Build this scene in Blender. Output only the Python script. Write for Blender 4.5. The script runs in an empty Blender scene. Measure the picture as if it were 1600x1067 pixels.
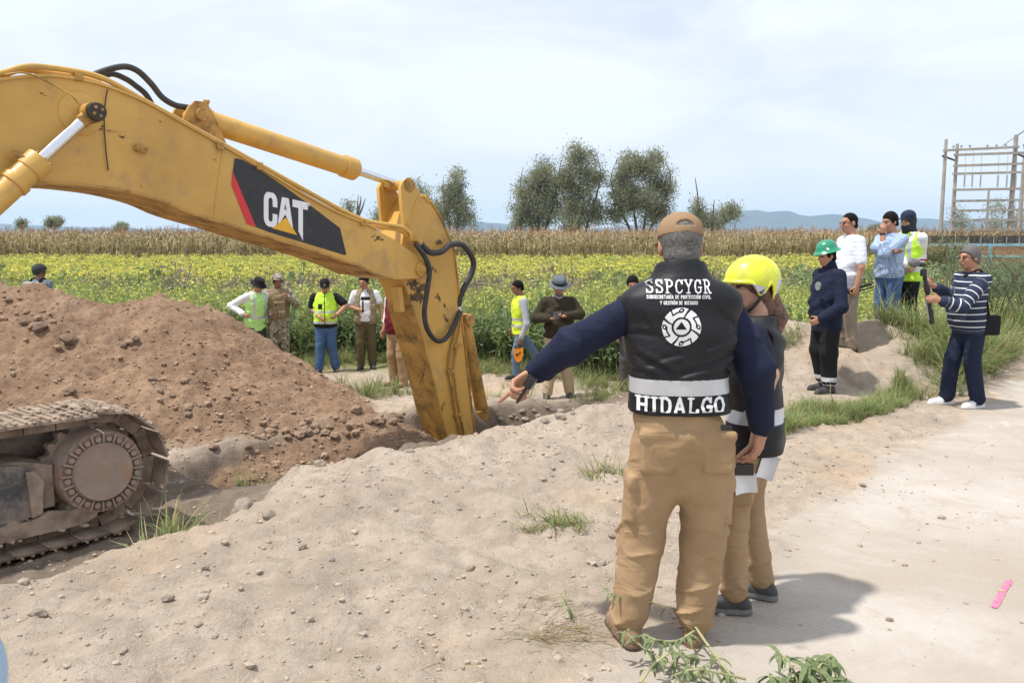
import bpy, bmesh, math, random, time
import numpy as np
from mathutils import Vector, Matrix
from mathutils.bvhtree import BVHTree
T0 = time.time()
random.seed(7)
R = math.radians
scene = bpy.context.scene
COL = scene.collection

# ---------------------------------------------------------------- camera
FPX, CAMH, HORIZ = 1300.0, 1.66, 377.0
PITCH = math.atan((533.5 - HORIZ) / FPX)
cam_d = bpy.data.cameras.new('camera')
cam_d.sensor_width = 36.0
cam_d.lens = 36.0 * FPX / 1600.0
cam_d.clip_start = 0.05
cam_d.clip_end = 60000
cam = bpy.data.objects.new('camera', cam_d)
COL.objects.link(cam)
cam.location = (0, 0, CAMH)
cam.rotation_euler = (math.pi / 2 - PITCH, 0, 0)
scene.camera = cam

# ---------------------------------------------------------------- sky and sun
SUN_EL = R(68)
SUN_AZ = math.atan2(-0.90, -0.30)          # where the sun stands, clockwise from +Y
world = bpy.data.worlds.new('World')
scene.world = world
world.use_nodes = True
nt = world.node_tree
for n in list(nt.nodes):
    nt.nodes.remove(n)
w_out = nt.nodes.new('ShaderNodeOutputWorld')
w_bg = nt.nodes.new('ShaderNodeBackground')
w_bg.inputs['Strength'].default_value = 0.10
sky = nt.nodes.new('ShaderNodeTexSky')
sky.sky_type = 'NISHITA'
sky.sun_disc = False
sky.sun_elevation = SUN_EL
sky.sun_rotation = SUN_AZ
sky.altitude = 2200
sky.air_density = 1.0
sky.dust_density = 1.2
sky.ozone_density = 1.2
tc = nt.nodes.new('ShaderNodeTexCoord')
mp = nt.nodes.new('ShaderNodeMapping')
mp.inputs['Scale'].default_value = (1.3, 1.3, 4.0)
nz = nt.nodes.new('ShaderNodeTexNoise')
nz.inputs['Scale'].default_value = 2.3
nz.inputs['Detail'].default_value = 7
nz.inputs['Roughness'].default_value = 0.55
nz.inputs['Distortion'].default_value = 0.5
rmp = nt.nodes.new('ShaderNodeValToRGB')
rmp.color_ramp.elements[0].position = 0.34
rmp.color_ramp.elements[0].color = (0.72, 0.72, 0.72, 1)
rmp.color_ramp.elements[1].position = 0.60
rmp.color_ramp.elements[1].color = (1, 1, 1, 1)
mixw = nt.nodes.new('ShaderNodeMix')
mixw.data_type = 'RGBA'
mixw.inputs['B'].default_value = (7.75, 8.1, 8.8, 1)
nt.links.new(tc.outputs['Generated'], mp.inputs['Vector'])
nt.links.new(mp.outputs['Vector'], nz.inputs['Vector'])
nt.links.new(nz.outputs['Fac'], rmp.inputs['Fac'])
nt.links.new(rmp.outputs['Color'], mixw.inputs['Factor'])
nt.links.new(sky.outputs['Color'], mixw.inputs['A'])
nt.links.new(mixw.outputs['Result'], w_bg.inputs['Color'])
nt.links.new(w_bg.outputs['Background'], w_out.inputs['Surface'])

sun_d = bpy.data.lights.new('sun', 'SUN')
sun_d.energy = 3.8
sun_d.angle = R(2.2)
sun_d.color = (1.0, 0.95, 0.87)
sun = bpy.data.objects.new('sun', sun_d)
COL.objects.link(sun)
sv = Vector((math.sin(SUN_AZ) * math.cos(SUN_EL), math.cos(SUN_AZ) * math.cos(SUN_EL), math.sin(SUN_EL)))
sun.rotation_euler = sv.to_track_quat('Z', 'Y').to_euler()
sun.location = sv * 60

vs = scene.view_settings
vs.view_transform = 'Standard'
vs.look = 'None'
vs.gamma = 1.0
vs.exposure = 0.38
vs.use_curve_mapping = False
scene.cycles.use_denoising = True
scene.cycles.max_bounces = 6
scene.cycles.diffuse_bounces = 3
scene.cycles.glossy_bounces = 3
scene.cycles.transparent_max_bounces = 6
scene.cycles.volume_bounces = 1
scene.cycles.sample_clamp_indirect = 6.0

# ---------------------------------------------------------------- pixel helpers (photo pixel + real distance -> place)
CP, SP = math.cos(PITCH), math.sin(PITCH)
def at(px, py, Y):
    a = (px - 800) / FPX; b = (533.5 - py) / FPX
    s = Y / (CP + b * SP)
    return Vector((a * s, Y, CAMH + (-SP + b * CP) * s))
def gp(px, py, z=0.0):
    a = (px - 800) / FPX; b = (533.5 - py) / FPX
    s = (z - CAMH) / (-SP + b * CP)
    return Vector((a * s, (CP + b * SP) * s, z))
def on_plane(px, py, n, c):
    """where the view ray of a photo pixel meets the vertical plane p.n = c"""
    a = (px - 800) / FPX; b = (533.5 - py) / FPX
    d = Vector((a, CP + b * SP, -SP + b * CP))
    o = Vector((0, 0, CAMH))
    s = (c - o.dot(n)) / d.dot(n)
    return o + d * s

# ---------------------------------------------------------------- materials
MATS = {}
def material(name, col, rough=0.8, var=0.18, scale=6.0, bump=0.0, bscale=60.0, metal=0.0, spec=0.5, hue=None, detail=5,
             transl=0.0, coat=0.0, wr=0.0, dirt=None, dirt_amt=0.0, dirt_scale=3.0, coords='Object'):
    """principled surface whose colour wanders between a darker and a lighter tone; optional fine relief, dirt and light
    passing through (thin leaves)"""
    if name in MATS:
        return MATS[name]
    m = bpy.data.materials.new(name)
    m.use_nodes = True
    t = m.node_tree
    b = t.nodes['Principled BSDF']
    out = t.nodes['Material Output']
    b.inputs['Roughness'].default_value = rough
    b.inputs['Metallic'].default_value = metal
    b.inputs['Specular IOR Level'].default_value = spec
    b.inputs['Coat Weight'].default_value = coat
    c = t.nodes.new('ShaderNodeTexCoord')
    n = t.nodes.new('ShaderNodeTexNoise')
    n.inputs['Scale'].default_value = scale
    n.inputs['Detail'].default_value = detail
    n.inputs['Roughness'].default_value = 0.6
    t.links.new(c.outputs[coords], n.inputs['Vector'])
    mx = t.nodes.new('ShaderNodeMix'); mx.data_type = 'RGBA'
    h2 = hue or col
    mx.inputs['A'].default_value = (*[v * (1 - var) for v in col], 1)
    mx.inputs['B'].default_value = (*[min(1, v * (1 + var)) for v in h2], 1)
    mr = t.nodes.new('ShaderNodeMapRange')
    mr.inputs['From Min'].default_value = 0.32; mr.inputs['From Max'].default_value = 0.68
    t.links.new(n.outputs['Fac'], mr.inputs['Value'])
    t.links.new(mr.outputs['Result'], mx.inputs['Factor'])
    colsock = mx.outputs['Result']
    if dirt is not None:
        n2 = t.nodes.new('ShaderNodeTexNoise'); n2.inputs['Scale'].default_value = dirt_scale; n2.inputs['Detail'].default_value = 8
        n2.inputs['Roughness'].default_value = 0.7
        t.links.new(c.outputs[coords], n2.inputs['Vector'])
        m2 = t.nodes.new('ShaderNodeMapRange')
        m2.inputs['From Min'].default_value = 0.62 - 0.3 * dirt_amt; m2.inputs['From Max'].default_value = 0.78 - 0.22 * dirt_amt
        t.links.new(n2.outputs['Fac'], m2.inputs['Value'])
        x2 = t.nodes.new('ShaderNodeMix'); x2.data_type = 'RGBA'
        x2.inputs['B'].default_value = (*dirt, 1)
        t.links.new(m2.outputs['Result'], x2.inputs['Factor'])
        t.links.new(colsock, x2.inputs['A'])
        colsock = x2.outputs['Result']
        rr = t.nodes.new('ShaderNodeMapRange')
        rr.inputs['To Min'].default_value = rough; rr.inputs['To Max'].default_value = 0.95
        t.links.new(m2.outputs['Result'], rr.inputs['Value'])
        t.links.new(rr.outputs['Result'], b.inputs['Roughness'])
    t.links.new(colsock, b.inputs['Base Color'])
    if bump:
        nb = t.nodes.new('ShaderNodeTexNoise'); nb.inputs['Scale'].default_value = bscale; nb.inputs['Detail'].default_value = 5
        t.links.new(c.outputs[coords], nb.inputs['Vector'])
        bp = t.nodes.new('ShaderNodeBump'); bp.inputs['Strength'].default_value = min(1.0, bump)
        bp.inputs['Distance'].default_value = 0.01 if bscale > 30 else 0.03
        t.links.new(nb.outputs['Fac'], bp.inputs['Height'])
        t.links.new(bp.outputs['Normal'], b.inputs['Normal'])
    if wr:        # soft creases of cloth
        nw = t.nodes.new('ShaderNodeTexNoise'); nw.inputs['Scale'].default_value = 8; nw.inputs['Detail'].default_value = 2; nw.inputs['Distortion'].default_value = 0.7
        mpw = t.nodes.new('ShaderNodeMapping'); mpw.inputs['Scale'].default_value = (1.0, 1.0, 1.7); mpw.inputs['Rotation'].default_value = (.4, .5, .2)
        t.links.new(c.outputs[coords], mpw.inputs['Vector']); t.links.new(mpw.outputs['Vector'], nw.inputs['Vector'])
        bw = t.nodes.new('ShaderNodeBump'); bw.inputs['Strength'].default_value = min(1.0, wr); bw.inputs['Distance'].default_value = 0.035
        t.links.new(nw.outputs['Fac'], bw.inputs['Height'])
        if bump: t.links.new(bp.outputs['Normal'], bw.inputs['Normal'])
        t.links.new(bw.outputs['Normal'], b.inputs['Normal'])
    if transl:
        tr = t.nodes.new('ShaderNodeBsdfTranslucent')
        t.links.new(colsock, tr.inputs['Color'])
        ms = t.nodes.new('ShaderNodeMixShader'); ms.inputs['Fac'].default_value = transl
        t.links.new(b.outputs['BSDF'], ms.inputs[1]); t.links.new(tr.outputs['BSDF'], ms.inputs[2])
        t.links.new(ms.outputs['Shader'], out.inputs['Surface'])
    MATS[name] = m
    return m

# ---------------------------------------------------------------- object helpers
def tag(o, label=None, cat=None, group=None, kind=None):
    if label: o['label'] = label
    if cat: o['category'] = cat
    if group: o['group'] = group
    if kind: o['kind'] = kind
    return o
def empty(name, loc=(0, 0, 0), rz=0.0):
    o = bpy.data.objects.new(name, None)
    o.empty_display_size = 0.2
    COL.objects.link(o)
    o.location = loc; o.rotation_euler = (0, 0, rz)
    return o
def link(name, me, mats, parent=None):
    o = bpy.data.objects.new(name, me)
    COL.objects.link(o)
    if mats is not None and not me.materials:
        for m in (mats if isinstance(mats, (list, tuple)) else [mats]):
            me.materials.append(m)
    if parent is not None:
        o.parent = parent
    return o
def mesh_np(name, V, Fq=None, Ft=None, mi=None, smooth=True):
    """mesh from numpy arrays: quads Fq (n,4) and triangles Ft (m,3), material index per face (quads first)"""
    me = bpy.data.meshes.new(name)
    V = np.asarray(V, dtype=np.float32)
    nq = 0 if Fq is None else len(Fq); ntri = 0 if Ft is None else len(Ft)
    loops = []
    if nq: loops.append(np.asarray(Fq, dtype=np.int32).ravel())
    if ntri: loops.append(np.asarray(Ft, dtype=np.int32).ravel())
    L = np.concatenate(loops)
    me.vertices.add(len(V)); me.vertices.foreach_set('co', V.ravel())
    me.loops.add(len(L)); me.loops.foreach_set('vertex_index', L)
    st = np.concatenate([np.arange(nq) * 4, nq * 4 + np.arange(ntri) * 3]).astype(np.int32)
    me.polygons.add(nq + ntri)
    me.polygons.foreach_set('loop_start', st)
    if mi is not None: me.polygons.foreach_set('material_index', np.asarray(mi, dtype=np.int32))
    me.polygons.foreach_set('use_smooth', np.full(nq + ntri, smooth, dtype=bool))
    me.update(calc_edges=True)
    return me
def bm_obj(name, bm, mats, parent=None, smooth=False, bevel=0.0, seg=2):
    if bevel:
        es = [e for e in bm.edges if len(e.link_faces) == 2 and e.calc_face_angle(0) > 0.6]
        bmesh.ops.bevel(bm, geom=es, offset=bevel, segments=seg, affect='EDGES', profile=0.7, clamp_overlap=True)
    me = bpy.data.meshes.new(name)
    bmesh.ops.recalc_face_normals(bm, faces=bm.faces)
    bm.to_mesh(me); bm.free()
    if smooth:
        me.polygons.foreach_set('use_smooth', np.ones(len(me.polygons), dtype=bool))
        try:
            me.set_sharp_from_angle(angle=R(40))
        except Exception:
            pass
    return link(name, me, mats, parent)
def add_box(bm, c, s, M=None):
    r = bmesh.ops.create_cube(bm, size=1.0)['verts']
    mt = Matrix.Translation(c) @ (M.to_4x4() if M is not None else Matrix.Identity(4)) @ Matrix.Diagonal((*s, 1))
    bmesh.ops.transform(bm, matrix=mt, verts=r)
    return r
def frame(z):
    z = Vector(z).normalized()
    x = z.orthogonal().normalized() if abs(z.z) > 0.99 else Vector((0, 0, 1)).cross(z).normalized()
    y = z.cross(x)
    return Matrix((x, y, z)).transposed()
def add_cyl(bm, a, b, r1, r2=None, seg=20, caps=True):
    a = Vector(a); b = Vector(b); r2 = r1 if r2 is None else r2
    d = b - a
    v = bmesh.ops.create_cone(bm, cap_ends=caps, segments=seg, radius1=r1, radius2=r2, depth=d.length)['verts']
    bmesh.ops.transform(bm, matrix=Matrix.Translation((a + b) / 2) @ frame(d).to_4x4(), verts=v)
    return v
def add_lathe(bm, prof, seg=24, M=None):
    """profile [(r, z)...] turned round z"""
    rings = []
    for r, z in prof:
        rings.append([bm.verts.new((r * math.cos(2 * math.pi * k / seg), r * math.sin(2 * math.pi * k / seg), z)) for k in range(seg)])
    for p, q in zip(rings, rings[1:]):
        for k in range(seg):
            bm.faces.new((p[k], p[(k + 1) % seg], q[(k + 1) % seg], q[k]))
    if prof[0][0] > 1e-4: bm.faces.new(list(reversed(rings[0])))
    if prof[-1][0] > 1e-4: bm.faces.new(rings[-1])
    vs_ = [v for r_ in rings for v in r_]
    if M is not None: bmesh.ops.transform(bm, matrix=M, verts=vs_)
    bmesh.ops.remove_doubles(bm, verts=[v for v in vs_ if v.is_valid], dist=1e-5)
    return vs_
def smooth_path(pts, n=8):
    """Catmull-Rom through pts"""
    P = [Vector(p) for p in pts]
    P = [P[0] * 2 - P[1]] + P + [P[-1] * 2 - P[-2]]
    out = []
    for i in range(1, len(P) - 2):
        for k in range(n):
            t = k / n
            a, b, c, d = P[i - 1], P[i], P[i + 1], P[i + 2]
            out.append(0.5 * ((2 * b) + (c - a) * t + (2 * a - 5 * b + 4 * c - d) * t * t + (3 * b - a - 3 * c + d) * t ** 3))
    out.append(P[-2].copy())
    return out
def add_tube(bm, pts, r, seg=10, caps=True):
    """tube along pts; r a number or one per point"""
    n = len(pts); rs = r if isinstance(r, (list, tuple)) else [r] * n
    rings = []; up = None
    for i, p in enumerate(pts):
        d = (Vector(pts[min(i + 1, n - 1)]) - Vector(pts[max(i - 1, 0)]))
        if d.length < 1e-9: d = Vector((0, 0, 1))
        d.normalize()
        if up is None: up = d.orthogonal().normalized()
        up = (up - d * up.dot(d))
        up = up.normalized() if up.length > 1e-6 else d.orthogonal().normalized()
        s = d.cross(up)
        rings.append([bm.verts.new(Vector(p) + (up * math.cos(2 * math.pi * k / seg) + s * math.sin(2 * math.pi * k / seg)) * rs[i]) for k in range(seg)])
    for a, b in zip(rings, rings[1:]):
        for k in range(seg):
            bm.faces.new((a[k], a[(k + 1) % seg], b[(k + 1) % seg], b[k]))
    if caps:
        bm.faces.new(list(reversed(rings[0]))); bm.faces.new(rings[-1])
def add_prism(bm, poly, off):
    """polygon (list of points in space) thickened by the vector off"""
    off = Vector(off)
    a = [bm.verts.new(Vector(p)) for p in poly]; b = [bm.verts.new(Vector(p) + off) for p in poly]
    n = len(poly)
    bm.faces.new(a); bm.faces.new(list(reversed(b)))
    for i in range(n):
        bm.faces.new((a[i], b[i], b[(i + 1) % n], a[(i + 1) % n]))

# ---------------------------------------------------------------- noise (numpy)
def _hash(i, j, seed):
    h = (i * 374761393 + j * 668265263 + seed * 1442695041) & 0xffffffff
    h = ((h ^ (h >> 13)) * 1274126177) & 0xffffffff
    return ((h ^ (h >> 16)) & 0xffff) / 65535.0
def vnoise(x, y, seed=0):
    xi = np.floor(x).astype(np.int64); yi = np.floor(y).astype(np.int64)
    fx = x - xi; fy = y - yi
    fx = fx * fx * (3 - 2 * fx); fy = fy * fy * (3 - 2 * fy)
    a = _hash(xi, yi, seed); b = _hash(xi + 1, yi, seed); c = _hash(xi, yi + 1, seed); d = _hash(xi + 1, yi + 1, seed)
    return (a + (b - a) * fx) * (1 - fy) + (c + (d - c) * fx) * fy - 0.5
def fbm(x, y, f, o=4, seed=0, gain=0.5):
    s = 0; a = 1.0
    for k in range(o):
        s = s + a * vnoise(x * f + 17.3 * k, y * f - 9.1 * k, seed + k)
        f *= 2.03; a *= gain
    return s
def sstep(a, b, x):
    t = np.clip((x - a) / (b - a), 0, 1)
    return t * t * (3 - 2 * t)
def polydist(x, y, pts, vals=None):
    """distance to a polyline, the side (left +), and a value blended along it"""
    best = np.full(x.shape, 1e9); sd = np.zeros(x.shape); val = np.zeros(x.shape); along = np.zeros(x.shape)
    acc = 0
    for i in range(len(pts) - 1):
        ax, ay = pts[i][:2]; bx, by = pts[i + 1][:2]
        dx, dy = bx - ax, by - ay; L2 = dx * dx + dy * dy
        t = np.clip(((x - ax) * dx + (y - ay) * dy) / L2, 0, 1)
        d = np.hypot(x - ax - t * dx, y - ay - t * dy)
        m = d < best
        best = np.where(m, d, best)
        sd = np.where(m, np.sign(dx * (y - ay) - dy * (x - ax)), sd)
        along = np.where(m, acc + t * math.sqrt(L2), along)
        if vals is not None: val = np.where(m, vals[i] + (vals[i + 1] - vals[i]) * t, val)
        acc += math.sqrt(L2)
    return best, sd, val, along
# ================================================================ the ground
# where each person stands: x, y, z of the ground under them (from the photo: foot pixel and ground level)
FEET = dict(
    hero=gp(1042, 1003, 0.0), woman=gp(1166, 944, 0.0), striped=gp(1507, 634, 0.0), green=gp(1286, 612, 0.02),
    white=gp(1320, 551, 0.30), plaid=Vector((4.93, 10.9, 0.33)), hood=Vector((5.32, 11.25, 0.33)), grayhat=gp(872, 622, -0.55),
    tool=gp(812, 594, -0.55), hidden=gp(985, 611, -0.55), maroon=gp(622, 603, -0.55), polo=gp(573, 577, -0.60),
    cap=gp(511, 582, -0.60), soldier=gp(438, 574, -0.60), bucket=gp(402, 577, -0.60), scout=Vector((-8.27, 14.6, -0.42)))
BDIR = Vector((0.66, 0.7513, 0)).normalized()          # the way the boom and the tracks point
BNRM = Vector((BDIR.y, -BDIR.x, 0))                    # towards the camera side
HUB = at(163, 738, 5.7)                                # centre of the final drive, outer face
CREST = [(-9, -7), (-4.2, 1.0), (-2.53, 3.95), (-2.06, 4.75), (-1.7, 5.25), (-1.31, 5.52), (-.76, 6.04), (-.31, 6.6), (.29, 7.44),
         (1.14, 8.12), (2.2, 9.0), (3.2, 9.75), (4.8, 10.3), (6.6, 11.3), (8.4, 13.0), (12.5, 18.5), (30, 40), (400, 480)]
CRV = [0, 0, .0, .04, .07, .06, .08, .03, .0, .02, .06, .1, .16, .2, .2, .15, 0, 0]
TRENCH = [(-3.5, 6.95), (-2.85, 7.5), (-2.1, 8.35), (-1.15, 9.55), (-.5, 10.1), (.35, 10.45), (1.2, 10.7)]
TRV = [0.1, .55, .95, 1.1, 1.1, .6, .08]
MOUND = [at(*p) for p in [(-330, 455, 10.0), (-120, 428, 10.3), (0, 440, 10.3), (60, 447, 10.3), (112, 462, 10.3), (165, 486, 10.4), (205, 471, 10.6), (252, 462, 10.7),
                          (290, 478, 10.8), (350, 528, 10.6), (420, 574, 10.3), (520, 627, 10.0), (596, 656, 9.9)]]
HUMP = [(2.9, 9.95, .36), (3.4, 10.25, .62), (4.0, 10.4, .64), (4.6, 10.45, .66), (5.1, 10.8, .48)]
CONC = [gp(*p) for p in [(850, 1100), (930, 1040), (1030, 985), (1130, 905), (1250, 825), (1390, 705), (1480, 660), (1600, 598), (1700, 570)]]
CONC = [(-1.2, 0.5), (-.2, 2.2)] + [(p.x, p.y) for p in CONC] + [(30, 38), (400, 470)]

def smax(a, b, k):
    h = np.clip(0.5 + 0.5 * (a - b) / k, 0, 1)
    return b + (a - b) * h + k * h * (1 - h)
def ground_parts(x, y):
    x = np.asarray(x, dtype=float); y = np.asarray(y, dtype=float)
    d, sd, cv, al = polydist(x, y, CREST, CRV)
    s = d * sd + 0.12 * fbm(x, y, 1.3, 3, 5)
    z = -0.55 * sstep(0.02, 1.2, s)
    z = z + cv * np.exp(-(s / 0.62) ** 2) * (1 + 0.8 * fbm(al, al * 0, 1.7, 3, 3))
    near = 1 - sstep(14, 24, np.hypot(x, y))
    # spoil tipped along the edge: low swells towards the road
    z = z + near * 0.10 * sstep(-2.2, -0.3, s) * sstep(1.0, -0.2, s) * (fbm(x, y, 0.9, 4, 21) + 0.08)
    td, _, tv, _ = polydist(x, y, TRENCH, TRV)
    tn = td + 0.14 * fbm(x, y, 2.1, 3, 9)
    z = z - tv * (1 - sstep(0.30, 0.68, tn))
    # spoil rim along the trench
    z = z + 0.10 * np.exp(-((tn - 0.85) / 0.22) ** 2) * (tv > .1) * (0.6 + 1.2 * fbm(x, y, 2.5, 3, 31))
    # the pad the excavator stands on
    hx, hy = HUB.x, HUB.y
    u = (x - hx) * BDIR.x + (y - hy) * BDIR.y; v = (x - hx) * BNRM.x + (y - hy) * BNRM.y
    pad = (1 - sstep(0.7, 1.5, np.maximum(np.abs(u + 2.0) - 2.4, 0) + np.maximum(np.abs(v + 1.4) - 1.45, 0)))
    z = z * (1 - pad) + (HUB.z - 0.50) * pad
    lump = fbm(x, y, 1.1, 4, 41)
    m = np.full(x.shape, -3.0)
    for p, q in zip(MOUND, MOUND[1:]):
        dx, dy = q.x - p.x, q.y - p.y
        t = np.clip(((x - p.x) * dx + (y - p.y) * dy) / (dx * dx + dy * dy), 0, 1)
        dd = np.hypot(x - p.x - t * dx, y - p.y - t * dy)
        m = smax(m, p.z + (q.z - p.z) * t - 0.60 * (np.sqrt(dd * dd + .04) - .2), .10)
    m = m - .05 + 0.15 * lump * sstep(-.3, .4, 0.9 - m)
    red = sstep(-0.10, 0.12, m - z)
    z = smax(m, z, 0.07)
    hd, _, hz, _ = polydist(x, y, [p[:2] for p in HUMP], [p[2] for p in HUMP])
    hm = hz - 0.50 * np.maximum(np.sqrt(hd * hd + 0.03) - 0.17, 0) ** 1.0 + 0.14 * fbm(x, y, 1.8, 3, 55)
    hump = sstep(-0.12, 0.08, hm - z)
    z = smax(hm, z, 0.12)
    cd, cs, _, _ = polydist(x, y, CONC)
    c = -cd * cs + 0.35 * fbm(x, y, 1.5, 4, 61)
    conc = sstep(-0.25, 0.30, c)
    rough = near * (1 - conc * 0.93)
    z = z + rough * (0.058 * fbm(x, y, 2.4, 4, 71, .55) + 0.034 * fbm(x, y, 9, 3, 75, .65))
    z = z + red * near * (0.085 * np.abs(fbm(x, y, 4.0, 3, 81)) + 0.05 * fbm(x, y, 13, 2, 83))
    z = z + (1 - red) * near * (1 - conc) * 0.045 * np.abs(fbm(x, y, 5.0, 4, 91, .6))
    z = z + sstep(14, 30, np.hypot(x, y)) * 0.05 * fbm(x, y, 0.2, 3, 95)
    for p in FEET.values():
        w = np.exp(-((x - p.x) ** 2 + (y - p.y) ** 2) / 0.30 ** 2 * 0.9)
        w = np.clip(w * 1.6, 0, 1)
        z = z * (1 - w) + p.z * w
    return z, s, red, conc, hump, tn
def ground_z(x, y):
    return ground_parts(np.array([x]), np.array([y]))[0][0]

def axis(fine0, fine1, step, lo, hi, g=1.09):
    a = list(np.arange(fine0, fine1 + 1e-6, step))
    st = step; v = a[-1]; up = []
    while v < hi:
        st *= g; v += st; up.append(v)
    st = step; v = a[0]; dn = []
    while v > lo:
        st *= g; v -= st; dn.append(v)
    return np.array(dn[::-1] + a + up)
gx = axis(-5.6, 5.6, 0.032, -9000, 9000, 1.12)
gy = axis(2.75, 10.8, 0.032, -300, 12000, 1.11)
GX, GY = np.meshgrid(gx, gy)
gz, gs, gred, gconc, ghump, gtn = ground_parts(GX.ravel(), GY.ravel())
nx_, ny_ = len(gx), len(gy)
idx = np.arange(nx_ * ny_).reshape(ny_, nx_)
Fq = np.stack([idx[:-1, :-1], idx[:-1, 1:], idx[1:, 1:], idx[1:, :-1]], -1).reshape(-1, 4)
gme = mesh_np('ground', np.stack([GX.ravel(), GY.ravel(), gz], -1), Fq)
fieldm = sstep(1.4, 3.0, gs) * sstep(13.2, 14.8, GY.ravel() + 0.10 * GX.ravel() * (GX.ravel() < 0))
_, _s2, _, _, _, _tn = gz, gs, gred, gconc, ghump, gtn
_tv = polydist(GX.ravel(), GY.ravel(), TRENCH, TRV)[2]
dark_soil = np.maximum((1 - sstep(.55, .95, gtn)) * (_tv > .03), sstep(.35, .8, gs) * (1 - sstep(1.9, 2.6, gs)) * (GX.ravel() < -.6) * (GY.ravel() < 9) * .9)
for nm, arr in (('conc', gconc), ('red', gred), ('field', fieldm), ('dark_soil', dark_soil)):
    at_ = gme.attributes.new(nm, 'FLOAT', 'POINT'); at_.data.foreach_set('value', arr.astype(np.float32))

def ground_material():
    m = bpy.data.materials.new('dry_soil_and_concrete'); m.use_nodes = True
    t = m.node_tree; N = t.nodes; Lk = t.links
    b = N['Principled BSDF']; b.inputs['Roughness'].default_value = 0.95; b.inputs['Specular IOR Level'].default_value = 0.15
    g = N.new('ShaderNodeNewGeometry')
    def noise(scale, det=6, ro=0.6, dist=0.0):
        n = N.new('ShaderNodeTexNoise'); n.inputs['Scale'].default_value = scale; n.inputs['Detail'].default_value = det
        n.inputs['Roughness'].default_value = ro; n.inputs['Distortion'].default_value = dist
        Lk.new(g.outputs['Position'], n.inputs['Vector']); return n.outputs['Fac']
    def rng(s, a, b_, c=0.0, d=1.0):
        r = N.new('ShaderNodeMapRange'); r.inputs[1].default_value = a; r.inputs[2].default_value = b_; r.inputs[3].default_value = c; r.inputs[4].default_value = d
        Lk.new(s, r.inputs[0]); return r.outputs[0]
    def mix(f, A, B):
        x = N.new('ShaderNodeMix'); x.data_type = 'RGBA'
        if hasattr(f, 'links'): Lk.new(f, x.inputs['Factor'])
        else: x.inputs['Factor'].default_value = f
        for nm, v in (('A', A), ('B', B)):
            if isinstance(v, tuple): x.inputs[nm].default_value = (*v, 1)
            else: Lk.new(v, x.inputs[nm])
        return x.outputs['Result']
    def attr(nm):
        a = N.new('ShaderNodeAttribute'); a.attribute_name = nm; return a.outputs['Fac']
    def mth(op, a, b_):
        x = N.new('ShaderNodeMath'); x.operation = op
        for i, v in enumerate((a, b_)):
            if hasattr(v, 'links'): Lk.new(v, x.inputs[i])
            else: x.inputs[i].default_value = v
        return x.outputs[0]
    soil = mix(rng(noise(1.1), .35, .65), (.465, .382, .304), (.55, .46, .372))
    soil = mix(rng(noise(7, 8, .7), .40, .70), soil, (.365, .295, .23))
    soil = mix(mth('MULTIPLY', rng(noise(0.8, 7, .6, .8), .52, .66), .6), soil, (.325, .265, .21))
    soil = mix(mth('MULTIPLY', rng(noise(0.55, 4), .54, .66), .65), soil, (.52, .38, .26))       # patches of orange subsoil
    soil = mix(mth('MULTIPLY', rng(noise(30, 6, .75), .60, .74), .6), soil, (.24, .19, .15))
    redc = mix(rng(noise(1.6, 6), .35, .65), (.27, .175, .115), (.39, .265, .178))
    redc = mix(rng(noise(14, 8, .75), .46, .72), redc, (.165, .105, .07))
    redc = mix(mth('MULTIPLY', rng(noise(5, 5), .58, .72), .7), redc, (.40, .275, .185))
    con = mix(rng(noise(0.9, 8, .65), .36, .66), (.395, .352, .302), (.495, .455, .405))
    con = mix(mth('MULTIPLY', rng(noise(2.6, 8, .7, .6), .56, .70), .8), con, (.36, .30, .24))   # dust dragged over the slab
    con = mix(mth('MULTIPLY', rng(noise(1.7, 8, .7, .8), .60, .70), .7), con, (.58, .555, .515))  # worn pale patches
    con = mix(mth('MULTIPLY', rng(noise(0.75, 7, .65, 1.2), .46, .62), .75), con, (.375, .318, .258))
    con = mix(mth('MULTIPLY', rng(noise(11, 8, .8), .56, .72), .55), con, (.33, .285, .235))
    con = mix(mth('MULTIPLY', rng(noise(45, 4, .8), .62, .72), .6), con, (.25, .21, .17))
    fld = mix(rng(noise(0.8, 8), .4, .62), (.26, .24, .13), (.22, .24, .10))
    soil = mix(mth('MULTIPLY', attr('dark_soil'), rng(noise(2.2, 6), .25, .6, .75, 1.0)), soil, mix(rng(noise(6, 7, .7), .35, .65), (.150, .115, .088), (.225, .178, .138)))   # darker soil along the trench and behind the crest
    c = mix(attr('red'), soil, redc)
    c = mix(rng(mth('ADD', attr('conc'), mth('MULTIPLY', mth('SUBTRACT', noise(3.5, 8, .7), .5), 1.2)), .38, .66), c, con)
    c = mix(attr('field'), c, fld)
    Lk.new(c, b.inputs['Base Color'])
    # fine relief: grains and crumbs, with a broomed slab under the dust
    h1 = noise(55, 5, .7); h2 = noise(190, 3, .7); h3 = noise(14, 6, .7)
    hs = mth('ADD', mth('ADD', mth('MULTIPLY', h1, 1.0), mth('MULTIPLY', h2, .35)), mth('MULTIPLY', h3, 1.6))
    wv = N.new('ShaderNodeTexWave'); wv.inputs['Scale'].default_value = 14; wv.inputs['Distortion'].default_value = 0.6; wv.inputs['Detail'].default_value = 2
    mp_ = N.new('ShaderNodeMapping'); mp_.inputs['Rotation'].default_value = (0, 0, R(62)); Lk.new(g.outputs['Position'], mp_.inputs['Vector']); Lk.new(mp_.outputs['Vector'], wv.inputs['Vector'])
    hc = mth('ADD', mth('MULTIPLY', wv.outputs['Fac'], .10), mth('MULTIPLY', h1, .35))
    hm = N.new('ShaderNodeMix'); hm.data_type = 'FLOAT'
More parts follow.
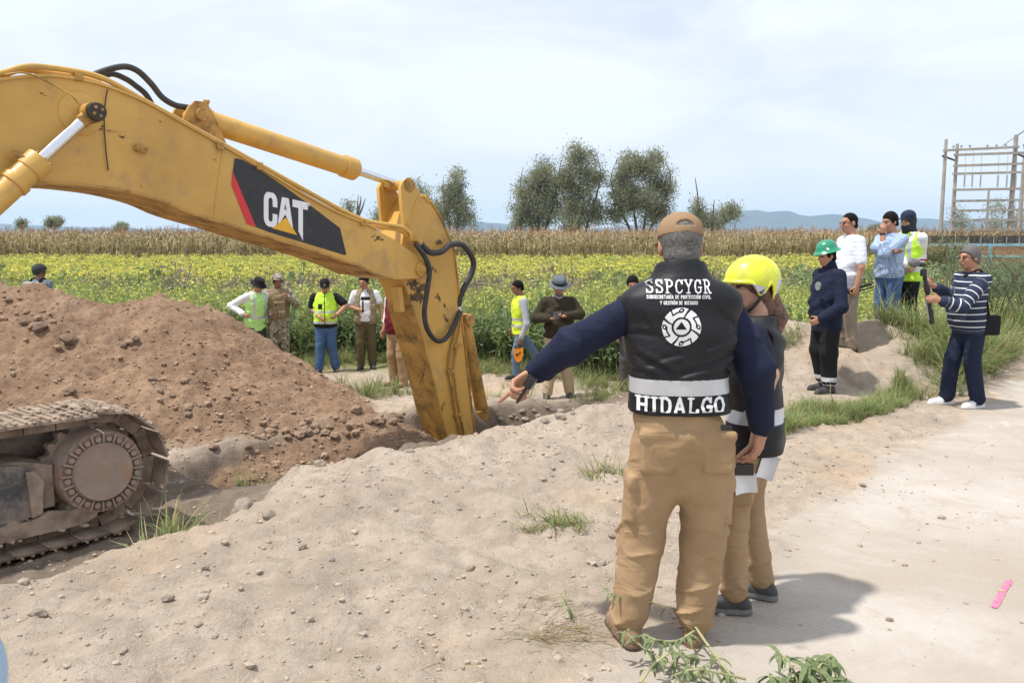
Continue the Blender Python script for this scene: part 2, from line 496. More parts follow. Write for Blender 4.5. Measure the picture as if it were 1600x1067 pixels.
    Lk.new(attr('conc'), hm.inputs['Factor']); Lk.new(hs, hm.inputs['A']); Lk.new(hc, hm.inputs['B'])
    bp = N.new('ShaderNodeBump'); bp.inputs['Strength'].default_value = 0.85; bp.inputs['Distance'].default_value = 0.024
    Lk.new(hm.outputs['Result'], bp.inputs['Height']); Lk.new(bp.outputs['Normal'], b.inputs['Normal'])
    return m
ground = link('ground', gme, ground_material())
tag(ground, 'bare dusty ground with an earth mound, a trench and a pale concrete road', kind='structure')
GBVH = BVHTree.FromPolygons([tuple(v) for v in np.stack([GX.ravel(), GY.ravel(), gz], -1)[(idx[(gy > 2) & (gy < 20)][:, (gx > -14) & (gx < 16)]).ravel()]],
    [tuple(f) for f in (lambda n, m_: np.stack([np.arange(n * m_).reshape(n, m_)[:-1, :-1], np.arange(n * m_).reshape(n, m_)[:-1, 1:], np.arange(n * m_).reshape(n, m_)[1:, 1:], np.arange(n * m_).reshape(n, m_)[1:, :-1]], -1).reshape(-1, 4))(int(((gy > 2) & (gy < 20)).sum()), int(((gx > -14) & (gx < 16)).sum()))])
def drop(x, y):
    h = GBVH.ray_cast(Vector((x, y, 6)), Vector((0, 0, -1)))
    return h[0].z if h[0] is not None else ground_z(x, y)
print('ground', len(gx), len(gy), round(time.time() - T0, 1))

# a stroke of pink spray paint on the road, laid on the slab
def paint_stroke():
    a = gp(1578, 906, 0); b = gp(1553, 950, 0)
    d = (b - a); n = 26; V = []; F = []
    side = Vector((-d.y, d.x, 0)).normalized()
    for i in range(n + 1):
        t = i / n
        p = a.lerp(b, t)
        w = 0.0140 * (0.94 + 0.12 * random.random()) * (.7 if i < 1 or i > n - 1 else 1)
        for k in range(4):
            q = p + side * w * (k / 1.5 - 1) + Vector((random.uniform(-.0015, .0015), random.uniform(-.001, .001), 0))
            V.append((q.x, q.y, drop(q.x, q.y) + 0.004))
    for i in range(n):
        for k in range(3):
            F.append((i * 4 + k, i * 4 + k + 1, i * 4 + 5 + k, i * 4 + 4 + k))
    o = link('paint_mark', mesh_np('paint_mark', V, F), material('pink_spray', (.78, .10, .24), .7, .15, 60, dirt=(.60, .36, .36), dirt_amt=.55, dirt_scale=130))
    tag(o, 'short stroke of pink spray paint on the pale road', 'paint mark')
paint_stroke()

# ================================================================ far hills
def hills(name, dist, pts, depth, label, seed, col):
    xs = np.linspace(pts[0][0], pts[-1][0], 260)
    ys = np.interp(xs, [p[0] for p in pts], [p[1] for p in pts])
    rows = 14; V = []; rng_ = np.random.RandomState(seed)
    for j in range(rows):
        t = j / (rows - 1)                      # 0 foot, 1 ridge
        Y = dist + depth * t
        for k, (px, py) in enumerate(zip(xs, ys)):
            X = (px - 800) / FPX * (dist + depth)
            top = CAMH + (HORIZ - py) / FPX * (dist + depth)
            V.append((X, Y, top * t ** 1.25 - 20 * (1 - t)))
    V = np.array(V).reshape(rows, len(xs), 3)
    nn = fbm(V[..., 0] / 900 + seed, V[..., 1] / 900, 1.0, 5, seed)
    tt = np.linspace(0, 1, rows)[:, None]
    V[..., 2] += nn * V[..., 2].max() * 0.35 * np.sin(tt * math.pi) ** .7
    V[-1, :, 2] += fbm(xs / 26.0, xs * 0, 1.0, 4, seed + 3) * V[..., 2].max() * 0.05
    V[..., 1] += nn * depth * 0.3 * tt
    i_ = np.arange(rows * len(xs)).reshape(rows, -1)
    F = np.stack([i_[:-1, :-1], i_[:-1, 1:], i_[1:, 1:], i_[1:, :-1]], -1).reshape(-1, 4)
    o = link(name, mesh_np(name, V.reshape(-1, 3), F), material('hill_' + str(seed), col, .95, .35, .004, detail=8))
    tag(o, label, kind='structure')
hills('hills', 7600, [(-1500, 366), (-300, 352), (0, 350), (60, 352), (200, 358), (420, 357), (640, 355), (740, 346), (800, 352), (880, 362), (1000, 352), (1080, 338), (1120, 330), (1150, 332), (1170, 329), (1195, 333), (1215, 330),
              (1250, 339), (1290, 337), (1330, 341), (1390, 350), (1420, 345), (1450, 340), (1490, 347), (1540, 340), (1600, 345), (1800, 352), (2600, 366)], 1500, 'blue hazy mountain range on the horizon', 3, (.045, .06, .055))

# ================================================================ plants: leaf-sized faces tiled into one mesh each
def tile(variants, pts, scale, rot, seed=0, tilt=0.12):
    """variants: [(V, quads, mat index per quad)]; one copy at every point"""
    rg = np.random.RandomState(seed)
    pick = rg.randint(0, len(variants), len(pts))
    VV, FF, MM = [], [], []; base = 0
    for k, (V, Fk, Mk) in enumerate(variants):
        sel = np.where(pick == k)[0]
        if not len(sel): continue
        c = np.cos(rot[sel])[:, None]; s = np.sin(rot[sel])[:, None]
        sc = scale[sel][:, None]
        tx = rg.normal(0, tilt, (len(sel), 1)); ty = rg.normal(0, tilt, (len(sel), 1))
        X = V[None, :, 0] * c - V[None, :, 1] * s + V[None, :, 2] * tx
        Y = V[None, :, 0] * s + V[None, :, 1] * c + V[None, :, 2] * ty
        Z = V[None, :, 2] + 0 * X
        P = np.stack([X, Y, Z], -1) * sc[:, :, None] + pts[sel][:, None, :]
        VV.append(P.reshape(-1, 3))
        off = base + np.arange(len(sel)) * len(V)
        FF.append((Fk[None] + off[:, None, None]).reshape(-1, 4))
        MM.append(np.tile(Mk, len(sel)))
        base += len(sel) * len(V)
    return np.concatenate(VV), np.concatenate(FF), np.concatenate(MM)
class Leafy:
    """collects bent leaves, stalks and petals of one plant"""
    def __init__(self, seed): self.V = []; self.F = []; self.M = []; self.r = random.Random(seed)
    def quad(self, pts, m):
        i = len(self.V); self.V += [tuple(p) for p in pts]; self.F.append((i, i + 1, i + 2, i + 3)); self.M.append(m)
    def blade(self, base, dirx, L, w, bend, m, seg=2, rise=0.9):
        """a leaf from base, heading dirx (angle), rising then bending down"""
        b = Vector(base); h = Vector((math.cos(dirx), math.sin(dirx), 0)); side = Vector((-h.y, h.x, 0))
        side = (side + Vector((0, 0, self.r.uniform(-.5, .5)))).normalized()
        prev = None; ang = rise
        p = b.copy()
        for k in range(seg + 1):
            t = k / seg
            ww = w * (0.55 + 1.5 * t * (1 - t)) * (1 - 0.85 * t ** 3) * .5 if k else w * .22
            if k == seg: ww = w * 0.06
            l, r_ = p - side * ww, p + side * ww
            if prev: self.quad([prev[0], prev[1], r_, l], m)
            prev = (l, r_)
            p = p + (h * math.cos(ang) + Vector((0, 0, math.sin(ang)))) * (L / seg)
            ang -= bend / seg
    def stalk(self, a, b, r, m):
        a = Vector(a); b = Vector(b)
        for k in range(2):
            an = k * 1.57 + .4; s = Vector((math.cos(an), math.sin(an), 0)) * r
            self.quad([a - s, a + s, b + s * .5, b - s * .5], m)
    def tuft(self, c, r, n, size, m, flat=0.6):
        for _ in range(n):
            p = Vector(c) + Vector((self.r.gauss(0, r), self.r.gauss(0, r), self.r.gauss(0, r * flat)))
            u = Vector((self.r.gauss(0, 1), self.r.gauss(0, 1), self.r.gauss(0, .6))).normalized(); v = u.orthogonal().normalized()
            v = (v * math.cos(self.r.random() * 6) + u.cross(v) * math.sin(self.r.random() * 6))
            s = size * self.r.uniform(.6, 1.3)
            self.quad([p - u * s - v * s * .6, p + u * s - v * s * .6, p + u * s + v * s * .6, p - u * s + v * s * .6], m)
    def arr(self): return np.array(self.V), np.array(self.F), np.array(self.M)

M_GREEN = material('canola_leaf', (.23, .31, .13), .75, .3, 1.2, hue=(.29, .36, .18), transl=.42, spec=.3)
M_PALE = material('canola_stem', (.34, .41, .18), .75, .25, 1.5, transl=.4, spec=.3)
M_YELLOW = material('canola_petal', (.70, .64, .14), .7, .15, 2.0, transl=.35)
M_LIME = material('canola_top', (.42, .46, .13), .75, .2, 1.0, transl=.3)
def canola(seed, h=1.0, leaves=9, flowers=10, size=.018):
    L = Leafy(seed); r = L.r
    L.stalk((0, 0, 0), (r.uniform(-.08, .08), r.uniform(-.08, .08), h), .010, 1)
    for k in range(leaves):
        z = h * r.uniform(.08, .72)
        L.blade((0, 0, z), r.uniform(0, 6.3), r.uniform(.18, .36) * h, r.uniform(.03, .065), r.uniform(.8, 2.2), 0 if r.random() < .6 else 1)
    for k in range(3 + leaves // 4):
        a = r.uniform(0, 6.3); z = h * r.uniform(.5, .75); q = (math.cos(a) * .16, math.sin(a) * .16, h * r.uniform(.85, 1.08))
        L.stalk((0, 0, z), q, .006, 1)
        L.tuft(q, .035, flowers // 3, size, 2 if r.random() < (.75 if leaves > 2 else .55) else 3)
        L.tuft((q[0], q[1], q[2] - .1), .05, 3, size * 1.3, 3)
    return L.arr()
def wedge_points(n, d0, d1, margin=.08, seed=0, power=1.0, xs=(-1, 1)):
    """points over the part of the field that the view covers (a little beyond each side), nearer rows denser"""
    rg = np.random.RandomState(seed)
    u = rg.rand(n)
    d = (d0 ** (1 - power) + u * (d1 ** (1 - power) - d0 ** (1 - power))) ** (1 / (1 - power)) if power != 1 else d0 * (d1 / d0) ** u
    lim = (0.63 + margin) * d + 1.0
    x = (xs[0] + rg.rand(n) * (xs[1] - xs[0])) * lim
    return x, d, rg
def field_edge(x):
    """near edge of the crop, as the photo shows it: beyond the people, and beyond the embankment on the right"""
    e = np.interp(x, [-14, -9, -6.5, -4.6, -3.2, -2.2, -1.4, -.5, .3, 1.2, 2.2, 3.2, 4.2, 5.5, 8, 14, 40],
                  [13.2, 13.6, 14.1, 14.6, 15.2, 15.4, 15.0, 14.2, 13.9, 13.2, 12.4, 11.45, 11.9, 12.3, 14.2, 21, 52])
    return e
def plants(name, variants, x, y, z, sc, mats, label, seed, tilt=.12, kind='stuff'):
    rg = np.random.RandomState(seed + 100)
    V, F, Mi = tile(variants, np.stack([x, y, z], -1), sc, rg.rand(len(x)) * 6.283, seed, tilt)
    o = link(name, mesh_np(name, V, F, mi=Mi, smooth=False), mats)
    tag(o, label, kind=kind); return o
FM = [M_GREEN, M_PALE, M_YELLOW, M_LIME]
# near plot: leafy plants with yellow tops, 12 to 24 m away
x, d, rg = wedge_points(6600, 11.3, 25, .06, 11, 1.35)
k = (d > field_edge(x) + rg.rand(len(d)) * .5) & (d < 21.5 + 1.5 * np.sin(x * .35) + rg.randn(len(d)) * .8)
x, d = x[k], d[k]
z = ground_parts(x, d)[0]
sc = np.clip(rg.normal(.92, .16, len(x)), .45, 1.3) * np.interp(d - field_edge(x), [0, .8, 2], [.62, .85, 1.0])
plants('canola_crop', [canola(s, 1.05, 15, 7) for s in range(7)], x, d, z - .02, sc, FM, 'leafy green canola with yellow flowers behind the workers', 11)
# far plot in full flower
x, d, rg = wedge_points(9500, 28, 86, .06, 12, 1.25)
k = (d > 27 + 2.5 * np.sin(x * .2 + 1) + rg.randn(len(d)) * 1.0 + np.clip(x - 6, 0, 30) * 1.4) & (d < np.interp(x, [-60, 0, 25, 60], [78.5, 75.5, 73.5, 73.5]))
x, d = x[k], d[k]
plants('flowering_canola', [canola(s + 20, .95, 1, 12, .043) for s in range(6)], x, d, np.full(len(x), -.56), rg.normal(1.0, .1, len(x)), FM, 'yellow flowering canola field before the maize', 12)
# strip of dry purple-brown weeds between the plots, with green ones among them
M_DRY = material('dry_weed', (.28, .225, .17), .9, .3, .8, hue=(.31, .24, .21), transl=.2)
M_DRYG = material('green_weed', (.20, .265, .12), .85, .3, .9, transl=.4)
def weed(seed, green):
    L = Leafy(seed); r = L.r; h = r.uniform(.8, 1.15); m = 1 if green else 0
    for k in range(7):
        a = r.uniform(0, 6.3); q = (math.cos(a) * r.uniform(.05, .4), math.sin(a) * r.uniform(.05, .4), h * r.uniform(.6, 1.1))
        L.stalk((q[0] * .2, q[1] * .2, 0), q, .009, m)
        L.tuft((q[0] * .8, q[1] * .8, q[2] * .8), .10, 7, .03 if not green else .045, m, 1.3)
        for j in range(2): L.blade((q[0] * .5, q[1] * .5, q[2] * r.uniform(.3, .8)), r.uniform(0, 6.3), .22, .04, 1.6, m)
    return L.arr()
rg = np.random.RandomState(19)
x = rg.uniform(-9.5, 4.6, 420); d = field_edge(x) + .15 + np.abs(rg.normal(0, .55, len(x)))
kk = np.ones(len(x), bool)
for p_ in FEET.values(): kk &= np.hypot(x - p_.x, d - p_.y) > .45
x, d = x[kk], d[kk]
plants('edge_weeds', [weed(s + 30, True) for s in range(5)], x, d, ground_parts(x, d)[0], np.clip(rg.normal(.8, .2, len(x)), .4, 1.2), [M_DRY, M_DRYG], 'tall leafy weeds at the near edge of the crop', 19)
x, d, rg = wedge_points(2900, 20, 56, .06, 13, 1.5)
lo = 21.3 + 1.5 * np.sin(x * .35); hi = 29.5 + 2 * np.sin(x * .2 + 1) + np.clip(x - 6, 0, 30) * 1.4
k = (d > lo + rg.randn(len(d)) * .6) & (d < hi + rg.randn(len(d)))
x, d = x[k], d[k]
g = vnoise(x * .28, d * .22, 8) + rg.randn(len(x)) * .15 > np.where(x < 0, .18, .08)
plants('dry_weeds', [weed(s, False) for s in range(5)], x[~g], d[~g], np.full((~g).sum(), -.56), rg.normal(.95, .2, (~g).sum()), [M_DRY, M_DRYG], 'strip of dry purple-brown weeds between the canola plots', 13)
plants('green_weeds', [weed(s + 9, True) for s in range(5)], x[g], d[g], np.full(g.sum(), -.56), rg.normal(1.05, .22, g.sum()), [M_DRY, M_DRYG], 'tall green weeds growing among the dry strip', 14)
# maize, ripening to straw
M_STRAW = material('maize_straw', (.52, .41, .24), .85, .25, .6, hue=(.58, .48, .30), transl=.25)
M_MGREEN = material('maize_green', (.19, .19, .075), .8, .3, .5, transl=.25)
M_TASSEL = material('maize_tassel', (.47, .31, .19), .85, .2, .7)
def maize(seed):
    L = Leafy(seed); r = L.r; h = r.uniform(2.35, 2.75)
    L.stalk((0, 0, 0), (r.uniform(-.1, .1), r.uniform(-.1, .1), h), .02, 0)
    for k in range(9):
        z = h * (.14 + .092 * k)
        m = 1 if (r.random() < (.55 if 1 < k < 8 else .2)) else 0
        L.blade((0, 0, z), r.uniform(0, 6.3), r.uniform(.55, .85), r.uniform(.08, .13), r.uniform(1.8, 3.0), m, 2, 1.15)
    for k in range(4):
        a = r.uniform(0, 6.3); L.stalk((0, 0, h - .05), (math.cos(a) * .13, math.sin(a) * .13, h + r.uniform(.2, .4)), .014, 2)
    return L.arr()
rg = np.random.RandomState(15)
MX, MY = [], []
for row in range(22):
    dist = 0.8 * row if row < 8 else 6.4 + (row - 8) * 2.4
    n = int(760 if row < 5 else 320)
    xx = np.linspace(-85, 100, n) + rg.randn(n) * .12
    yy = np.interp(xx, [-60, 0, 25, 60, 100], [79, 76, 74, 74, 78]) + dist + rg.randn(n) * .15
    kk = np.abs(xx) < .70 * yy + 1
    MX.append(xx[kk]); MY.append(yy[kk])
x = np.concatenate(MX); d = np.concatenate(MY)
plants('maize_field', [maize(s) for s in range(8)], x, d, np.full(len(x), -.6), np.clip(rg.normal(1.12, .07, len(x)), .8, 1.35), [M_STRAW, M_MGREEN, M_TASSEL], 'ripening straw-coloured maize field across the background', 15, .05)
print('field plants', round(time.time() - T0, 1))
# ================================================================ lettering and marks, cut from strokes into thin printed sheets
GLY = dict(
 S=([[(.84, .78), (.74, .93), (.5, .98), (.26, .93), (.15, .76), (.26, .6), (.5, .52), (.76, .42), (.87, .24), (.75, .07), (.5, .02), (.24, .07), (.13, .22)]], [[(.86, .74), (.86, 1)], [(.11, .26), (.11, 0)]]),
 P=([[(.25, 0), (.25, 1)], [(.25, .98), (.65, .98), (.86, .86), (.86, .62), (.65, .5), (.25, .5)]], [[(.05, .0), (.5, .0)], [(.05, 1), (.25, 1)]]),
 C=([[(.88, .74), (.75, .93), (.5, 1), (.22, .87), (.1, .5), (.22, .13), (.5, 0), (.76, .05), (.92, .22)]], [[(.9, .70), (.9, 1)]]),
 Y=([[(.08, 1), (.5, .48)], [(.92, 1), (.5, .48)], [(.5, .48), (.5, 0)]], [[(-.06, 1), (.27, 1)], [(.73, 1), (1.06, 1)], [(.28, 0), (.72, 0)]]),
 G=([[(.88, .74), (.75, .93), (.5, 1), (.22, .87), (.1, .5), (.22, .13), (.5, 0), (.78, .05), (.88, .14), (.88, .44), (.6, .44)]], [[(.9, .70), (.9, 1)], [(.6, .44), (1.0, .44)]]),
 R=([[(.25, 0), (.25, 1)], [(.25, .98), (.65, .98), (.85, .86), (.85, .64), (.65, .5), (.25, .5)], [(.5, .5), (.86, 0)]], [[(.05, 0), (.48, 0)], [(.05, 1), (.25, 1)], [(.78, 0), (1.04, 0)]]),
 H=([[(.2, 0), (.2, 1)], [(.8, 0), (.8, 1)], [(.2, .5), (.8, .5)]], [[(.0, 0), (.4, 0)], [(.0, 1), (.4, 1)], [(.6, 0), (1., 0)], [(.6, 1), (1., 1)]]),
 I=([[(.5, 0), (.5, 1)]], [[(.28, 0), (.72, 0)], [(.28, 1), (.72, 1)]]),
 D=([[(.2, 0), (.2, 1)], [(.2, 1), (.55, 1), (.83, .8), (.9, .5), (.83, .2), (.55, 0), (.2, 0)]], [[(.0, 0), (.3, 0)], [(.0, 1), (.3, 1)]]),
 A=([[(.1, 0), (.5, 1), (.9, 0)], [(.26, .34), (.74, .34)]], [[(-.06, 0), (.28, 0)], [(.72, 0), (1.06, 0)]]),
 L=([[(.25, 1), (.25, 0), (.88, 0), (.88, .2)]], [[(.05, 1), (.48, 1)], [(.05, 0), (.3, 0)]]),
 O=([[(.5, 1), (.2, .87), (.08, .5), (.2, .13), (.5, 0), (.8, .13), (.92, .5), (.8, .87), (.5, 1)]], []),
 B=([[(.2, 0), (.2, 1), (.6, 1), (.8, .88), (.8, .65), (.6, .52), (.2, .52)], [(.6, .52), (.86, .4), (.86, .12), (.6, 0), (.2, 0)]], []),
 U=([[(.15, 1), (.15, .25), (.3, .03), (.5, 0), (.7, .03), (.85, .25), (.85, 1)]], []),
 E=([[(.85, 1), (.2, 1), (.2, 0), (.85, 0)], [(.2, .52), (.75, .52)]], []),
 T=([[(.05, 1), (.95, 1)], [(.5, 1), (.5, 0)]], []),
 N=([[(.15, 0), (.15, 1), (.85, 0), (.85, 1)]], []),
 V=([[(.05, 1), (.5, 0), (.95, 1)]], []))
GLY['Í'] = (GLY['I'][0] + [[(.45, 1.16), (.62, 1.32)]], []); GLY['Ó'] = (GLY['O'][0] + [[(.45, 1.16), (.62, 1.32)]], [])
def text_fn(txt, h, wd, th, serif, gap):
    """inside test for a line of text of cap height h centred on (0, 0 = baseline)"""
    segs = []; x = 0.0
    for ch in txt:
        if ch == ' ': x += wd * .55 + gap; continue
        w = wd * (.5 if ch in 'IÍ' else 1.0)
        st, sf = GLY[ch]
        off = (.5 - .5 * wd / w) if ch in 'IÍ' else 0
        for pl in st + (sf if serif else []):
            t = th * (.72 if pl in sf else 1.0)
            for a, b in zip(pl, pl[1:]):
                ax_ = x + ((a[0] - .5) * wd + w * .5); bx_ = x + ((b[0] - .5) * wd + w * .5)
                segs.append((ax_, a[1] * h, bx_, b[1] * h, t))
        x += w + gap
    W = x - gap
    def fn(u, v):
        u = u + W / 2; d = np.full(u.shape, 1.0)
        for ax_, ay_, bx_, by_, t in segs:
            dx, dy = bx_ - ax_, by_ - ay_; q = np.clip(((u - ax_) * dx + (v - ay_) * dy) / max(1e-12, dx * dx + dy * dy), 0, 1)
            d = np.minimum(d, np.hypot(u - ax_ - q * dx, v - ay_ - q * dy) - t / 2)
        return d < 0
    return fn, W
def print_sheet(name, fn, u0, u1, v0, v1, cell, place, mat, parent, kind=None):
    """flat print: the cells of a fine grid that fn marks, each corner put on the surface by place(u, v)"""
    us = np.arange(u0, u1, cell); vs_ = np.arange(v0, v1, cell)
    U, Vv = np.meshgrid(us + cell / 2, vs_ + cell / 2, indexing='ij')
    on = fn(U, Vv)
    ii, jj = np.where(on)
    used = {}; F = []; P = []
    def vid_(i, j):
        k = (i, j)
        if k not in used: used[k] = len(P); P.append(tuple(place(u0 + i * cell, v0 + j * cell)))
        return used[k]
    for i, j in zip(ii, jj): F.append((vid_(i, j), vid_(i + 1, j), vid_(i + 1, j + 1), vid_(i, j + 1)))
    if not F: return None
    o = link(name, mesh_np(name, P, F, smooth=True), mat, parent)
    if kind: o['kind'] = kind
    return o
def emblem_fn(rad):
    """round emblem: a ring of four scrolled blocks round a disc with a dark triangle"""
    def fn(u, v):
        r = np.hypot(u, v) / rad; a = np.degrees(np.arctan2(v, u)) % 360
        disc = r < .41
        tx, ty = u / rad, v / rad
        tri = (ty > -.13) & (ty < .29 - 1.45 * np.abs(tx + .02))
        q = (a + 24 + 22 * (r - .75)) % 90                       # angle inside one block
        ring = (r > .52) & (r < 1.0)
        gap = (q < 8)
        aa = q * math.pi / 180 * r
        line = (np.abs(r - .76 + .0015 * (q - 50)) < .042) & (q > 20) & (q < 62)
        cut = (np.abs(aa - math.radians(62) * r) < .042) & (r > .74)
        cx = np.cos(np.radians(28)) ; hook = (np.abs(np.hypot((q - 27) * math.pi / 180 * .82, r - .85) - .095) < .036) & ((q < 38) | (r > .84))
        return (disc & ~tri) | (ring & ~gap & ~line & ~cut & ~hook)
    return fn
# ================================================================ excavator
M_CATY = material('digger_yellow', (.56, .325, .07), .42, .10, 1.3, bump=.06, bscale=25, spec=.5, hue=(.60, .36, .085), dirt=(.38, .25, .12), dirt_amt=.30, dirt_scale=2.2)
M_CATW = material('digger_yellow_worn', (.48, .27, .06), .5, .16, 2.5, bump=.1, bscale=25, spec=.45, dirt=(.15, .085, .035), dirt_amt=.50, dirt_scale=4.5)
M_CHROME = material('chrome_rod', (.72, .73, .75), .16, .05, 20, metal=1.0)
M_SMUDGE = material('greasy_smudge', (.10, .060, .025), .6, .5, 9)
M_HOSE = material('hose_rubber', (.035, .033, .032), .55, .3, 12, bump=.2, bscale=90)
M_GREASE = material('greasy_steel', (.035, .028, .022), .45, .4, 14, bump=.3, bscale=30)
M_STEEL = material('dusty_steel', (.16, .115, .085), .85, .3, 7, bump=.5, bscale=40, dirt=(.34, .262, .20), dirt_amt=.8, dirt_scale=5)
M_HUBM = material('dusty_hub', (.30, .235, .19), .85, .18, 6, bump=.4, bscale=50, dirt=(.34, .20, .13), dirt_amt=.5, dirt_scale=7)
M_FRAMEM = material('worn_frame_steel', (.075, .075, .078), .5, .4, 5, bump=.4, bscale=25, dirt=(.26, .205, .165), dirt_amt=.62, dirt_scale=5)
M_DBLACK = material('decal_black', (.022, .023, .026), .45, .2, 8, dirt=(.09, .075, .06), dirt_amt=.25, dirt_scale=6)
M_DRED = material('decal_red', (.62, .028, .035), .45, .1, 8)
M_DWHITE = material('decal_white', (.78, .79, .80), .45, .05, 8)
M_DYEL = material('decal_yellow', (.80, .42, .02), .45, .06, 8)
exc = empty('excavator', (HUB.x, HUB.y, HUB.z - .5))
tag(exc, 'large yellow tracked excavator reaching its boom and stick over the trench', 'excavator')
exc_inv = Matrix.Translation(-Vector(exc.location))
def epart(o, parent=None):
    """hang a part built in world space on the excavator (or on one of its parts)"""
    o.parent = parent or exc
    o.matrix_parent_inverse = exc_inv.copy() if parent is None else Matrix.Identity(4)
    return o
def ebuild(name, bm, mats, parent=None, smooth=True, bevel=0.0, seg=2):
    o = bm_obj(name, bm, mats, None, smooth, bevel, seg)
    if parent is None:
        o.data.transform(exc_inv)
        o.parent = exc
    else:
        o.data.transform(exc_inv)
        o.parent = parent
    return o
CB = HUB.dot(BNRM) - 1.25            # near side plate of the boom
WB = 0.66
def pb(px, py, dv=0.0): return on_plane(px, py, BNRM, CB + dv)
def pb0(px, py, dv):                 # traced on the near plate, then moved sideways
    return on_plane(px, py, BNRM, CB) + BNRM * dv
top_px = [(0, 127), (42, 122), (84, 121), (126.5, 127), (168.7, 138), (225, 161), (281, 192), (348.6, 230), (420, 273), (480, 309), (528, 334), (573, 352), (588, 359.5)]
low_px = [(589.5, 428.5), (561, 415), (522, 400.5), (468, 383.5), (420, 369.5), (369, 353), (300, 332.5), (253, 312), (197, 297), (140.5, 288.5), (98, 285), (53, 285), (0, 292)]
nose_px = [(615, 374), (639, 391), (654, 401), (663, 409), (668, 418), (667, 428), (660, 434), (651, 435), (618, 436.5)]
top = [pb(*p) for p in top_px]; low = [pb(*p) for p in low_px]
foot_top = [top[0] + BDIR * -1.0 + Vector((0, 0, -.30)), top[0] + BDIR * -2.5 + Vector((0, 0, -1.05))]
foot_low = [low[-1] + BDIR * -.9 + Vector((0, 0, -.16)), foot_top[1] + Vector((.12, .12, -.34))]
outline = [foot_top[1], foot_top[0]] + smooth_path(top, 3) + [pb(*p) for p in nose_px] + smooth_path(low, 3) + foot_low
bm = bmesh.new(); add_prism(bm, outline, BNRM * -WB)
boom = ebuild('boom', bm, M_CATY, bevel=.006, seg=1)
def strip(name, path, w0, w1, th, mat, parent, upv=1):
    """a plate bent along path, from w0 to w1 across the boom"""
    bm = bmesh.new(); rows = []
    for i, p in enumerate(path):
        d = (path[min(i + 1, len(path) - 1)] - path[max(i - 1, 0)]).normalized()
        nrm = BNRM.cross(d).normalized() * upv
        if nrm.z * upv < 0: nrm = -nrm
        rows.append([bm.verts.new(p + BNRM * w0), bm.verts.new(p + BNRM * w1), bm.verts.new(p + BNRM * w1 + nrm * th), bm.verts.new(p + BNRM * w0 + nrm * th)])
    for a, b in zip(rows, rows[1:]):
        for k in range(4): bm.faces.new((a[k], a[(k + 1) % 4], b[(k + 1) % 4], b[k]))
    bm.faces.new(rows[0]); bm.faces.new(list(reversed(rows[-1])))
    return ebuild(name, bm, mat, parent, smooth=True)
strip('top_plate', [foot_top[1], foot_top[0]] + smooth_path(top, 4), .022, -WB - .022, .022, M_CATY, boom)
strip('bottom_plate', smooth_path(low, 4) + foot_low, .018, -WB - .018, -.02, M_CATW, boom)
# welded doubler plate seam, boss discs and small brackets on the side
bm = bmesh.new()
c = pb(126, 178); add_cyl(bm, c - BNRM * .02, c + BNRM * .016, .185, .17, 40)
ebuild('boss_plate', bm, M_CATY, boom, bevel=.004, seg=1)
bm = bmesh.new()
add_tube(bm, [p + BNRM * .002 for p in smooth_path([pb(348, 236), pb(340, 285), pb(333, 342)], 6)], .006, 6)
ebuild('weld_seam', bm, M_CATY, boom)
bm = bmesh.new()
c = pb(218, 233); Mx = Matrix((BDIR, Vector((0, 0, 1)), BNRM)).transposed()
add_box(bm, c + BNRM * .03, (.10, .055, .008), Mx @ Matrix.Rotation(-.35, 3, 'Z')); add_box(bm, c + BNRM * .018 + BDIR * -.035, (.01, .05, .045), Mx)
add_cyl(bm, c + BNRM * .03 + BDIR * .04, c + BNRM * .06 + BDIR * .04, .012, seg=8)
ebuild('hose_bracket', bm, M_CATW, boom)
bm = bmesh.new()
add_tube(bm, smooth_path([pb(168, 140, .03), pb(164, 165, .02), pb(163, 200, .02), pb(166, 240, .018), pb(169, 267, .02)], 4), .0055, 6)
ebuild('loose_wire', bm, M_GREASE, boom)
bm = bmesh.new()
add_tube(bm, smooth_path([pb(8, 117, .03), pb(35, 114, .05), pb(60, 121, .06), pb(95, 140, .08), pb(112, 150, .12), pb(124, 164, .14)], 5), .007, 6)
ebuild('grease_line', bm, M_CATW, boom)
bm = bmesh.new()
c = pb(657, 420.5); add_cyl(bm, c - BNRM * .01, c + BNRM * .035, .085, .08, 28); add_cyl(bm, c + BNRM * .03, c + BNRM * .055, .052, .05, 20)
ebuild('nose_pin', bm, M_CATY, boom, bevel=.004, seg=1)
bm = bmesh.new(); c = pb(657, 420.5); add_cyl(bm, c + BNRM * .056, c + BNRM * .064, .030, .028, 16); ebuild('pin_cap', bm, M_CATW, boom)
# decal: dark panel, red stripe, white lettering, yellow triangle (flat print, each a thin sheet on the plate)
def zp(X, Y): return (300 + X * .3, 160 + Y * .3)
def sheet(name, polys, mat, lift, parent=boom):
    bm = bmesh.new()
    for poly in polys:
        vs_ = [bm.verts.new(pb(*zp(*p)) + BNRM * lift) for p in poly]
        bm.faces.new(vs_)
    bmesh.ops.triangulate(bm, faces=bm.faces)
    o = ebuild(name, bm, mat, parent, smooth=False); return o
sheet('decal_panel', [[(226, 292), (260, 300), (330, 338), (460, 425), (600, 525), (770, 655), (803, 792), (795, 796), (560, 724), (400, 676), (334, 650), (212, 362), (220, 296)]], M_DBLACK, .004)
sheet('decal_stripe', [[(210, 358), (204, 430), (285, 634), (332, 651)]], M_DRED, .005)
def arc_poly(cx, cy, rx, ry, a0, a1, n=10):
    return [(cx + rx * math.cos(R(a0 + (a1 - a0) * k / n)), cy + ry * math.sin(R(a0 + (a1 - a0) * k / n))) for k in range(n + 1)]
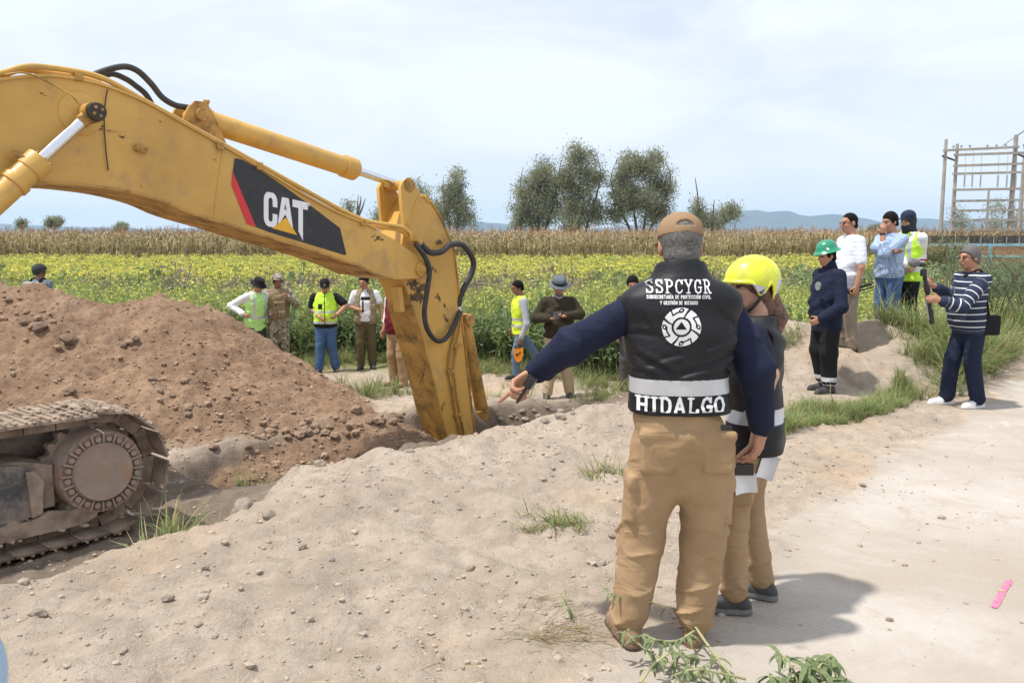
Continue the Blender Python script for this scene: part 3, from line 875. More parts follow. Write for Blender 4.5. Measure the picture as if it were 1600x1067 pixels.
# letters drawn in an upright 100-unit box (y down), then sheared on to the panel
def letters_to_panel(x, y):
    X = 372 + x * .985; Yt = 462 + x * .215; Yb = 640 + x * .245
    return (X, Yt + (Yb - Yt) * y / 100.0)
def in_poly(u, v, poly):
    r = np.zeros(u.shape, bool)
    for (x0, y0), (x1, y1) in zip(poly, poly[1:] + poly[:1]):
        c = ((y0 > v) != (y1 > v)) & (u < (x1 - x0) * (v - y0) / ((y1 - y0) or 1e-9) + x0); r ^= c
    return r
def stadium(u, v, x0, x1, y0, y1, r):
    qx = np.abs(u - (x0 + x1) / 2) - (x1 - x0) / 2 + r; qy = np.abs(v - (y0 + y1) / 2) - (y1 - y0) / 2 + r
    return np.hypot(np.maximum(qx, 0), np.maximum(qy, 0)) + np.minimum(np.maximum(qx, qy), 0) < r
L_C = lambda u, v: stadium(u, v, 0, 72, 0, 100, 26) & ~stadium(u, v, 25, 47, 15, 85, 11) & ~((u > 40) & (v > 40) & (v < 60))
L_A = lambda u, v: in_poly(u, v, [(70, 100), (96, 6), (132, 6), (158, 100), (150, 90), (114, 54), (78, 90)]) & ~in_poly(u, v, [(107, 44), (114, 22), (121, 44), (114, 38)])
L_T = lambda u, v: in_poly(u, v, [(152, 6), (233, 6), (233, 27), (207, 27), (207, 116), (183, 92), (183, 27), (152, 27)])
def place_letter(u, v): return pb(*zp(*letters_to_panel(u, v))) + BNRM * .0062 - Vector(exc.location)
for fn_, u0, u1 in ((L_C, -2, 76), (L_A, 66, 162), (L_T, 150, 236)):
    print_sheet('decal_letter', fn_, u0, u1, -2, 120, 1.0, place_letter, M_DWHITE, boom)
print_sheet('decal_mark', lambda u, v: (np.hypot(u - 240, v - 10) < 5) & (np.hypot(u - 240, v - 10) > 2.5), 232, 248, 2, 18, 1.0, place_letter, M_DWHITE, boom)
sheet('decal_triangle', [[(487, 600), (416, 656), (546, 692)]], M_DYEL, .0075)
# tubes and hoses along the boom
def etube(name, pts, r, mat, parent=None, n=6, seg=10):
    bm = bmesh.new(); add_tube(bm, smooth_path(pts, n), r, seg); return ebuild(name, bm, mat, parent)
tube_px = [(-60, 126), (0, 115), (42, 104), (84, 106.5), (126.5, 113), (157, 121), (183, 133), (225, 157), (281, 188), (337, 219), (400, 254), (468, 292), (528, 325), (564, 342), (585, 348), (624, 354), (639, 363), (654, 376)]
etube('hydraulic_tube', [pb0(x, y, -.01) for x, y in tube_px], .024, M_CATY)
etube('hydraulic_tube', [pb0(x, y + (6 if i > 2 else 3) - (0 if i < 14 else 1), -.09 if i < 15 else -.03) for i, (x, y) in enumerate(tube_px)], .024, M_CATY)
for (x, y) in ((122, 118), (342, 226), (404, 258), (566, 346)):
    bm = bmesh.new(); add_box(bm, pb0(x, y + 2, -.05), (.06, .07, .17), Matrix((BDIR, Vector((0, 0, 1)), BNRM)).transposed()); ebuild('tube_clamp', bm, M_CATW, bevel=.008)
etube('black_hose', [pb(x, y, -.24) for x, y in ((140, 122), (157, 113), (191, 104.5), (214, 110.6), (236, 131), (253, 152), (272, 164), (291, 168))], .027, M_HOSE)
etube('black_hose', [pb(x, y, -.33) for x, y in ((150, 125), (174, 116), (197, 124), (214, 136), (228, 148), (240, 168))], .025, M_HOSE)
# stick cylinder on top of the boom
a, b, c_ = pb(304, 183, -WB / 2), pb(538, 260, -WB / 2), pb(628, 290.5, -WB / 2)
ax = (b - a).normalized()
bm = bmesh.new()
add_cyl(bm, a, b, .105, seg=32); add_cyl(bm, b - ax * .02, b + ax * .14, .122, seg=32); add_cyl(bm, b + ax * .14, b + ax * .165, .10, seg=24)
add_cyl(bm, a + ax * .10, a + ax * .16, .112, seg=32)
cyl = ebuild('stick_cylinder', bm, M_CATY, bevel=.008)
bm = bmesh.new(); add_cyl(bm, b, c_ + ax * .03, .046, seg=24); ebuild('piston_rod', bm, M_CHROME, cyl)
bm = bmesh.new(); q = c_ + ax * .05; add_cyl(bm, q - BNRM * .07, q + BNRM * .07, .075, seg=24); ebuild('rod_eye', bm, M_GREASE, cyl, bevel=.006)
bm = bmesh.new(); q = a - ax * .02
for sgn in (-.13, .13):
    poly = [q + BNRM * sgn + BDIR * u + Vector((0, 0, w)) for u, w in ((-.28, -.26), (-.12, .06), (-.05, .12), (.05, .12), (.12, .04), (.30, -.36))]
    add_prism(bm, poly, BNRM * .03)
add_cyl(bm, q - BNRM * .19, q + BNRM * .19, .06, seg=20)
ebuild('cylinder_lug', bm, M_CATW, cyl, bevel=.005, seg=1)
bm = bmesh.new(); q = a + ax * .13 + Vector((0, 0, .12)); add_cyl(bm, q, q + Vector((0, 0, .07)), .02, seg=10); add_box(bm, q + Vector((0, 0, .06)), (.05, .04, .03)); ebuild('port_fitting', bm, M_CATW, cyl, bevel=.004)
# lift cylinder beside the boom
p0, p1 = on_plane(143, 177, BNRM, CB + .11), on_plane(49, 262, BNRM, CB + .11)
ax = (p1 - p0).normalized()
bm = bmesh.new(); q = p1 - ax * .06
add_cyl(bm, q, q + ax * 1.9, .098, seg=32); add_cyl(bm, q - ax * .03, q + ax * .10, .108, seg=32); add_cyl(bm, q + ax * .20, q + ax * .26, .112, seg=32)
lift = ebuild('lift_cylinder', bm, M_CATY, bevel=.008)
bm = bmesh.new(); add_cyl(bm, p0 + ax * .02, p1, .047, seg=24); ebuild('piston_rod', bm, M_CHROME, lift)
bm = bmesh.new(); add_cyl(bm, p0 - BNRM * .07, p0 + BNRM * .07, .082, seg=28); add_cyl(bm, p0 + ax * .0, p0 + ax * .13, .06, .05, 20); ebuild('rod_eye', bm, M_CATW, lift, bevel=.006)
bm = bmesh.new(); add_cyl(bm, p0 + BNRM * .06, p0 + BNRM * .125, .074, .07, 24); ebuild('lift_pin', bm, M_GREASE, lift, bevel=.008)
for k in range(4):
    bm = bmesh.new(); an = k * 1.57 + .5; q = p0 + BNRM * .122 + (BDIR * math.cos(an) + Vector((0, 0, math.sin(an)))) * .036
    add_cyl(bm, q, q + BNRM * .012, .013, seg=8); ebuild('pin_bolt', bm, M_CATW, lift)
bm = bmesh.new(); q = p0 - BNRM * .14; add_cyl(bm, q - BNRM * .10, q + BNRM * .06, .078, seg=28); ebuild('pin_boss', bm, M_CATY, lift, bevel=.006)
bm = bmesh.new(); q = p1 + ax * .02
add_box(bm, q + ax * .02 + BNRM * .02 + Vector((-.03, 0, .09)), (.16, .10, .06), Matrix.Rotation(.5, 3, 'Y')); ebuild('port_block', bm, M_CATW, lift, bevel=.012)
for k in range(8):
    an = k * .785; fr = frame(ax); q = p1 - ax * .092 + (fr @ Vector((math.cos(an), math.sin(an), 0))) * .083
    bm = bmesh.new(); add_cyl(bm, q - ax * .015, q + ax * .02, .012, seg=6); ebuild('gland_bolt', bm, M_CATW, lift)
# stick
CS = CB - .10; WS = .43
def ps(px, py, dv=0.0): return on_plane(px, py, BNRM, CS + dv)
def ps0(px, py, dv): return on_plane(px, py, BNRM, CS) + BNRM * dv
st_px = [(633, 355), (641, 336), (650, 316), (658, 305), (664, 306), (676, 322), (688, 342), (700, 370), (708, 390), (712, 422), (716, 458), (718, 482), (727, 560), (735, 630), (742, 690), (755, 790),
         (726, 790), (700, 688), (678, 595), (664, 544), (645, 479), (634, 447), (622, 425), (626, 390)]
bm = bmesh.new(); add_prism(bm, [ps(*p) for p in st_px], BNRM * -WS)
stick = ebuild('stick', bm, M_CATY, bevel=.006, seg=1)
ear = [(626, 292), (630, 283), (637, 279), (644, 281), (649, 290), (657, 303), (662, 312), (648, 330), (636, 362), (632, 365), (629, 330)]
for dv in (.002, -WS + .05):
    bm = bmesh.new(); add_prism(bm, [ps0(x, y, dv) for x, y in ear], BNRM * -.052); ebuild('ear_plate', bm, M_CATY, stick, bevel=.005, seg=1)
bm = bmesh.new(); c = ps(639, 289); add_cyl(bm, c - BNRM * (WS + .02), c + BNRM * .02, .058, seg=24); add_cyl(bm, c + BNRM * .0, c + BNRM * .012, .085, .08, 28); ebuild('ear_pin', bm, M_CATW, stick, bevel=.004, seg=1)
bm = bmesh.new()
path = smooth_path([ps0(x, y, .0) for x, y in ((637, 352), (644, 334), (651, 316), (657, 307), (663, 308), (670, 316))], 4)
add_tube(bm, path, .022, 8); ebuild('stiffening_rib', bm, M_CATY, stick)
edge = [ps(*p) for p in st_px[4:15]]
bm = bmesh.new(); rows = []
for i, p in enumerate(edge):
    d = (edge[min(i + 1, len(edge) - 1)] - edge[max(i - 1, 0)]).normalized(); nn = d.cross(BNRM).normalized()
    if nn.dot(BDIR) < 0: nn = -nn
    rows.append([bm.verts.new(p + BNRM * .016), bm.verts.new(p - BNRM * (WS + .016)), bm.verts.new(p - BNRM * (WS + .016) + nn * .02), bm.verts.new(p + BNRM * .016 + nn * .02)])
for a, b in zip(rows, rows[1:]):
    for k in range(4): bm.faces.new((a[k], a[(k + 1) % 4], b[(k + 1) % 4], b[k]))
bm.faces.new(rows[0]); bm.faces.new(list(reversed(rows[-1])))
ebuild('back_plate', bm, M_CATW, stick)
bm = bmesh.new()
inner = [ps(*p) for p in ((645, 479), (664, 544), (678, 595), (700, 688), (726, 790))]
for a, b in zip(inner, inner[1:]):
    add_prism(bm, [a + BNRM * .014, b + BNRM * .014, b - BNRM * (WS + .014), a - BNRM * (WS + .014)], BDIR * -.018)
ebuild('inner_plate', bm, M_CATW, stick, smooth=False)
bm = bmesh.new(); c = ps0(634, 468, -.10); add_box(bm, c - BDIR * .03, (.07, .30, .13), Matrix((BDIR, Vector((0, 0, 1)), BNRM)).transposed() @ Matrix.Rotation(.12, 3, 'Z')); ebuild('stop_block', bm, M_CATY, stick, bevel=.02)
def blot(name, plane, cx, cy, rx, ry, seed, parent, mat=M_GREASE, thr=.0, tilt=0.0, lift=.004):
    ca, sa = math.cos(tilt), math.sin(tilt)
    def fn(u, v):
        a, b = (u * ca + v * sa) / rx, (-u * sa + v * ca) / ry
        return 1 - np.hypot(a, b) + 1.5 * fbm(u / rx * 1.5 + seed, v / ry * 1.5, 1.6, 3, seed) > .35 + thr
    return print_sheet(name, fn, -max(rx, ry) * 1.3, max(rx, ry) * 1.3, -max(rx, ry) * 1.3, max(rx, ry) * 1.3, max(.35, min(rx, ry) / 7), lambda u, v: plane(cx + u, cy + v) + BNRM * lift - Vector(exc.location), mat, parent, 'stuff')
blot('grease_stain', ps, 652, 457, 13, 20, 3, stick, M_SMUDGE, -.1)
for k_, (x_, y_, rx_, ry_, t_) in enumerate(((178, 206, 16, 2.2, .1), (192, 214, 12, 2.5, .2), (66, 147, 9, 1.5, .5), (335, 250, 10, 2, .5), (590, 372, 9, 4, .3), (108, 182, 8, 3, .3), (222, 292, 5, 1.6, .7), (150, 198, 18, 5, .2), (250, 190, 3, 1.5, .2), (470, 392 - 28, 14, 1.3, .35))):
    blot('scuff_mark', pb, x_, y_, rx_, ry_, 11 + k_, boom, M_SMUDGE if k_ % 3 else M_CATW, .12, t_)
for k_, (x_, y_, rx_, ry_, t_) in enumerate(((688, 470, 4, 14, -.6), (697, 500, 3, 12, -.5), (660, 590, 3, 16, .2), (690, 640, 3, 20, .25), (676, 420, 3, 8, -.8), (705, 350, 2, 10, .9))):
    blot('scuff_mark', ps, x_, y_, rx_, ry_, 31 + k_, stick, M_SMUDGE, .1, t_)
blot('grease_stain', ps, 687, 379, 8, 5, 5, stick, M_SMUDGE)
etube('steel_line', [ps(x, y, .03) for x, y in ((719, 489), (711.5, 520), (703.6, 552), (702, 579.5), (707.5, 615), (713, 646), (721, 684), (733, 740))], .016, M_CATW, stick)
etube('steel_line', [ps(x, y, .03) for x, y in ((722, 489), (717, 520), (712, 552), (710, 579.5), (714, 615), (719, 646), (726, 684), (738, 740))], .014, M_CATW, stick)
for (x, y) in ((704, 580), (715, 648), (714, 540)):
    bm = bmesh.new(); add_box(bm, ps(x, y, .02), (.13, .045, .06), Matrix((BDIR, Vector((0, 0, 1)), BNRM)).transposed()); add_cyl(bm, ps(x + 3, y, .04), ps(x + 3, y, .07), .014, seg=8); ebuild('line_clamp', bm, M_CATW, stick, bevel=.006)
etube('black_hose', [ps(x, y, v) for x, y, v in ((655, 376, .10), (662, 386, .12), (674, 395, .13), (690, 393, .13), (705, 382, .12), (724, 384, .10), (739, 406, .08), (737, 427, .06), (726, 448, .03), (718, 469, .0), (717, 483, -.02))], .036, M_HOSE)
etube('black_hose', [ps(x, y, v) for x, y, v in ((648, 380, .12), (656, 390, .16), (664, 402, .17), (671, 423, .17), (667, 457, .16), (663, 489, .14), (668, 515, .12), (682, 532, .10), (697, 528, .08), (711, 505, .06), (719, 487, .03))], .030, M_HOSE)
bm = bmesh.new(); add_box(bm, ps(645, 370, .11), (.11, .10, .09), Matrix((BDIR, Vector((0, 0, 1)), BNRM)).transposed()); add_cyl(bm, ps(650, 374, .11), ps(657, 381, .12), .042, seg=14); ebuild('hose_fitting', bm, M_CATW, bevel=.01)
bm = bmesh.new(); add_cyl(bm, ps(717, 478, -.02), ps(718, 494, -.03), .045, seg=14); ebuild('hose_fitting', bm, M_CHROME, bevel=.006)
# bucket cylinder on the outer side of the stick
a, b = ps(723, 500, -WS / 2), ps(752, 645, -WS / 2)
ax = (b - a).normalized()
sh = BDIR * .02
bm = bmesh.new(); add_cyl(bm, a + sh, b + sh, .088, seg=28); add_cyl(bm, b + sh - ax * .06, b + sh + ax * .10, .106, seg=28); add_cyl(bm, b + sh + ax * .10, b + sh + ax * .14, .115, seg=28)
bc = ebuild('bucket_cylinder', bm, M_CATW, bevel=.008)
bm = bmesh.new(); add_cyl(bm, b + sh, b + sh + ax * .9, .05, seg=20); ebuild('piston_rod', bm, M_CHROME, bc)
bm = bmesh.new(); add_cyl(bm, a + sh - BNRM * .13, a + sh + BNRM * .13, .07, seg=20); add_box(bm, a + sh * .4, (.14, .16, .2), Matrix((BDIR, Vector((0, 0, 1)), BNRM)).transposed()); ebuild('cylinder_lug', bm, M_CATW, bc, bevel=.01)

# ---- near crawler track
def tk(u, v, z): return HUB + BDIR * u + BNRM * v + Vector((0, 0, z))
TM = Matrix((BDIR, BNRM * -1, Vector((0, 0, 1)))).transposed()
RT, LT = .375, 3.5
per = 2 * LT + 2 * math.pi * RT; NS = 46; pitch = per / NS
def track_pos(s):
    s %= per
    if s < LT: return (-LT + s, RT + .012 * math.sin(s * 3.0) - .03 * math.sin(math.pi * s / LT), 0.0)
    s -= LT
    if s < math.pi * RT: a = s / RT; return (RT * math.sin(a), RT * math.cos(a), -a)
    s -= math.pi * RT
    if s < LT: return (-s, -RT, math.pi)
    s -= LT; a = s / RT; return (-LT - RT * math.sin(a), -RT * math.cos(a), math.pi - a)
bm = bmesh.new()
for k in range(NS):
    u, z, a = track_pos((k + .5) * pitch)
    rot = TM @ Matrix.Rotation(-a, 3, 'Y')
    for v in (-.16, -.34):
        add_box(bm, tk(u, v, z) , (pitch * .96, .035, .085), rot)
track = ebuild('track', bm, M_STEEL, smooth=False)
bm = bmesh.new()
add_box(bm, (0, 0, .056), (pitch * .985, .60, .018))
for gx_ in (-.062, 0.0, .062): add_box(bm, (gx_, 0, .072), (.018, .60, .018))
add_box(bm, (pitch * .47, 0, .048), (.02, .60, .012))
for v in list(bm.verts):
    v.co += Vector((random.uniform(-.002, .002), random.uniform(-.006, .006), random.uniform(-.002, .002)))
shoe_me = bpy.data.meshes.new('track_shoe'); bmesh.ops.recalc_face_normals(bm, faces=bm.faces); bm.to_mesh(shoe_me); bm.free(); shoe_me.materials.append(M_STEEL)
eo = Vector(exc.location)
for k in range(NS):
    u, z, a = track_pos((k + .5) * pitch)
    o = bpy.data.objects.new('track_shoe', shoe_me); COL.objects.link(o); o.parent = track
    p = tk(u, -.245, z) - eo
    o.matrix_local = Matrix.Translation(p) @ (TM @ Matrix.Rotation(-a + random.uniform(-.02, .02), 3, 'Y')).to_4x4()
AX = -BNRM
bm = bmesh.new()
fr = Matrix.Translation(tk(0, 0, 0)) @ Matrix((BDIR, Vector((0, 0, 1)), BNRM)).transposed().to_4x4()
add_lathe(bm, [(0, .0), (.175, -.002), (.195, .006), (.205, -.008), (.215, -.035), (.262, -.035), (.285, -.028), (.292, -.05), (.295, -.20), (.31, -.22), (.31, -.30), (0, -.30)], 48, fr)
hubo = ebuild('final_drive', bm, M_HUBM)
for k in range(20):
    an = 2 * math.pi * (k + .3) / 20
    d = BDIR * math.cos(an) + Vector((0, 0, math.sin(an)))
    bm = bmesh.new()
    add_cyl(bm, HUB + d * .238 - BNRM * .036, HUB + d * .238 - BNRM * random.uniform(.002, .010), .024, .021, 8)
    ebuild('hub_bolt', bm, M_HUBM, hubo, bevel=.003, seg=1)
    bm = bmesh.new(); an += math.pi / 20; d = BDIR * math.cos(an) + Vector((0, 0, math.sin(an)))
    rot = Matrix((d, BNRM.cross(d), BNRM)).transposed()
    add_box(bm, HUB + d * .247 - BNRM * .022, (.075, .017, .030), rot); ebuild('hub_rib', bm, M_HUBM, hubo, bevel=.004, seg=1)
bm = bmesh.new()
N_T = 21
ring = []
for k in range(N_T * 4):
    rr = .355 if (k % 4) in (1, 2) else .315
    an = 2 * math.pi * k / (N_T * 4); ring.append(HUB + BNRM * -.20 + (BDIR * math.cos(an) + Vector((0, 0, math.sin(an)))) * rr)
add_prism(bm, ring, BNRM * -.07); ebuild('sprocket', bm, M_STEEL)
# frame beam with its end plate, rollers and guards
bm = bmesh.new()
prof = [(-3.1, -.20), (-.52, -.22), (-.43, -.20), (-.40, .02), (-.46, .10), (-.52, .145), (-.62, .16), (-3.1, .17)]
add_prism(bm, [tk(u, -.045, z) for u, z in prof], BNRM * -.05)
tf = ebuild('track_frame', bm, M_FRAMEM, bevel=.012)
bm = bmesh.new(); add_prism(bm, [tk(u, -.10, z) for u, z in [(-3.1, -.19), (-.30, -.19), (-.30, .10), (-.5, .16), (-3.1, .20)]], BNRM * -.34); ebuild('frame_beam', bm, M_STEEL, tf, bevel=.015)
bm = bmesh.new(); add_prism(bm, [tk(u, -.02, z) for u, z in [(-.47, -.215), (-.405, -.20), (-.385, .02), (-.445, .10), (-.49, .10)]], BNRM * -.03); ebuild('end_plate', bm, M_STEEL, tf, bevel=.01)
bm = bmesh.new(); add_prism(bm, [tk(u, -.47, z) for u, z in [(-3.3, -.33), (.12, -.33), (.2, 0), (.12, .31), (-3.3, .31)]], BNRM * -.04); ebuild('inner_guard', bm, M_STEEL, tf)
for k in range(7):
    u = -.16 - k * .42
    bm = bmesh.new()
    fr = Matrix.Translation(tk(u, -.05, -.27)) @ Matrix((BDIR, Vector((0, 0, 1)), BNRM)).transposed().to_4x4()
    add_lathe(bm, [(.02, .01), (.055, .01), (.06, -.01), (.095, -.03), (.10, -.13), (.075, -.14), (.075, -.36), (.10, -.37), (.10, -.44), (.02, -.45)], 24, fr)
    ebuild('track_roller', bm, M_STEEL, tf)
bm = bmesh.new(); add_prism(bm, [tk(u, -.03, z) for u, z in [(-.75, -.34), (-.15, -.345), (-.06, -.31), (-.03, -.25), (-.10, -.21), (-.22, -.225), (-.36, -.20), (-.48, -.24), (-.75, -.235)]], BNRM * -.03); ebuild('roller_guard', bm, M_STEEL, tf, bevel=.012)
print('excavator', round(time.time() - T0, 1))
# ================================================================ bodies and clothes: solid shapes blended on a grid, then skinned
def v3(*a): return np.array(a, dtype=float)
def rcone(a, b, r1, r2, fold=0.0, ff=36.0, ph=0.0, sq=None):
    """tapered limb from a to b; fold adds cloth creases across it; sq=(axis, factor) flattens it along axis"""
    a = np.array(a, float); b = np.array(b, float); ba = b - a; L2 = max(1e-9, ba @ ba); Ln = math.sqrt(L2)
    ax = ba / Ln
    rm = max(r1, r2) + abs(fold) + .004
    def fn(P):
        q = P - a
        h = np.clip((q @ ba) / L2, 0, 1)
        w = q - h[..., None] * ba
        if sq is not None:
            n, f = sq
            w = w + (w @ n)[..., None] * n * (f - 1)
        d = np.sqrt((w * w).sum(-1)) - (r1 + (r2 - r1) * h)
        if fold:
            s = (q @ ax)
            e = 0.35 + 0.65 * np.exp(-((h - 1) / .28) ** 2) + 0.3 * np.exp(-(h / .2) ** 2)
            tw = .9 * np.sin(P[..., 0] * 14 + ph) + .9 * np.sin(P[..., 1] * 16 + 1.3 * ph) + .8 * np.sin(P[..., 2] * 11 - ph)
            w1 = 1 - np.abs(np.sin(s * ff * .5 + 1.0 * tw + ph)); w2 = 1 - np.abs(np.sin(s * ff * .27 - .9 * tw + 2.3 * ph))
            m1 = np.clip(.45 + .75 * np.sin(P[..., 2] * 17 + P[..., 0] * 23 + 3 * ph) * np.sin(P[..., 1] * 21 - P[..., 2] * 9 + ph), 0, 1)
            m2 = np.clip(.40 + .8 * np.sin(P[..., 2] * 11 - P[..., 0] * 19 + ph) * np.sin(P[..., 1] * 17 + P[..., 0] * 13 - 2 * ph), 0, 1)
            d = d - fold * e * (1.15 * m1 * w1 ** 3 + 1.0 * m2 * w2 ** 5 - .18)
        return d
    return fn, np.minimum(a, b) - rm * (1.0 if sq is None else 1.35), np.maximum(a, b) + rm * (1.0 if sq is None else 1.35)
def ell(c, r, M=None):
    c = np.array(c, float); r = np.array(r, float)
    def fn(P):
        q = P - c
        if M is not None: q = q @ M
        k0 = np.sqrt(((q / r) ** 2).sum(-1)); k1 = np.sqrt(((q / r ** 2) ** 2).sum(-1)) + 1e-9
        return k0 * (k0 - 1) / k1
    e = np.full(3, r.max()) if M is not None else r
    return fn, c - e, c + e
def rbox(c, h, rad=.01, M=None):
    c = np.array(c, float); h = np.array(h, float)
    def fn(P):
        q = P - c
        if M is not None: q = q @ M
        q = np.abs(q) - (h - rad)
        return np.sqrt((np.maximum(q, 0) ** 2).sum(-1)) + np.minimum(q.max(-1), 0) - rad
    e = np.full(3, np.linalg.norm(h)) if M is not None else h
    return fn, c - e, c + e
def loft(O, M, rows, n=2.3, fold=0.0, ph=0.0, cap=.012, ff=1.0, creases=()):
    """stack of rounded cross sections (z, half width, half depth, y offset, x offset) in the frame M at O"""
    O = np.array(O, float)
    zr = np.array([r[0] for r in rows]); zz = np.linspace(zr[0], zr[-1], 90)
    def sm(k):
        v = np.interp(zz, zr, [r[k] if len(r) > k else 0.0 for r in rows])
        for _ in range(5): v[1:-1] = .25 * v[:-2] + .5 * v[1:-1] + .25 * v[2:]
        return v
    A, B, Yo, Xo = sm(1), sm(2), sm(3), sm(4)
    def fn(P):
        q = (P - O) @ M
        z = q[..., 2]
        a = np.interp(z, zz, A); b = np.interp(z, zz, B); yo = np.interp(z, zz, Yo); xo = np.interp(z, zz, Xo)
        x = (q[..., 0] - xo); y = (q[..., 1] - yo)
        r = (np.abs(x / a) ** n + np.abs(y / b) ** n) ** (1 / n)
        rad = np.sqrt(x * x + y * y)
        d = rad * (1 - 1 / np.maximum(r, 1e-3))
        if fold:
            w = np.sin((z * 31 + x * 17) * ff + 1.9 * np.sin((x * 15 - z * 9) * ff + ph) + ph) * np.sin((x * 9 + y * 7) * ff + 2 * ph) + .6 * np.sin((z * 47 - x * 26) * ff + 1.5 * np.sin(z * 13 * ff + 2 * ph))
            d = d + fold * w
        for (x0, z0, x1, z1, dep, wid) in creases:      # drawn folds on the back: a valley with a ridge beside it
            dx, dz = x1 - x0, z1 - z0; L_ = math.hypot(dx, dz)
            t = ((q[..., 0] - x0) * dx + (z - z0) * dz) / (L_ * L_); tc_ = np.clip(t, 0, 1)
            bend = .012 * np.sin(tc_ * 3.1 + x0 * 40)
            sd_ = ((q[..., 0] - x0) * dz - (z - z0) * dx) / L_ + bend
            ends = np.exp(-(np.maximum(np.abs(t - .5) - .38, 0) / .10) ** 2) * (y > 0)
            d = d + dep * ends * (np.exp(-(sd_ / wid) ** 2) - .75 * np.exp(-((sd_ - 1.7 * wid) / (1.1 * wid)) ** 2))
        c = np.maximum(zz[0] - z, z - zz[-1])
        h = np.clip(.5 + .5 * (d - c) / cap, 0, 1)
        return c + (d - c) * h + cap * h * (1 - h)
    m = max(A.max() + np.abs(Xo).max(), B.max() + np.abs(Yo).max()) + .03
    cs = np.array([[x, y, z] for x in (-m, m) for y in (-m, m) for z in (zz[0] - .02, zz[-1] + .02)]) @ M.T + O
    return fn, cs.min(0), cs.max(0)
def G(prims, k=.02, cuts=(), ck=.006, inter=()):
    return dict(p=[p for p in prims if p is not None], k=k, cuts=cuts, ck=ck, inter=inter)
_E12 = [((0,0,0),(1,0,0)),((0,1,0),(1,1,0)),((0,0,1),(1,0,1)),((0,1,1),(1,1,1)),((0,0,0),(0,1,0)),((1,0,0),(1,1,0)),((0,0,1),(0,1,1)),((1,0,1),(1,1,1)),((0,0,0),(0,0,1)),((1,0,0),(1,0,1)),((0,1,0),(0,1,1)),((1,1,0),(1,1,1))]
def skin_mesh(name, groups, vox):
    """one closed surface round all groups; returns the mesh and the face centres"""
    lo = np.min([p[1] for g in groups for p in g['p']], axis=0) - 3 * vox
    hi = np.max([p[2] for g in groups for p in g['p']], axis=0) + 3 * vox
    ax = [np.arange(lo[i], hi[i] + vox, vox) for i in range(3)]
    shp = tuple(len(a) for a in ax)
    D = np.full(shp, 1.0, dtype=np.float32)
    def block(l, h, pad):
        r = []
        for i in range(3):
            a = max(0, int((l[i] - pad - lo[i]) / vox)); b = min(shp[i], int((h[i] + pad - lo[i]) / vox) + 2)
            r.append(slice(a, max(b, a + 1)))
        return tuple(r)
    def pts(bl): return np.stack(np.meshgrid(ax[0][bl[0]], ax[1][bl[1]], ax[2][bl[2]], indexing='ij'), -1)
    for g in groups:
        k = g['k']
        gl = np.min([p[1] for p in g['p']], axis=0); gh = np.max([p[2] for p in g['p']], axis=0)
        gb = block(gl, gh, 2.5 * vox)
        Dg = np.full(tuple(s.stop - s.start for s in gb), 1.0, dtype=np.float32)
        off = [s.start for s in gb]
        def sub(bl): return tuple(slice(max(0, s.start - o), max(0, s.stop - o)) for s, o in zip(bl, off))
        for fn, l, h in g['p']:
            bl = block(l, h, 2.5 * vox + k)
            bl = tuple(slice(max(s.start, t.start), min(s.stop, t.stop)) for s, t in zip(bl, gb))
            if any(s.stop <= s.start for s in bl): continue
            sb = sub(bl)
            d = fn(pts(bl)).astype(np.float32)
            e = Dg[sb]
            hh = np.clip(.5 + .5 * (e - d) / k, 0, 1)
            Dg[sb] = e + (d - e) * hh - k * hh * (1 - hh)
        for fn, l, h in g['cuts']:
            bl = block(l, h, 2.5 * vox); bl = tuple(slice(max(s.start, t.start), min(s.stop, t.stop)) for s, t in zip(bl, gb))
            if any(s.stop <= s.start for s in bl): continue
            sb = sub(bl); d = -fn(pts(bl)).astype(np.float32); e = Dg[sb]; ck = g['ck']
            hh = np.clip(.5 + .5 * (e - d) / ck, 0, 1)
            Dg[sb] = d + (e - d) * hh + ck * hh * (1 - hh)
        for fn in g['inter']:
            Dg = np.maximum(Dg, fn(pts(gb)).astype(np.float32))
        D[gb] = np.minimum(D[gb], Dg)
    ins = D < 0
    cnt = np.zeros(tuple(s - 1 for s in shp), dtype=np.uint8)
    for i in (0, 1):
        for j in (0, 1):
            for l_ in (0, 1):
                cnt += ins[i:shp[0] - 1 + i, j:shp[1] - 1 + j, l_:shp[2] - 1 + l_]
    act = np.argwhere((cnt > 0) & (cnt < 8))
    vid = np.full(cnt.shape, -1, dtype=np.int32); vid[act[:, 0], act[:, 1], act[:, 2]] = np.arange(len(act))
    acc = np.zeros((len(act), 3)); n = np.zeros(len(act))
    for a, b in _E12:
        a = np.array(a); b = np.array(b)
        ia = act + a; ib = act + b
        va = D[ia[:, 0], ia[:, 1], ia[:, 2]]; vb = D[ib[:, 0], ib[:, 1], ib[:, 2]]
        c = (va < 0) != (vb < 0)
        t = va[c] / (va[c] - vb[c])
        acc[c] += ia[c] + t[:, None] * (b - a); n[c] += 1
    V = lo + acc / n[:, None] * vox
    Q = []
    for d in range(3):
        e, f = (d + 1) % 3, (d + 2) % 3
        s0 = [slice(1, -1)] * 3; s0[d] = slice(0, -1); s1 = list(s0); s1[d] = slice(1, None)
        A = ins[tuple(s0)]; B = ins[tuple(s1)]
        ch = np.argwhere(A != B); flip = A[A != B]
        base = ch + 1; base[:, d] -= 1
        def cell(de, df):
            c = base.copy(); c[:, e] += de; c[:, f] += df
            return vid[c[:, 0], c[:, 1], c[:, 2]]
        q = np.stack([cell(-1, -1), cell(0, -1), cell(0, 0), cell(-1, 0)], -1)
        q[~flip] = q[~flip][:, ::-1]
        Q.append(q)
    Q = np.concatenate(Q)
    Q = Q[(Q >= 0).all(1)]
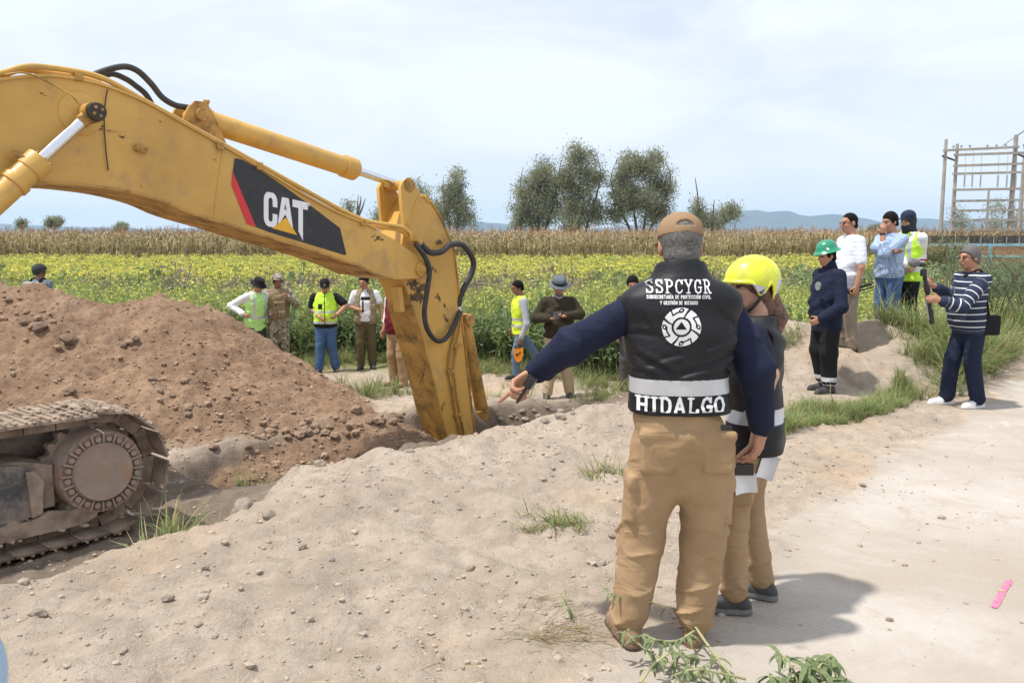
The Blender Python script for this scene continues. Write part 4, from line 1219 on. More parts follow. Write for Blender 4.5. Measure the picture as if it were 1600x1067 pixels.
    return mesh_np(name, V, Q), V[Q].mean(1), V
def sdf_part(name, groups, vox, mats, parent, paint=None):
    me, C, V = skin_mesh(name, groups, vox)
    if paint is not None:
        me.polygons.foreach_set('material_index', np.asarray(paint(C), dtype=np.int32))
    return link(name, me, mats, parent)

# ---------------------------------------------------------------- cloth and skin
def cloth(name, col, rough=.85, var=.10, scale=5, bump=.25, bscale=260, wr=.4, **k): return material(name, col, rough, var, scale, bump, bscale, spec=.2, wr=wr, **k)
SK_TAN = material('skin_tan', (.42, .215, .135), .55, .12, 14, spec=.35)
SK_DARK = material('skin_brown', (.26, .125, .075), .55, .12, 14, spec=.35)
SK_LIGHT = material('skin_light', (.52, .30, .205), .55, .10, 14, spec=.35)
M_EYE = material('eye_dark', (.02, .013, .01), .3, .1, 30)
M_LIP = material('lip', (.30, .12, .09), .5, .1, 30)
HAIR_BLACK = material('hair_black', (.010, .008, .007), .75, .5, 60, bump=.6, bscale=220, spec=.12)
HAIR_GREY = material('hair_grey', (.075, .072, .07), .6, .35, 90, bump=.6, bscale=240, hue=(.13, .125, .12))
HAIR_BROWN = material('hair_brown', (.14, .068, .038), .5, .6, 50, bump=.6, bscale=200)
M_REFL = material('reflective_tape', (.55, .56, .58), .35, .08, 10, metal=.3)
M_BLACKPL = material('black_plastic', (.015, .015, .016), .35, .2, 20)
M_SOLE = material('shoe_sole', (.05, .045, .04), .8, .2, 20)
NAVY = cloth('navy_cloth', (.014, .018, .042))
KHAKI = cloth('khaki_cotton', (.335, .220, .118), hue=(.365, .25, .145), scale=3, bump=.15)
BLACKC = cloth('black_cloth', (.014, .014, .016))
WHITEC = cloth('white_cotton', (.72, .73, .75))
HIVIS = cloth('hivis_yellow_green', (.52, .82, .06), .7)
HIVIS2 = cloth('hivis_pale_green', (.48, .80, .26), .7)
HIVIS3 = cloth('hivis_yellow', (.62, .74, .05), .7)
JEANS = cloth('blue_denim', (.045, .095, .20), hue=(.07, .13, .26), scale=3)
DENIM_DARK = cloth('dark_denim', (.016, .022, .045), scale=3)
OLIVE = cloth('olive_cotton', (.105, .085, .040))
DKGREY = cloth('charcoal_cotton', (.045, .040, .037))

def rotz(a): c, s = math.cos(a), math.sin(a); return np.array([[c, -s, 0], [s, c, 0], [0, 0, 1.0]])
def rotx(a): c, s = math.cos(a), math.sin(a); return np.array([[1.0, 0, 0], [0, c, -s], [0, s, c]])
def roty(a): c, s = math.cos(a), math.sin(a); return np.array([[c, 0, s], [0, 1.0, 0], [-s, 0, c]])
def unit(v): v = np.array(v, float); return v / max(1e-9, np.linalg.norm(v))

def hand_prims(W, d, nrm, thumb, curl=.4, s=1.0, point=False, spread=1.0):
    """palm, four fingers of different length with two bends each, thumb off the side of the palm; nrm faces out of the palm"""
    d = unit(d); nrm = unit(np.array(nrm) - d * (np.array(nrm) @ d)); side = np.cross(d, nrm)
    if side @ np.array(thumb) < 0: side = -side
    M = np.stack([side, nrm, d], -1)
    P = [ell(W + d * .048 * s, (.041 * s, .017 * s, .056 * s), M), rcone(W - d * .03 * s, W + d * .03 * s, .027 * s, .030 * s, sq=(nrm, 1.3))]
    Ls = (.078, .088, .082, .064); ofs = (.030, .010, -.010, -.029)
    for i in range(4):
        c = curl if np.isscalar(curl) else curl[i]
        if point: c = .06 if i == 0 else 1.25
        p = W + d * (.088 - (.006 if i in (0, 3) else 0)) * s + side * ofs[i] * s * spread
        a = c * .7; r = .0098 * s
        fr = (.42, .32, .26)
        dirv = d * math.cos(.05) + side * (.10 * (1.5 - i) / 1.5) * spread
        for j in range(3):
            ang = c * (.75, 1.65, 2.3)[j]
            v = unit(dirv) * math.cos(ang) + nrm * math.sin(ang)
            q = p + v * Ls[i] * fr[j] * s
            P.append(rcone(p, q, r, r * .92)); p = q; r *= .92
    tb = W + d * .022 * s + side * .030 * s
    v = unit(side * .75 + d * .75 + nrm * .25); q = tb + v * .045 * s
    P.append(rcone(tb, q, .0145 * s, .0115 * s))
    c0 = curl if np.isscalar(curl) else curl[1]
    v2 = unit(side * (.45 - .3 * c0) + d * .9 + nrm * (.25 + .5 * c0)); P.append(rcone(q, q + v2 * .034 * s, .0112 * s, .0088 * s))
    return P

class Person:
    """one figure: an Empty with body, clothes, hair and headgear as parts. Local frame: faces -Y, its left is +X, feet at z=0"""
    def __init__(self, key, rz, H=1.72, vox=.011, build=1.0, belly=0.0, lean=(0, 0, 0), head=(0, 0, 0), joints=None, feet=(0, 0), skin=SK_TAN, label='', group=None,
                 hands=None, hips=0.0, loc=None, neck=1.0, shoulders=1.0, rows=None):
        if rows: self.TROWS = rows
        self.loc = Vector(loc) if loc is not None else FEET[key]
        self.vox = vox; self.rz = rz; self.s = s = H / 1.75; self.b = build * s; self.belly = belly
        self.root = empty('person', self.loc, rz)
        tag(self.root, label, 'person', group)
        self.skin = skin
        J = dict(pel=v3(0, .0, .93), neck=v3(0, .015, 1.475), shL=v3(.176 * shoulders * build, .012, 1.378), elL=v3(.222 * shoulders * build + .01, .035, 1.105), wrL=v3(.245 * shoulders * build + .01, -.03, .885),
                 hpL=v3(.088 * build, 0, .90), knL=v3(.100, -.02, .49), anL=v3(.105, .025, .085))
        for k in list(J):
            if k.endswith('L'): J[k[:-1] + 'R'] = J[k] * v3(-1, 1, 1)
        for k in J: J[k] = J[k] * s
        self.TR = rotz(lean[2]) @ rotx(lean[0]) @ roty(lean[1])      # forward, sideways, twist of the trunk
        pel = J['pel'] = J['pel'] + v3(hips, 0, 0)
        for k in ('hpL', 'hpR'): J[k] = J[k] + v3(hips, 0, 0)
        for k in ('neck', 'shL', 'shR', 'elL', 'elR', 'wrL', 'wrR'): J[k] = pel + self.TR @ (J[k] - pel + v3(hips, 0, 0) * 0)
        for k, v in (joints or {}).items():
            if isinstance(v, tuple) and len(v) == 4 and v[0] == 'px': J[k] = self.px(*v[1:])
            elif isinstance(v, tuple) and v[0] == '+': J[k] = J[k] + np.array(v[1:])
            else: J[k] = np.array(v, float)
        self.J = J
        self.feet = feet
        HM = rotz(head[0]) @ rotx(head[1]) @ roty(head[2])
        self.HM = HM
        hc = J['neck'] + self.TR @ v3(0, -.018, .040) * s + HM @ v3(0, -.012, .092) * s
        self.hc = hc
        self.hands = hands or {}
        self.build_body(neck)
    def px(self, x, y, dy=0.0):
        p = at(x, y, self.loc.y + dy) - self.loc
        return rotz(-self.rz) @ np.array(p)
    def hl(self, P): return (P - self.hc) @ self.HM          # into the head's frame
    def hp(self, x, y, z): return self.hc + self.HM @ (v3(x, y, z) * self.s)
    def hmat(self):
        M = Matrix(self.HM.tolist()).to_4x4(); M.translation = Vector(self.hc); return M @ Matrix.Scale(self.s, 4)
    def torso_rows(self, rows, grow=0.0, wf=1.0):
        s = self.s; o = []
        for z, a, b, y in rows:
            bl = self.belly * math.exp(-((z - 1.02) / .18) ** 2)
            o.append(((z - .93) * s, (a * self.b / s * wf + grow) * s + .3 * bl, (b * (.55 + .45 * self.b / s) + grow) * s + .5 * bl, y * s - .5 * bl))
        return o
    TROWS = [(.84, .165, .112, .012), (.93, .168, .114, .012), (1.03, .155, .105, .004), (1.13, .156, .108, -.002), (1.24, .172, .116, .0), (1.33, .180, .112, .008), (1.385, .174, .088, .010), (1.425, .140, .070, .010), (1.46, .098, .060, .012), (1.495, .066, .060, .014)]
    def arm_prims(self, side, r, to=1.0, fold=0.0, cuff=None, part='both'):
        J = self.J; s = self.b; sh, el, wr = J['sh' + side], J['el' + side], J['wr' + side]
        ph = 1.0 if side == 'L' else 2.6
        o = []
        if to <= 1.0:
            o.append(rcone(sh, sh + (el - sh) * to, r[0] * s, (r[0] + (r[1] - r[0]) * to) * s, fold, ph=ph))
        else:
            o.append(rcone(sh, el, r[0] * s, r[1] * s, fold, ph=ph))
            o.append(rcone(el, el + (wr - el) * (to - 1), r[1] * s, (r[1] + (r[2] - r[1]) * (to - 1)) * s, fold, ph=ph + 1))
        return o
    def build_body(self, neck):
        J, s, b = self.J, self.s, self.b
        P = [loft(J['pel'], self.TR, self.torso_rows(self.TROWS, -.016))]
        for sd in 'LR':
            P += self.arm_prims(sd, (.050, .041, .029), 2.0)
            P += [rcone(J['hp' + sd], J['kn' + sd], .078 * b, .055 * b), rcone(J['kn' + sd], J['an' + sd], .052 * b, .036 * s)]
        hc, HM = self.hc, self.HM
        e = lambda c, r: ell(hc + HM @ (np.array(c) * s), np.array(r) * s, HM)
        head = [e((0, .014, .028), (.076, .094, .090)), e((0, -.022, -.035), (.060, .068, .080)), e((0, -.052, -.088), (.034, .032, .026)), e((0, -.076, .030), (.050, .018, .014)),
                e((.036, -.066, -.022), (.022, .018, .02)), e((-.036, -.066, -.022), (.022, .018, .02)),
                rcone(self.hp(0, -.090, .012), self.hp(0, -.112, -.024), .0085 * s, .0135 * s), e((0, -.086, -.060), (.024, .012, .014)),
                rcone(J['neck'] - self.TR @ v3(0, 0, .05), self.hp(0, .022, -.05), .061 * s * neck, .054 * s * neck)]
        ears = [e((.078 * q, .012, -.008), (.011, .022, .034)) for q in (-1, 1)]
        hp_ = []
        for sd in 'LR':
            h = self.hands.get(sd, {})
            wr, el = J['wr' + sd], J['el' + sd]
            d = h.get('d', wr - el)
            if h.get('hide'): continue
            inward = v3(-1 if sd == 'L' else 1, 0, 0)
            nrm = h.get('n', inward); th = h.get('thumb', v3(0, -1, 0))
            hp_ += hand_prims(wr, d, nrm, th, h.get('curl', .45), s * h.get('size', 1.0), h.get('point', False))
        gs = [G(P + head, .022 * s), G(ears, .004)]
        if hp_: gs.append(G(hp_, .007 * s))
        def paint(C):
            q = self.hl(C) / s; m = np.zeros(len(C), int)
            near = (np.abs(q) < .15).all(1)
            eye = near & (((np.abs(q[:, 0]) - .031) / .015) ** 2 + ((q[:, 2] - .006) / .0075) ** 2 < 1) & (q[:, 1] < -.055)
            brow = near & (np.abs(np.abs(q[:, 0]) - .032) < .020) & (np.abs(q[:, 2] - .030) < .0045) & (q[:, 1] < -.055)
            lip = near & (np.abs(q[:, 0]) < .023) & (np.abs(q[:, 2] + .062) < .008) & (q[:, 1] < -.07)
            m[eye | brow] = 1; m[lip] = 2
            return m
        self.body = sdf_part('body', gs, self.vox, [self.skin, M_EYE, M_LIP], self.root, paint)
    # ---- garments
    def top(self, mat, hem=.86, sleeve=2.0, name='shirt', grow=.010, r=(.060, .054, .045), fold=.005, paint=None, neck=1.49, wf=1.0, vox=None, cuffs=None, extra=(), cuts=(), ph=0.0, both='LR', ff=1.0):
        s = self.s
        rows = [q for q in self.TROWS if q[0] <= neck + .001]
        rows = [(hem,) + tuple(np.interp(hem, [q[0] for q in self.TROWS], [q[i] for q in self.TROWS]) for i in (1, 2, 3))] + [q for q in rows if q[0] > hem + .02]
        P = [loft(self.J['pel'], self.TR, self.torso_rows(rows, grow, wf), 2.12, fold, ph, ff=ff)]
        if sleeve:
            for sd in both: P += self.arm_prims(sd, r, sleeve, fold * 1.5)
        P += list(extra)
        o = sdf_part(name, [G(P, .035 * s, cuts)], vox or self.vox, mat, self.root, paint)
        return o
    def trousers(self, mat, waist=1.0, grow=.010, r=(.094, .071, .060), fold=.009, paint=None, hem=.97, extra=(), vox=None, seat=.0, ff=(26, 34)):
        J, s, b = self.J, self.s, self.b
        rows = [(.735, .045, .060, .012), (.775, .085, .085, .014), (.815, .130, .103, .016), (.86, .165, .118 + seat, .018), (.93, .168, .116 + seat, .014), (waist, .158, .108, .006)]
        P = [loft(J['pel'], np.eye(3), self.torso_rows(rows, grow - .004), 2.4, fold * .4)]
        for sd in 'LR':
            hp, kn, an = J['hp' + sd], J['kn' + sd], J['an' + sd]
            e = kn + (an - kn) * hem
            ph = .5 if sd == 'L' else 3.1
            P += [rcone(hp + v3(0, .004, -.03), kn, r[0] * b, r[1] * b, fold, ff[0], ph), rcone(kn, e, r[1] * b, r[2] * b, fold * 1.15, ff[1], ph + 2)]
        P += list(extra)
        return sdf_part('trousers', [G(P, .03 * s)], vox or self.vox, mat, self.root, paint)
    def shoes(self, mat, sole=M_SOLE, L=.27, high=.10, sole_h=.026, toe=1.0):
        for i, sd in enumerate('LR'):
            an = self.J['an' + sd]; s = self.s
            f = self.feet[i]; M = rotz(f)
            z0 = an[2] - .085 * s
            O = v3(an[0], an[1], z0)
            q = lambda x, y, z: O + M @ (v3(x, y, z) * s)
            P = [rcone(q(0, .045, .040), q(0, -.05, .045), .038 * s, .042 * s), rcone(q(0, -.05, .042), q(.004, -.165, .034), .043 * s, .032 * s * toe), rcone(q(0, .02, .06), q(0, .015, high), .043 * s, .044 * s)]
            sl = [rcone(q(0, .045, .012), q(0, -.06, .012), .042 * s, .046 * s), rcone(q(0, -.06, .012), q(.004, -.172, .014), .047 * s, .036 * s)]
            cut = lambda Pt, z0=z0: z0 - Pt[..., 2]
            zs = z0 + sole_h * s
            g1 = G(P, .02 * s, inter=[cut]); g2 = G(sl, .01 * s, inter=[cut, lambda Pt, zs=zs: Pt[..., 2] - zs])
            sdf_part('shoe', [g1, g2], min(self.vox, .0115), [mat, sole], self.root, lambda C, zs=zs: (C[:, 2] < zs + .002).astype(int))
    def hair(self, mat, front=.074, back=-.088, thick=.009, top=0.0, extra=(), name='hair', cut=True):
        s, hc, HM = self.s, self.hc, self.HM
        e = lambda c, r: ell(hc + HM @ (np.array(c) * s), np.array(r) * s, HM)
        sl = (back - front) / .16
        def keep(P):
            q = self.hl(P) / s
            return (np.interp(q[..., 1], [-.10, -.085, -.045, -.028, -.012, .004, .030, .075, .11], [front + .022, front + .008, front - .022, front - .06, -.034, -.036, -.030 + .3 * back, back, back]) - q[..., 2]) * s * .75
        g = G([e((0, .016, .030 + top * .4), (.077 + thick, .094 + thick, .091 + thick + top)), e((0, .042, -.038), (.064 + thick, .060 + thick, .058))] + list(extra), .012 * s, inter=[keep] if cut else [])
        return sdf_part(name, [g], min(self.vox, .0105), mat, self.root)
    def vest(self, mats, hem=.80, top=1.45, grow=.024, arm=.088, vneck=.10, paint=None, name='vest', fold=.005, vox=None, extra=(), neckr=.062, ph=.7, n=2.4, cuts=(), ff=1.0, ck=.012, armout=.02, topext=0.0, creases=()):
        s, J = self.s, self.J
        rows = [(hem,) + tuple(np.interp(hem, [q[0] for q in self.TROWS], [q[i] for q in self.TROWS]) for i in (1, 2, 3))] + [q for q in self.TROWS if hem + .02 < q[0] <= 1.44 + topext] + [(1.465 + topext, .085, .066, .016)]
        P = [loft(J['pel'], self.TR, self.torso_rows(rows, grow), n, fold, ph, ff=ff, creases=creases)]
        C = list(cuts)
        for sd in 'LR':
            sh, el = J['sh' + sd], J['el' + sd]
            out = self.TR @ v3(1 if sd == 'L' else -1, 0, 0)
            C.append(rcone(sh + out * (armout + .0) * s + self.TR @ v3(0, 0, -.03) * s, sh + out * (armout + .14) * s + self.TR @ v3(0, 0, -.03) * s, arm * s, arm * 1.3 * s))
        nk = J['neck']
        C.append(rcone(nk + self.TR @ v3(0, -.005, .04) * s, nk + self.TR @ v3(0, -.01, -.02) * s, neckr * 1.15 * s, neckr * s))
        if vneck: C.append(rcone(nk + self.TR @ v3(0, -.14, .0) * s, nk + self.TR @ v3(0, -.16, -vneck) * s, .075 * s, .03 * s))
        return sdf_part(name, [G(P + list(extra), .02 * s, C, ck)], vox or self.vox, mats, self.root, paint)
    def tl(self, C): return ((C - self.J['pel']) @ self.TR) / self.s + v3(0, 0, .93)      # into the trunk's upright frame
    def lathe_hat(self, name, prof, mat, z=.0, tilt=0.0, seg=36, sx=.92, y=.014, smooth=True, post=None):
        bm = bmesh.new()
        M = self.hmat() @ Matrix.Translation((0, y, z)) @ Matrix.Rotation(tilt, 4, 'X') @ Matrix.Diagonal((sx, 1.08, 1, 1))
        add_lathe(bm, prof, seg)
        if post: post(bm)
        bmesh.ops.transform(bm, matrix=M, verts=bm.verts)
        return bm_obj(name, bm, mat, self.root, smooth)
    def cap(self, mat, brim=True, z=.0, tilt=-.08, name='cap', back_open=False, vox=None, brim_len=.075):
        s = self.s; M = self.HM @ rotx(tilt)
        c = lambda x, y, z_: self.hc + M @ (v3(x, y, z_ + z) * s)
        dome = ell(c(0, .012, .052), np.array((.090, .108, .080)) * s, M)
        keep = lambda P: -(((P - self.hc) @ M)[..., 2] - (.052 + z) * s)
        gs = [G([dome, rcone(c(0, .012, .06), c(0, .012, .062), .02, .02)], .01, inter=[keep])]
        band = loft(c(0, .012, .0), M, [(.030 * s, .0915 * s, .1095 * s, 0), (.060 * s, .0905 * s, .1085 * s, 0)], 2.0, cap=.004)
        gs.append(G([band], .004))
        if brim:
            def bf(P):
                q = ((P - self.hc) @ M) / s
                u = q - v3(0, -.062, .046 + z)
                r = np.sqrt((u[..., 0] / .088) ** 2 + (u[..., 1] / (brim_len + .045)) ** 2) - 1
                zc = u[..., 2] + 3.2 * u[..., 0] ** 2 + 1.2 * u[..., 1] ** 2 * (u[..., 1] < 0) 
                return np.maximum(np.maximum(r * .08, np.abs(zc) - .0045), u[..., 1] - .0) * s
            gs.append(G([(bf, self.hc - .25, self.hc + .25)], .004))
        if back_open:
            gs[0]['cuts'] = [ell(c(0, .118, .052), np.array((.036, .05, .030)) * s, M)]
        button = ell(c(0, .012, .132), np.array((.009, .009, .005)) * s, M); gs.append(G([button], .004))
        return sdf_part(name, gs, vox or min(self.vox, .011), mat, self.root)
def held(P, name, label, cat, bm, mats, smooth=True, bevel=0.0):
    """a thing held or worn apart from the clothes: top-level, built in the person's frame then placed in the world"""
    bmesh.ops.transform(bm, matrix=P.root.matrix_world if False else Matrix.Translation(P.loc) @ Matrix.Rotation(P.rz, 4, 'Z'), verts=bm.verts)
    c = sum((v.co for v in bm.verts), Vector()) / max(1, len(bm.verts))
    bmesh.ops.translate(bm, vec=-c, verts=bm.verts)
    o = bm_obj(name, bm, mats, None, smooth, bevel)
    o.location = c
    tag(o, label, cat)
    return o
# ================================================================ the pointing man (back to the camera)
BLACKV = material('black_vest_nylon', (.0105, .011, .014), .55, .12, 6, .12, 120, spec=.32, wr=.16)
M_PRINT = material('white_print', (.74, .75, .76), .6, .04, 30)
BOOT_TAN = material('tan_suede', (.27, .17, .10), .9, .2, 20, bump=.2, bscale=150)
CAPTAN = cloth('tan_cap', (.28, .185, .108), bump=.2, wr=.0)
RIB = cloth('ribbed_cuff', (.085, .068, .055), .9, .3, 60)
hero_rows = [(.82, .168, .116, .012), (.93, .170, .118, .012), (1.03, .166, .112, .006), (1.13, .170, .114, .002), (1.24, .178, .120, .004), (1.33, .192, .116, .010), (1.40, .206, .108, .016), (1.45, .200, .096, .020), (1.49, .160, .080, .020), (1.52, .105, .066, .018), (1.55, .065, .058, .016)]
h = Person('hero', math.pi, H=1.75, vox=.0076, build=1.06, hips=-.022, head=(.0, .10, 0), neck=1.05, rows=hero_rows, skin=SK_TAN,
           joints=dict(neck=v3(-.018, .02, 1.51), shL=('px', 992, 484, .0), elL=('px', 893, 540, .09), wrL=('px', 836, 582, .20), shR=('px', 1136, 486, .02), elR=('px', 1181, 575, .0), wrR=('px', 1190, 668, .10),
                       hpL=('px', 1024, 690, 0), hpR=('px', 1110, 690, 0), knL=('px', 1003, 842, .03), knR=('px', 1098, 848, .03), anL=('px', 982, 972, 0), anR=('px', 1084, 976, .02)),
           feet=(.25, -.30), label='man in tan cap and black vest seen from behind, pointing left with a radio',
           hands=dict(L=dict(d=v3(.72, .10, -.42), n=v3(-.2, .55, -.75), thumb=v3(.3, -.7, -.2), point=True, size=1.2), R=dict(d=v3(.10, -.05, -1), n=v3(.6, -.5, 0), thumb=v3(.2, -1, 0), curl=.55, size=1.1)))
HERO = h
# navy sweater sleeves show past the vest
h.top(NAVY, hem=.95, sleeve=1.93, name='sweater', grow=-.014, r=(.066, .068, .052), fold=.011, neck=1.52)
J = h.J
def cuff(P, sd, r0, r1, mat, a=.86, b=1.0, name='cuff'):
    el, wr = P.J['el' + sd], P.J['wr' + sd]
    return sdf_part(name, [G([rcone(el + (wr - el) * a, el + (wr - el) * b, r0, r1)], .01)], P.vox, mat, P.root)
cuff(h, 'L', .044, .038, RIB, .90, 1.06)
cuff(h, 'R', .052, .042, NAVY, .84, 1.0)
def vest_paint(C):
    q = h.tl(C); z = q[:, 2]
    m = np.zeros(len(C), int); m[(z > 1.068) & (z < 1.128)] = 1
    return m
# collar: a band standing round the neck, higher behind
nk = h.J['neck']
def collar_fn(P):
    q = P - nk
    zc = q[..., 2]
    r = np.hypot(q[..., 0] / 1.12, (q[..., 1] + .005) / 1.0)
    rad = .098 - .34 * (zc - .01)
    sh = np.abs(r - rad) - .0065
    return np.maximum(sh, np.maximum(-.025 - zc, zc - (.066 + .25 * q[..., 1])))
vest = h.vest([BLACKV, M_REFL], hem=.985, grow=.022, arm=.085, armout=.10, topext=.055, vneck=.0, paint=vest_paint, fold=.006, neckr=.058, ph=1.1, n=2.5, creases=[(h.px(a, b, -.15)[0], h.px(a, b, -.15)[2] - .93, h.px(c_, d_, -.15)[0], h.px(c_, d_, -.15)[2] - .93, e_, f_) for a, b, c_, d_, e_, f_ in ((1152, 548, 1050, 592, .010, .011), (1150, 575, 1085, 597, .008, .009), (1148, 520, 1092, 548, .009, .012), (985, 548, 1040, 590, .009, .011), (980, 575, 1015, 596, .007, .009), (976, 520, 1010, 530, .008, .010), (1115, 480, 1140, 515, .007, .012), (1000, 490, 1020, 530, .006, .012), (1060, 556, 1000, 574, .006, .010), (1128, 628, 1060, 650, .006, .008), (1000, 640, 1060, 652, .006, .007))], extra=[(collar_fn, nk - v3(.13, .13, .07), nk + v3(.13, .13, .10))], ff=.62)
h.cap(CAPTAN, back_open=True, z=.0, tilt=.10, vox=.0055)
h.hair(HAIR_GREY, front=.06, back=-.098, thick=.008)
def pocket(c, hx, hz, M=None, t=.012): return rbox(c, (hx, t, hz), .008, M)
k1, hp1, hp2, k2 = J['knL'], J['hpL'], J['hpR'], J['knR']
bk = .128
ex = [pocket(hp1 + v3(.012, bk - .0265, -.020), .058, .080), pocket(hp2 + v3(-.012, bk - .0265, -.020), .058, .080),
      pocket(hp1 + v3(.012, bk - .024, .050), .062, .012), pocket(hp2 + v3(-.012, bk - .024, .050), .062, .012),
      rbox(hp1 * .45 + k1 * .55 + v3(.080, .02, .0), (.010, .065, .085), .006), rbox(hp1 * .62 + k1 * .38 + v3(.084, .02, .012), (.011, .068, .022), .006),
      rbox(hp2 * .45 + k2 * .55 + v3(-.077, .02, .0), (.010, .065, .085), .006), rbox(hp2 * .62 + k2 * .38 + v3(-.080, .02, .012), (.011, .068, .022), .006)]
cro = (hp1 + hp2) / 2 + v3(0, .0, -.10)
for hp_, kn_ in ((hp1, k1), (hp2, k2)):
    q_ = hp_ * .45 + kn_ * .55; ex.append(rcone(cro, q_ + (cro - q_) * v3(.30, 0, 0), .078, .078))
h.trousers(KHAKI, waist=1.05, r=(.096, .087, .077), fold=.017, vox=.0058, ff=(38, 52), extra=ex, hem=.85, seat=.0, grow=.002)
h.shoes(BOOT_TAN, material('brown_sole', (.10, .065, .04), .85, .2, 20), high=.15, sole_h=.02)
# prints on the back, laid on the nylon
vb = BVHTree.FromPolygons([v.co.copy() for v in vest.data.vertices], [tuple(p.vertices) for p in vest.data.polygons])
def on_vest(x0, z0, curve=0.0):
    def f(u, v):
        o = Vector((x0 - u, .6, z0 + v - curve * u * u)); r = vb.ray_cast(o, Vector((0, -1, 0)))
        y = r[0].y if r[0] is not None else .1
        return (x0 - u, y + .0042, z0 + v - curve * u * u)
    return f
def back_x(px_): return h.px(px_, 500, -.15)[0]
def back_z(py_): return h.px(1062, py_, -.15)[2]
bx0 = back_x(1061)
fn, W = text_fn('SSPCYGR', .048, .0285, .0060, True, .0072); print_sheet('vest_lettering', fn, -W / 2 - .01, W / 2 + .01, -.01, .065, .0016, on_vest(bx0, back_z(458)), M_PRINT, vest)
fn, W = text_fn('SUBSECRETARÍA DE PROTECCIÓN CIVIL', .0125, .0066, .0024, False, .0014); print_sheet('vest_small_print', fn, -W / 2 - .01, W / 2 + .01, -.004, .02, .0010, on_vest(bx0, back_z(467)), M_PRINT, vest)
fn, W = text_fn('Y GESTIÓN DE RIESGOS', .0125, .0066, .0024, False, .0014); print_sheet('vest_small_print', fn, -W / 2 - .01, W / 2 + .01, -.004, .02, .0010, on_vest(bx0, back_z(476)), M_PRINT, vest)
print_sheet('vest_emblem', emblem_fn(.0735), -.076, .076, -.076, .076, .0018, on_vest(back_x(1065), back_z(511)), M_PRINT, vest)
fn, W = text_fn('HIDALGO', .060, .0435, .0115, True, .0095); print_sheet('vest_lettering', lambda u, v: fn(u, v) & (v > .003), -W / 2 - .01, W / 2 + .01, -.02, .1, .002, on_vest(back_x(1070), 1.000), M_PRINT, vest)
# radio in the pointing hand, keys clip at the belt, watch
bm = bmesh.new(); c = Vector(h.px(826, 600, .118)); M_ = Matrix.Rotation(.0, 3, 'X')
dr = (Vector(h.px(806, 630, .17)) - Vector(h.px(830, 592, .14))).normalized()
fr_ = frame(dr)
add_box(bm, c - dr * .012, (.026, .040, .058), fr_)
add_cyl(bm, c + dr * .01, c + dr * .10, .008, .0065, 12)
held(h, 'radio', 'black handheld radio with stub antenna in the pointing man\'s hand', 'radio', bm, M_BLACKPL, bevel=.012)
bm = bmesh.new(); add_box(bm, Vector(h.px(1135, 668, -.16)), (.045, .012, .022)); o = bm_obj('belt_clip', bm, M_BLACKPL, h.root, True, .006)
print('hero', round(time.time() - T0, 1))
# ================================================================ the woman in the yellow helmet
M_HELMY = material('helmet_yellow', (.70, .74, .035), .35, .06, 3, coat=.2, dirt=(.55, .56, .10), dirt_amt=.35, dirt_scale=14)
NAVYT = cloth('navy_tshirt', (.016, .018, .036))
BOOT_GREY = material('grey_leather', (.045, .045, .047), .6, .25, 20, bump=.3, bscale=120)
w = Person('woman', R(-108), H=1.60, vox=.009, build=.93, head=(R(34), .10, 0), skin=SK_LIGHT, lean=(.02, 0, 0), feet=(.15, -.25),
           joints=dict(anL=('+', .01, -.07, 0), knL=('+', .01, -.05, 0), anR=('+', .0, .04, 0), knR=('+', 0, .01, 0), elL=('px', 1203, 585, -.20), wrL=('px', 1180, 690, -.22), elR=v3(-.22, .02, 1.02), wrR=v3(-.12, -.22, .92)),
           hands=dict(L=dict(d=v3(-.2, -.2, -.9), n=v3(-.5, -.7, 0), curl=.7)),
           label='woman in yellow safety helmet and black vest beside the pointing man')
w.top(NAVYT, hem=.88, sleeve=.78, r=(.064, .056, .05), fold=.006)
def wv(C):
    q = w.tl(C); m = np.zeros(len(C), int); m[(q[:, 2] > .955) & (q[:, 2] < 1.02)] = 1; return m
wvest = w.vest([BLACKV, M_REFL], hem=.80, grow=.030, arm=.080, vneck=.08, paint=wv, fold=.006)
w.trousers(KHAKI, r=(.098, .078, .070), fold=.011, extra=[rbox(w.J['hpL'] * .4 + w.J['knL'] * .6 + v3(.078, 0, 0), (.014, .06, .075), .008)], hem=.93)
w.shoes(BOOT_GREY, material('grey_sole', (.16, .155, .15), .8, .2, 20), high=.09, sole_h=.036)
e = lambda c, r: ell(w.hc + w.HM @ (np.array(c) * w.s), np.array(r) * w.s, w.HM)
w.hair(HAIR_BROWN, front=.06, back=-.11, thick=.012, extra=[rcone(w.hp(0, .05, -.04), w.hp(.0, .06, -.17), .062, .05), rcone(w.hp(0, .10, -.05), w.hp(.02, .125, -.17), .036, .046), rcone(w.hp(.02, .125, -.17), w.hp(.04, .09, -.29), .046, .016)], cut=False)
def helmet(P, mat, name, low_front=.030, low_side=-.045, low_back=-.085, size=(.108, .134, .118), vox=.006, rim=.006, center=.022, mats=None, paint=None):
    """combat-cut shell: higher over the face, cut out round the ear, lower behind"""
    s = P.s
    def edge(q):
        y = q[..., 1]
        base = np.interp(y, [-.13, -.05, -.015, .012, .045, .075, .13], [low_front, low_front - .012, low_side, low_side + .012, low_side + .055, low_back + .03, low_back])
        return base
    def fn(Pt):
        q = ((Pt - P.hc) @ P.HM) / s; p = q - v3(0, .014, center)
        k = np.sqrt(((p / np.array(size)) ** 2).sum(-1)); d = (k - 1) * min(size)
        shell = np.abs(d + .004) - .005
        ed = edge(q)
        lip = np.maximum(np.abs(d - .0) - .008, np.abs(q[..., 2] - ed - .006) - .007)
        return np.minimum(np.maximum(shell, ed - q[..., 2]), lip) * s
    return sdf_part(name, [G([(fn, P.hc - .19, P.hc + .19)], .003)], vox, mats or mat, P.root, paint)
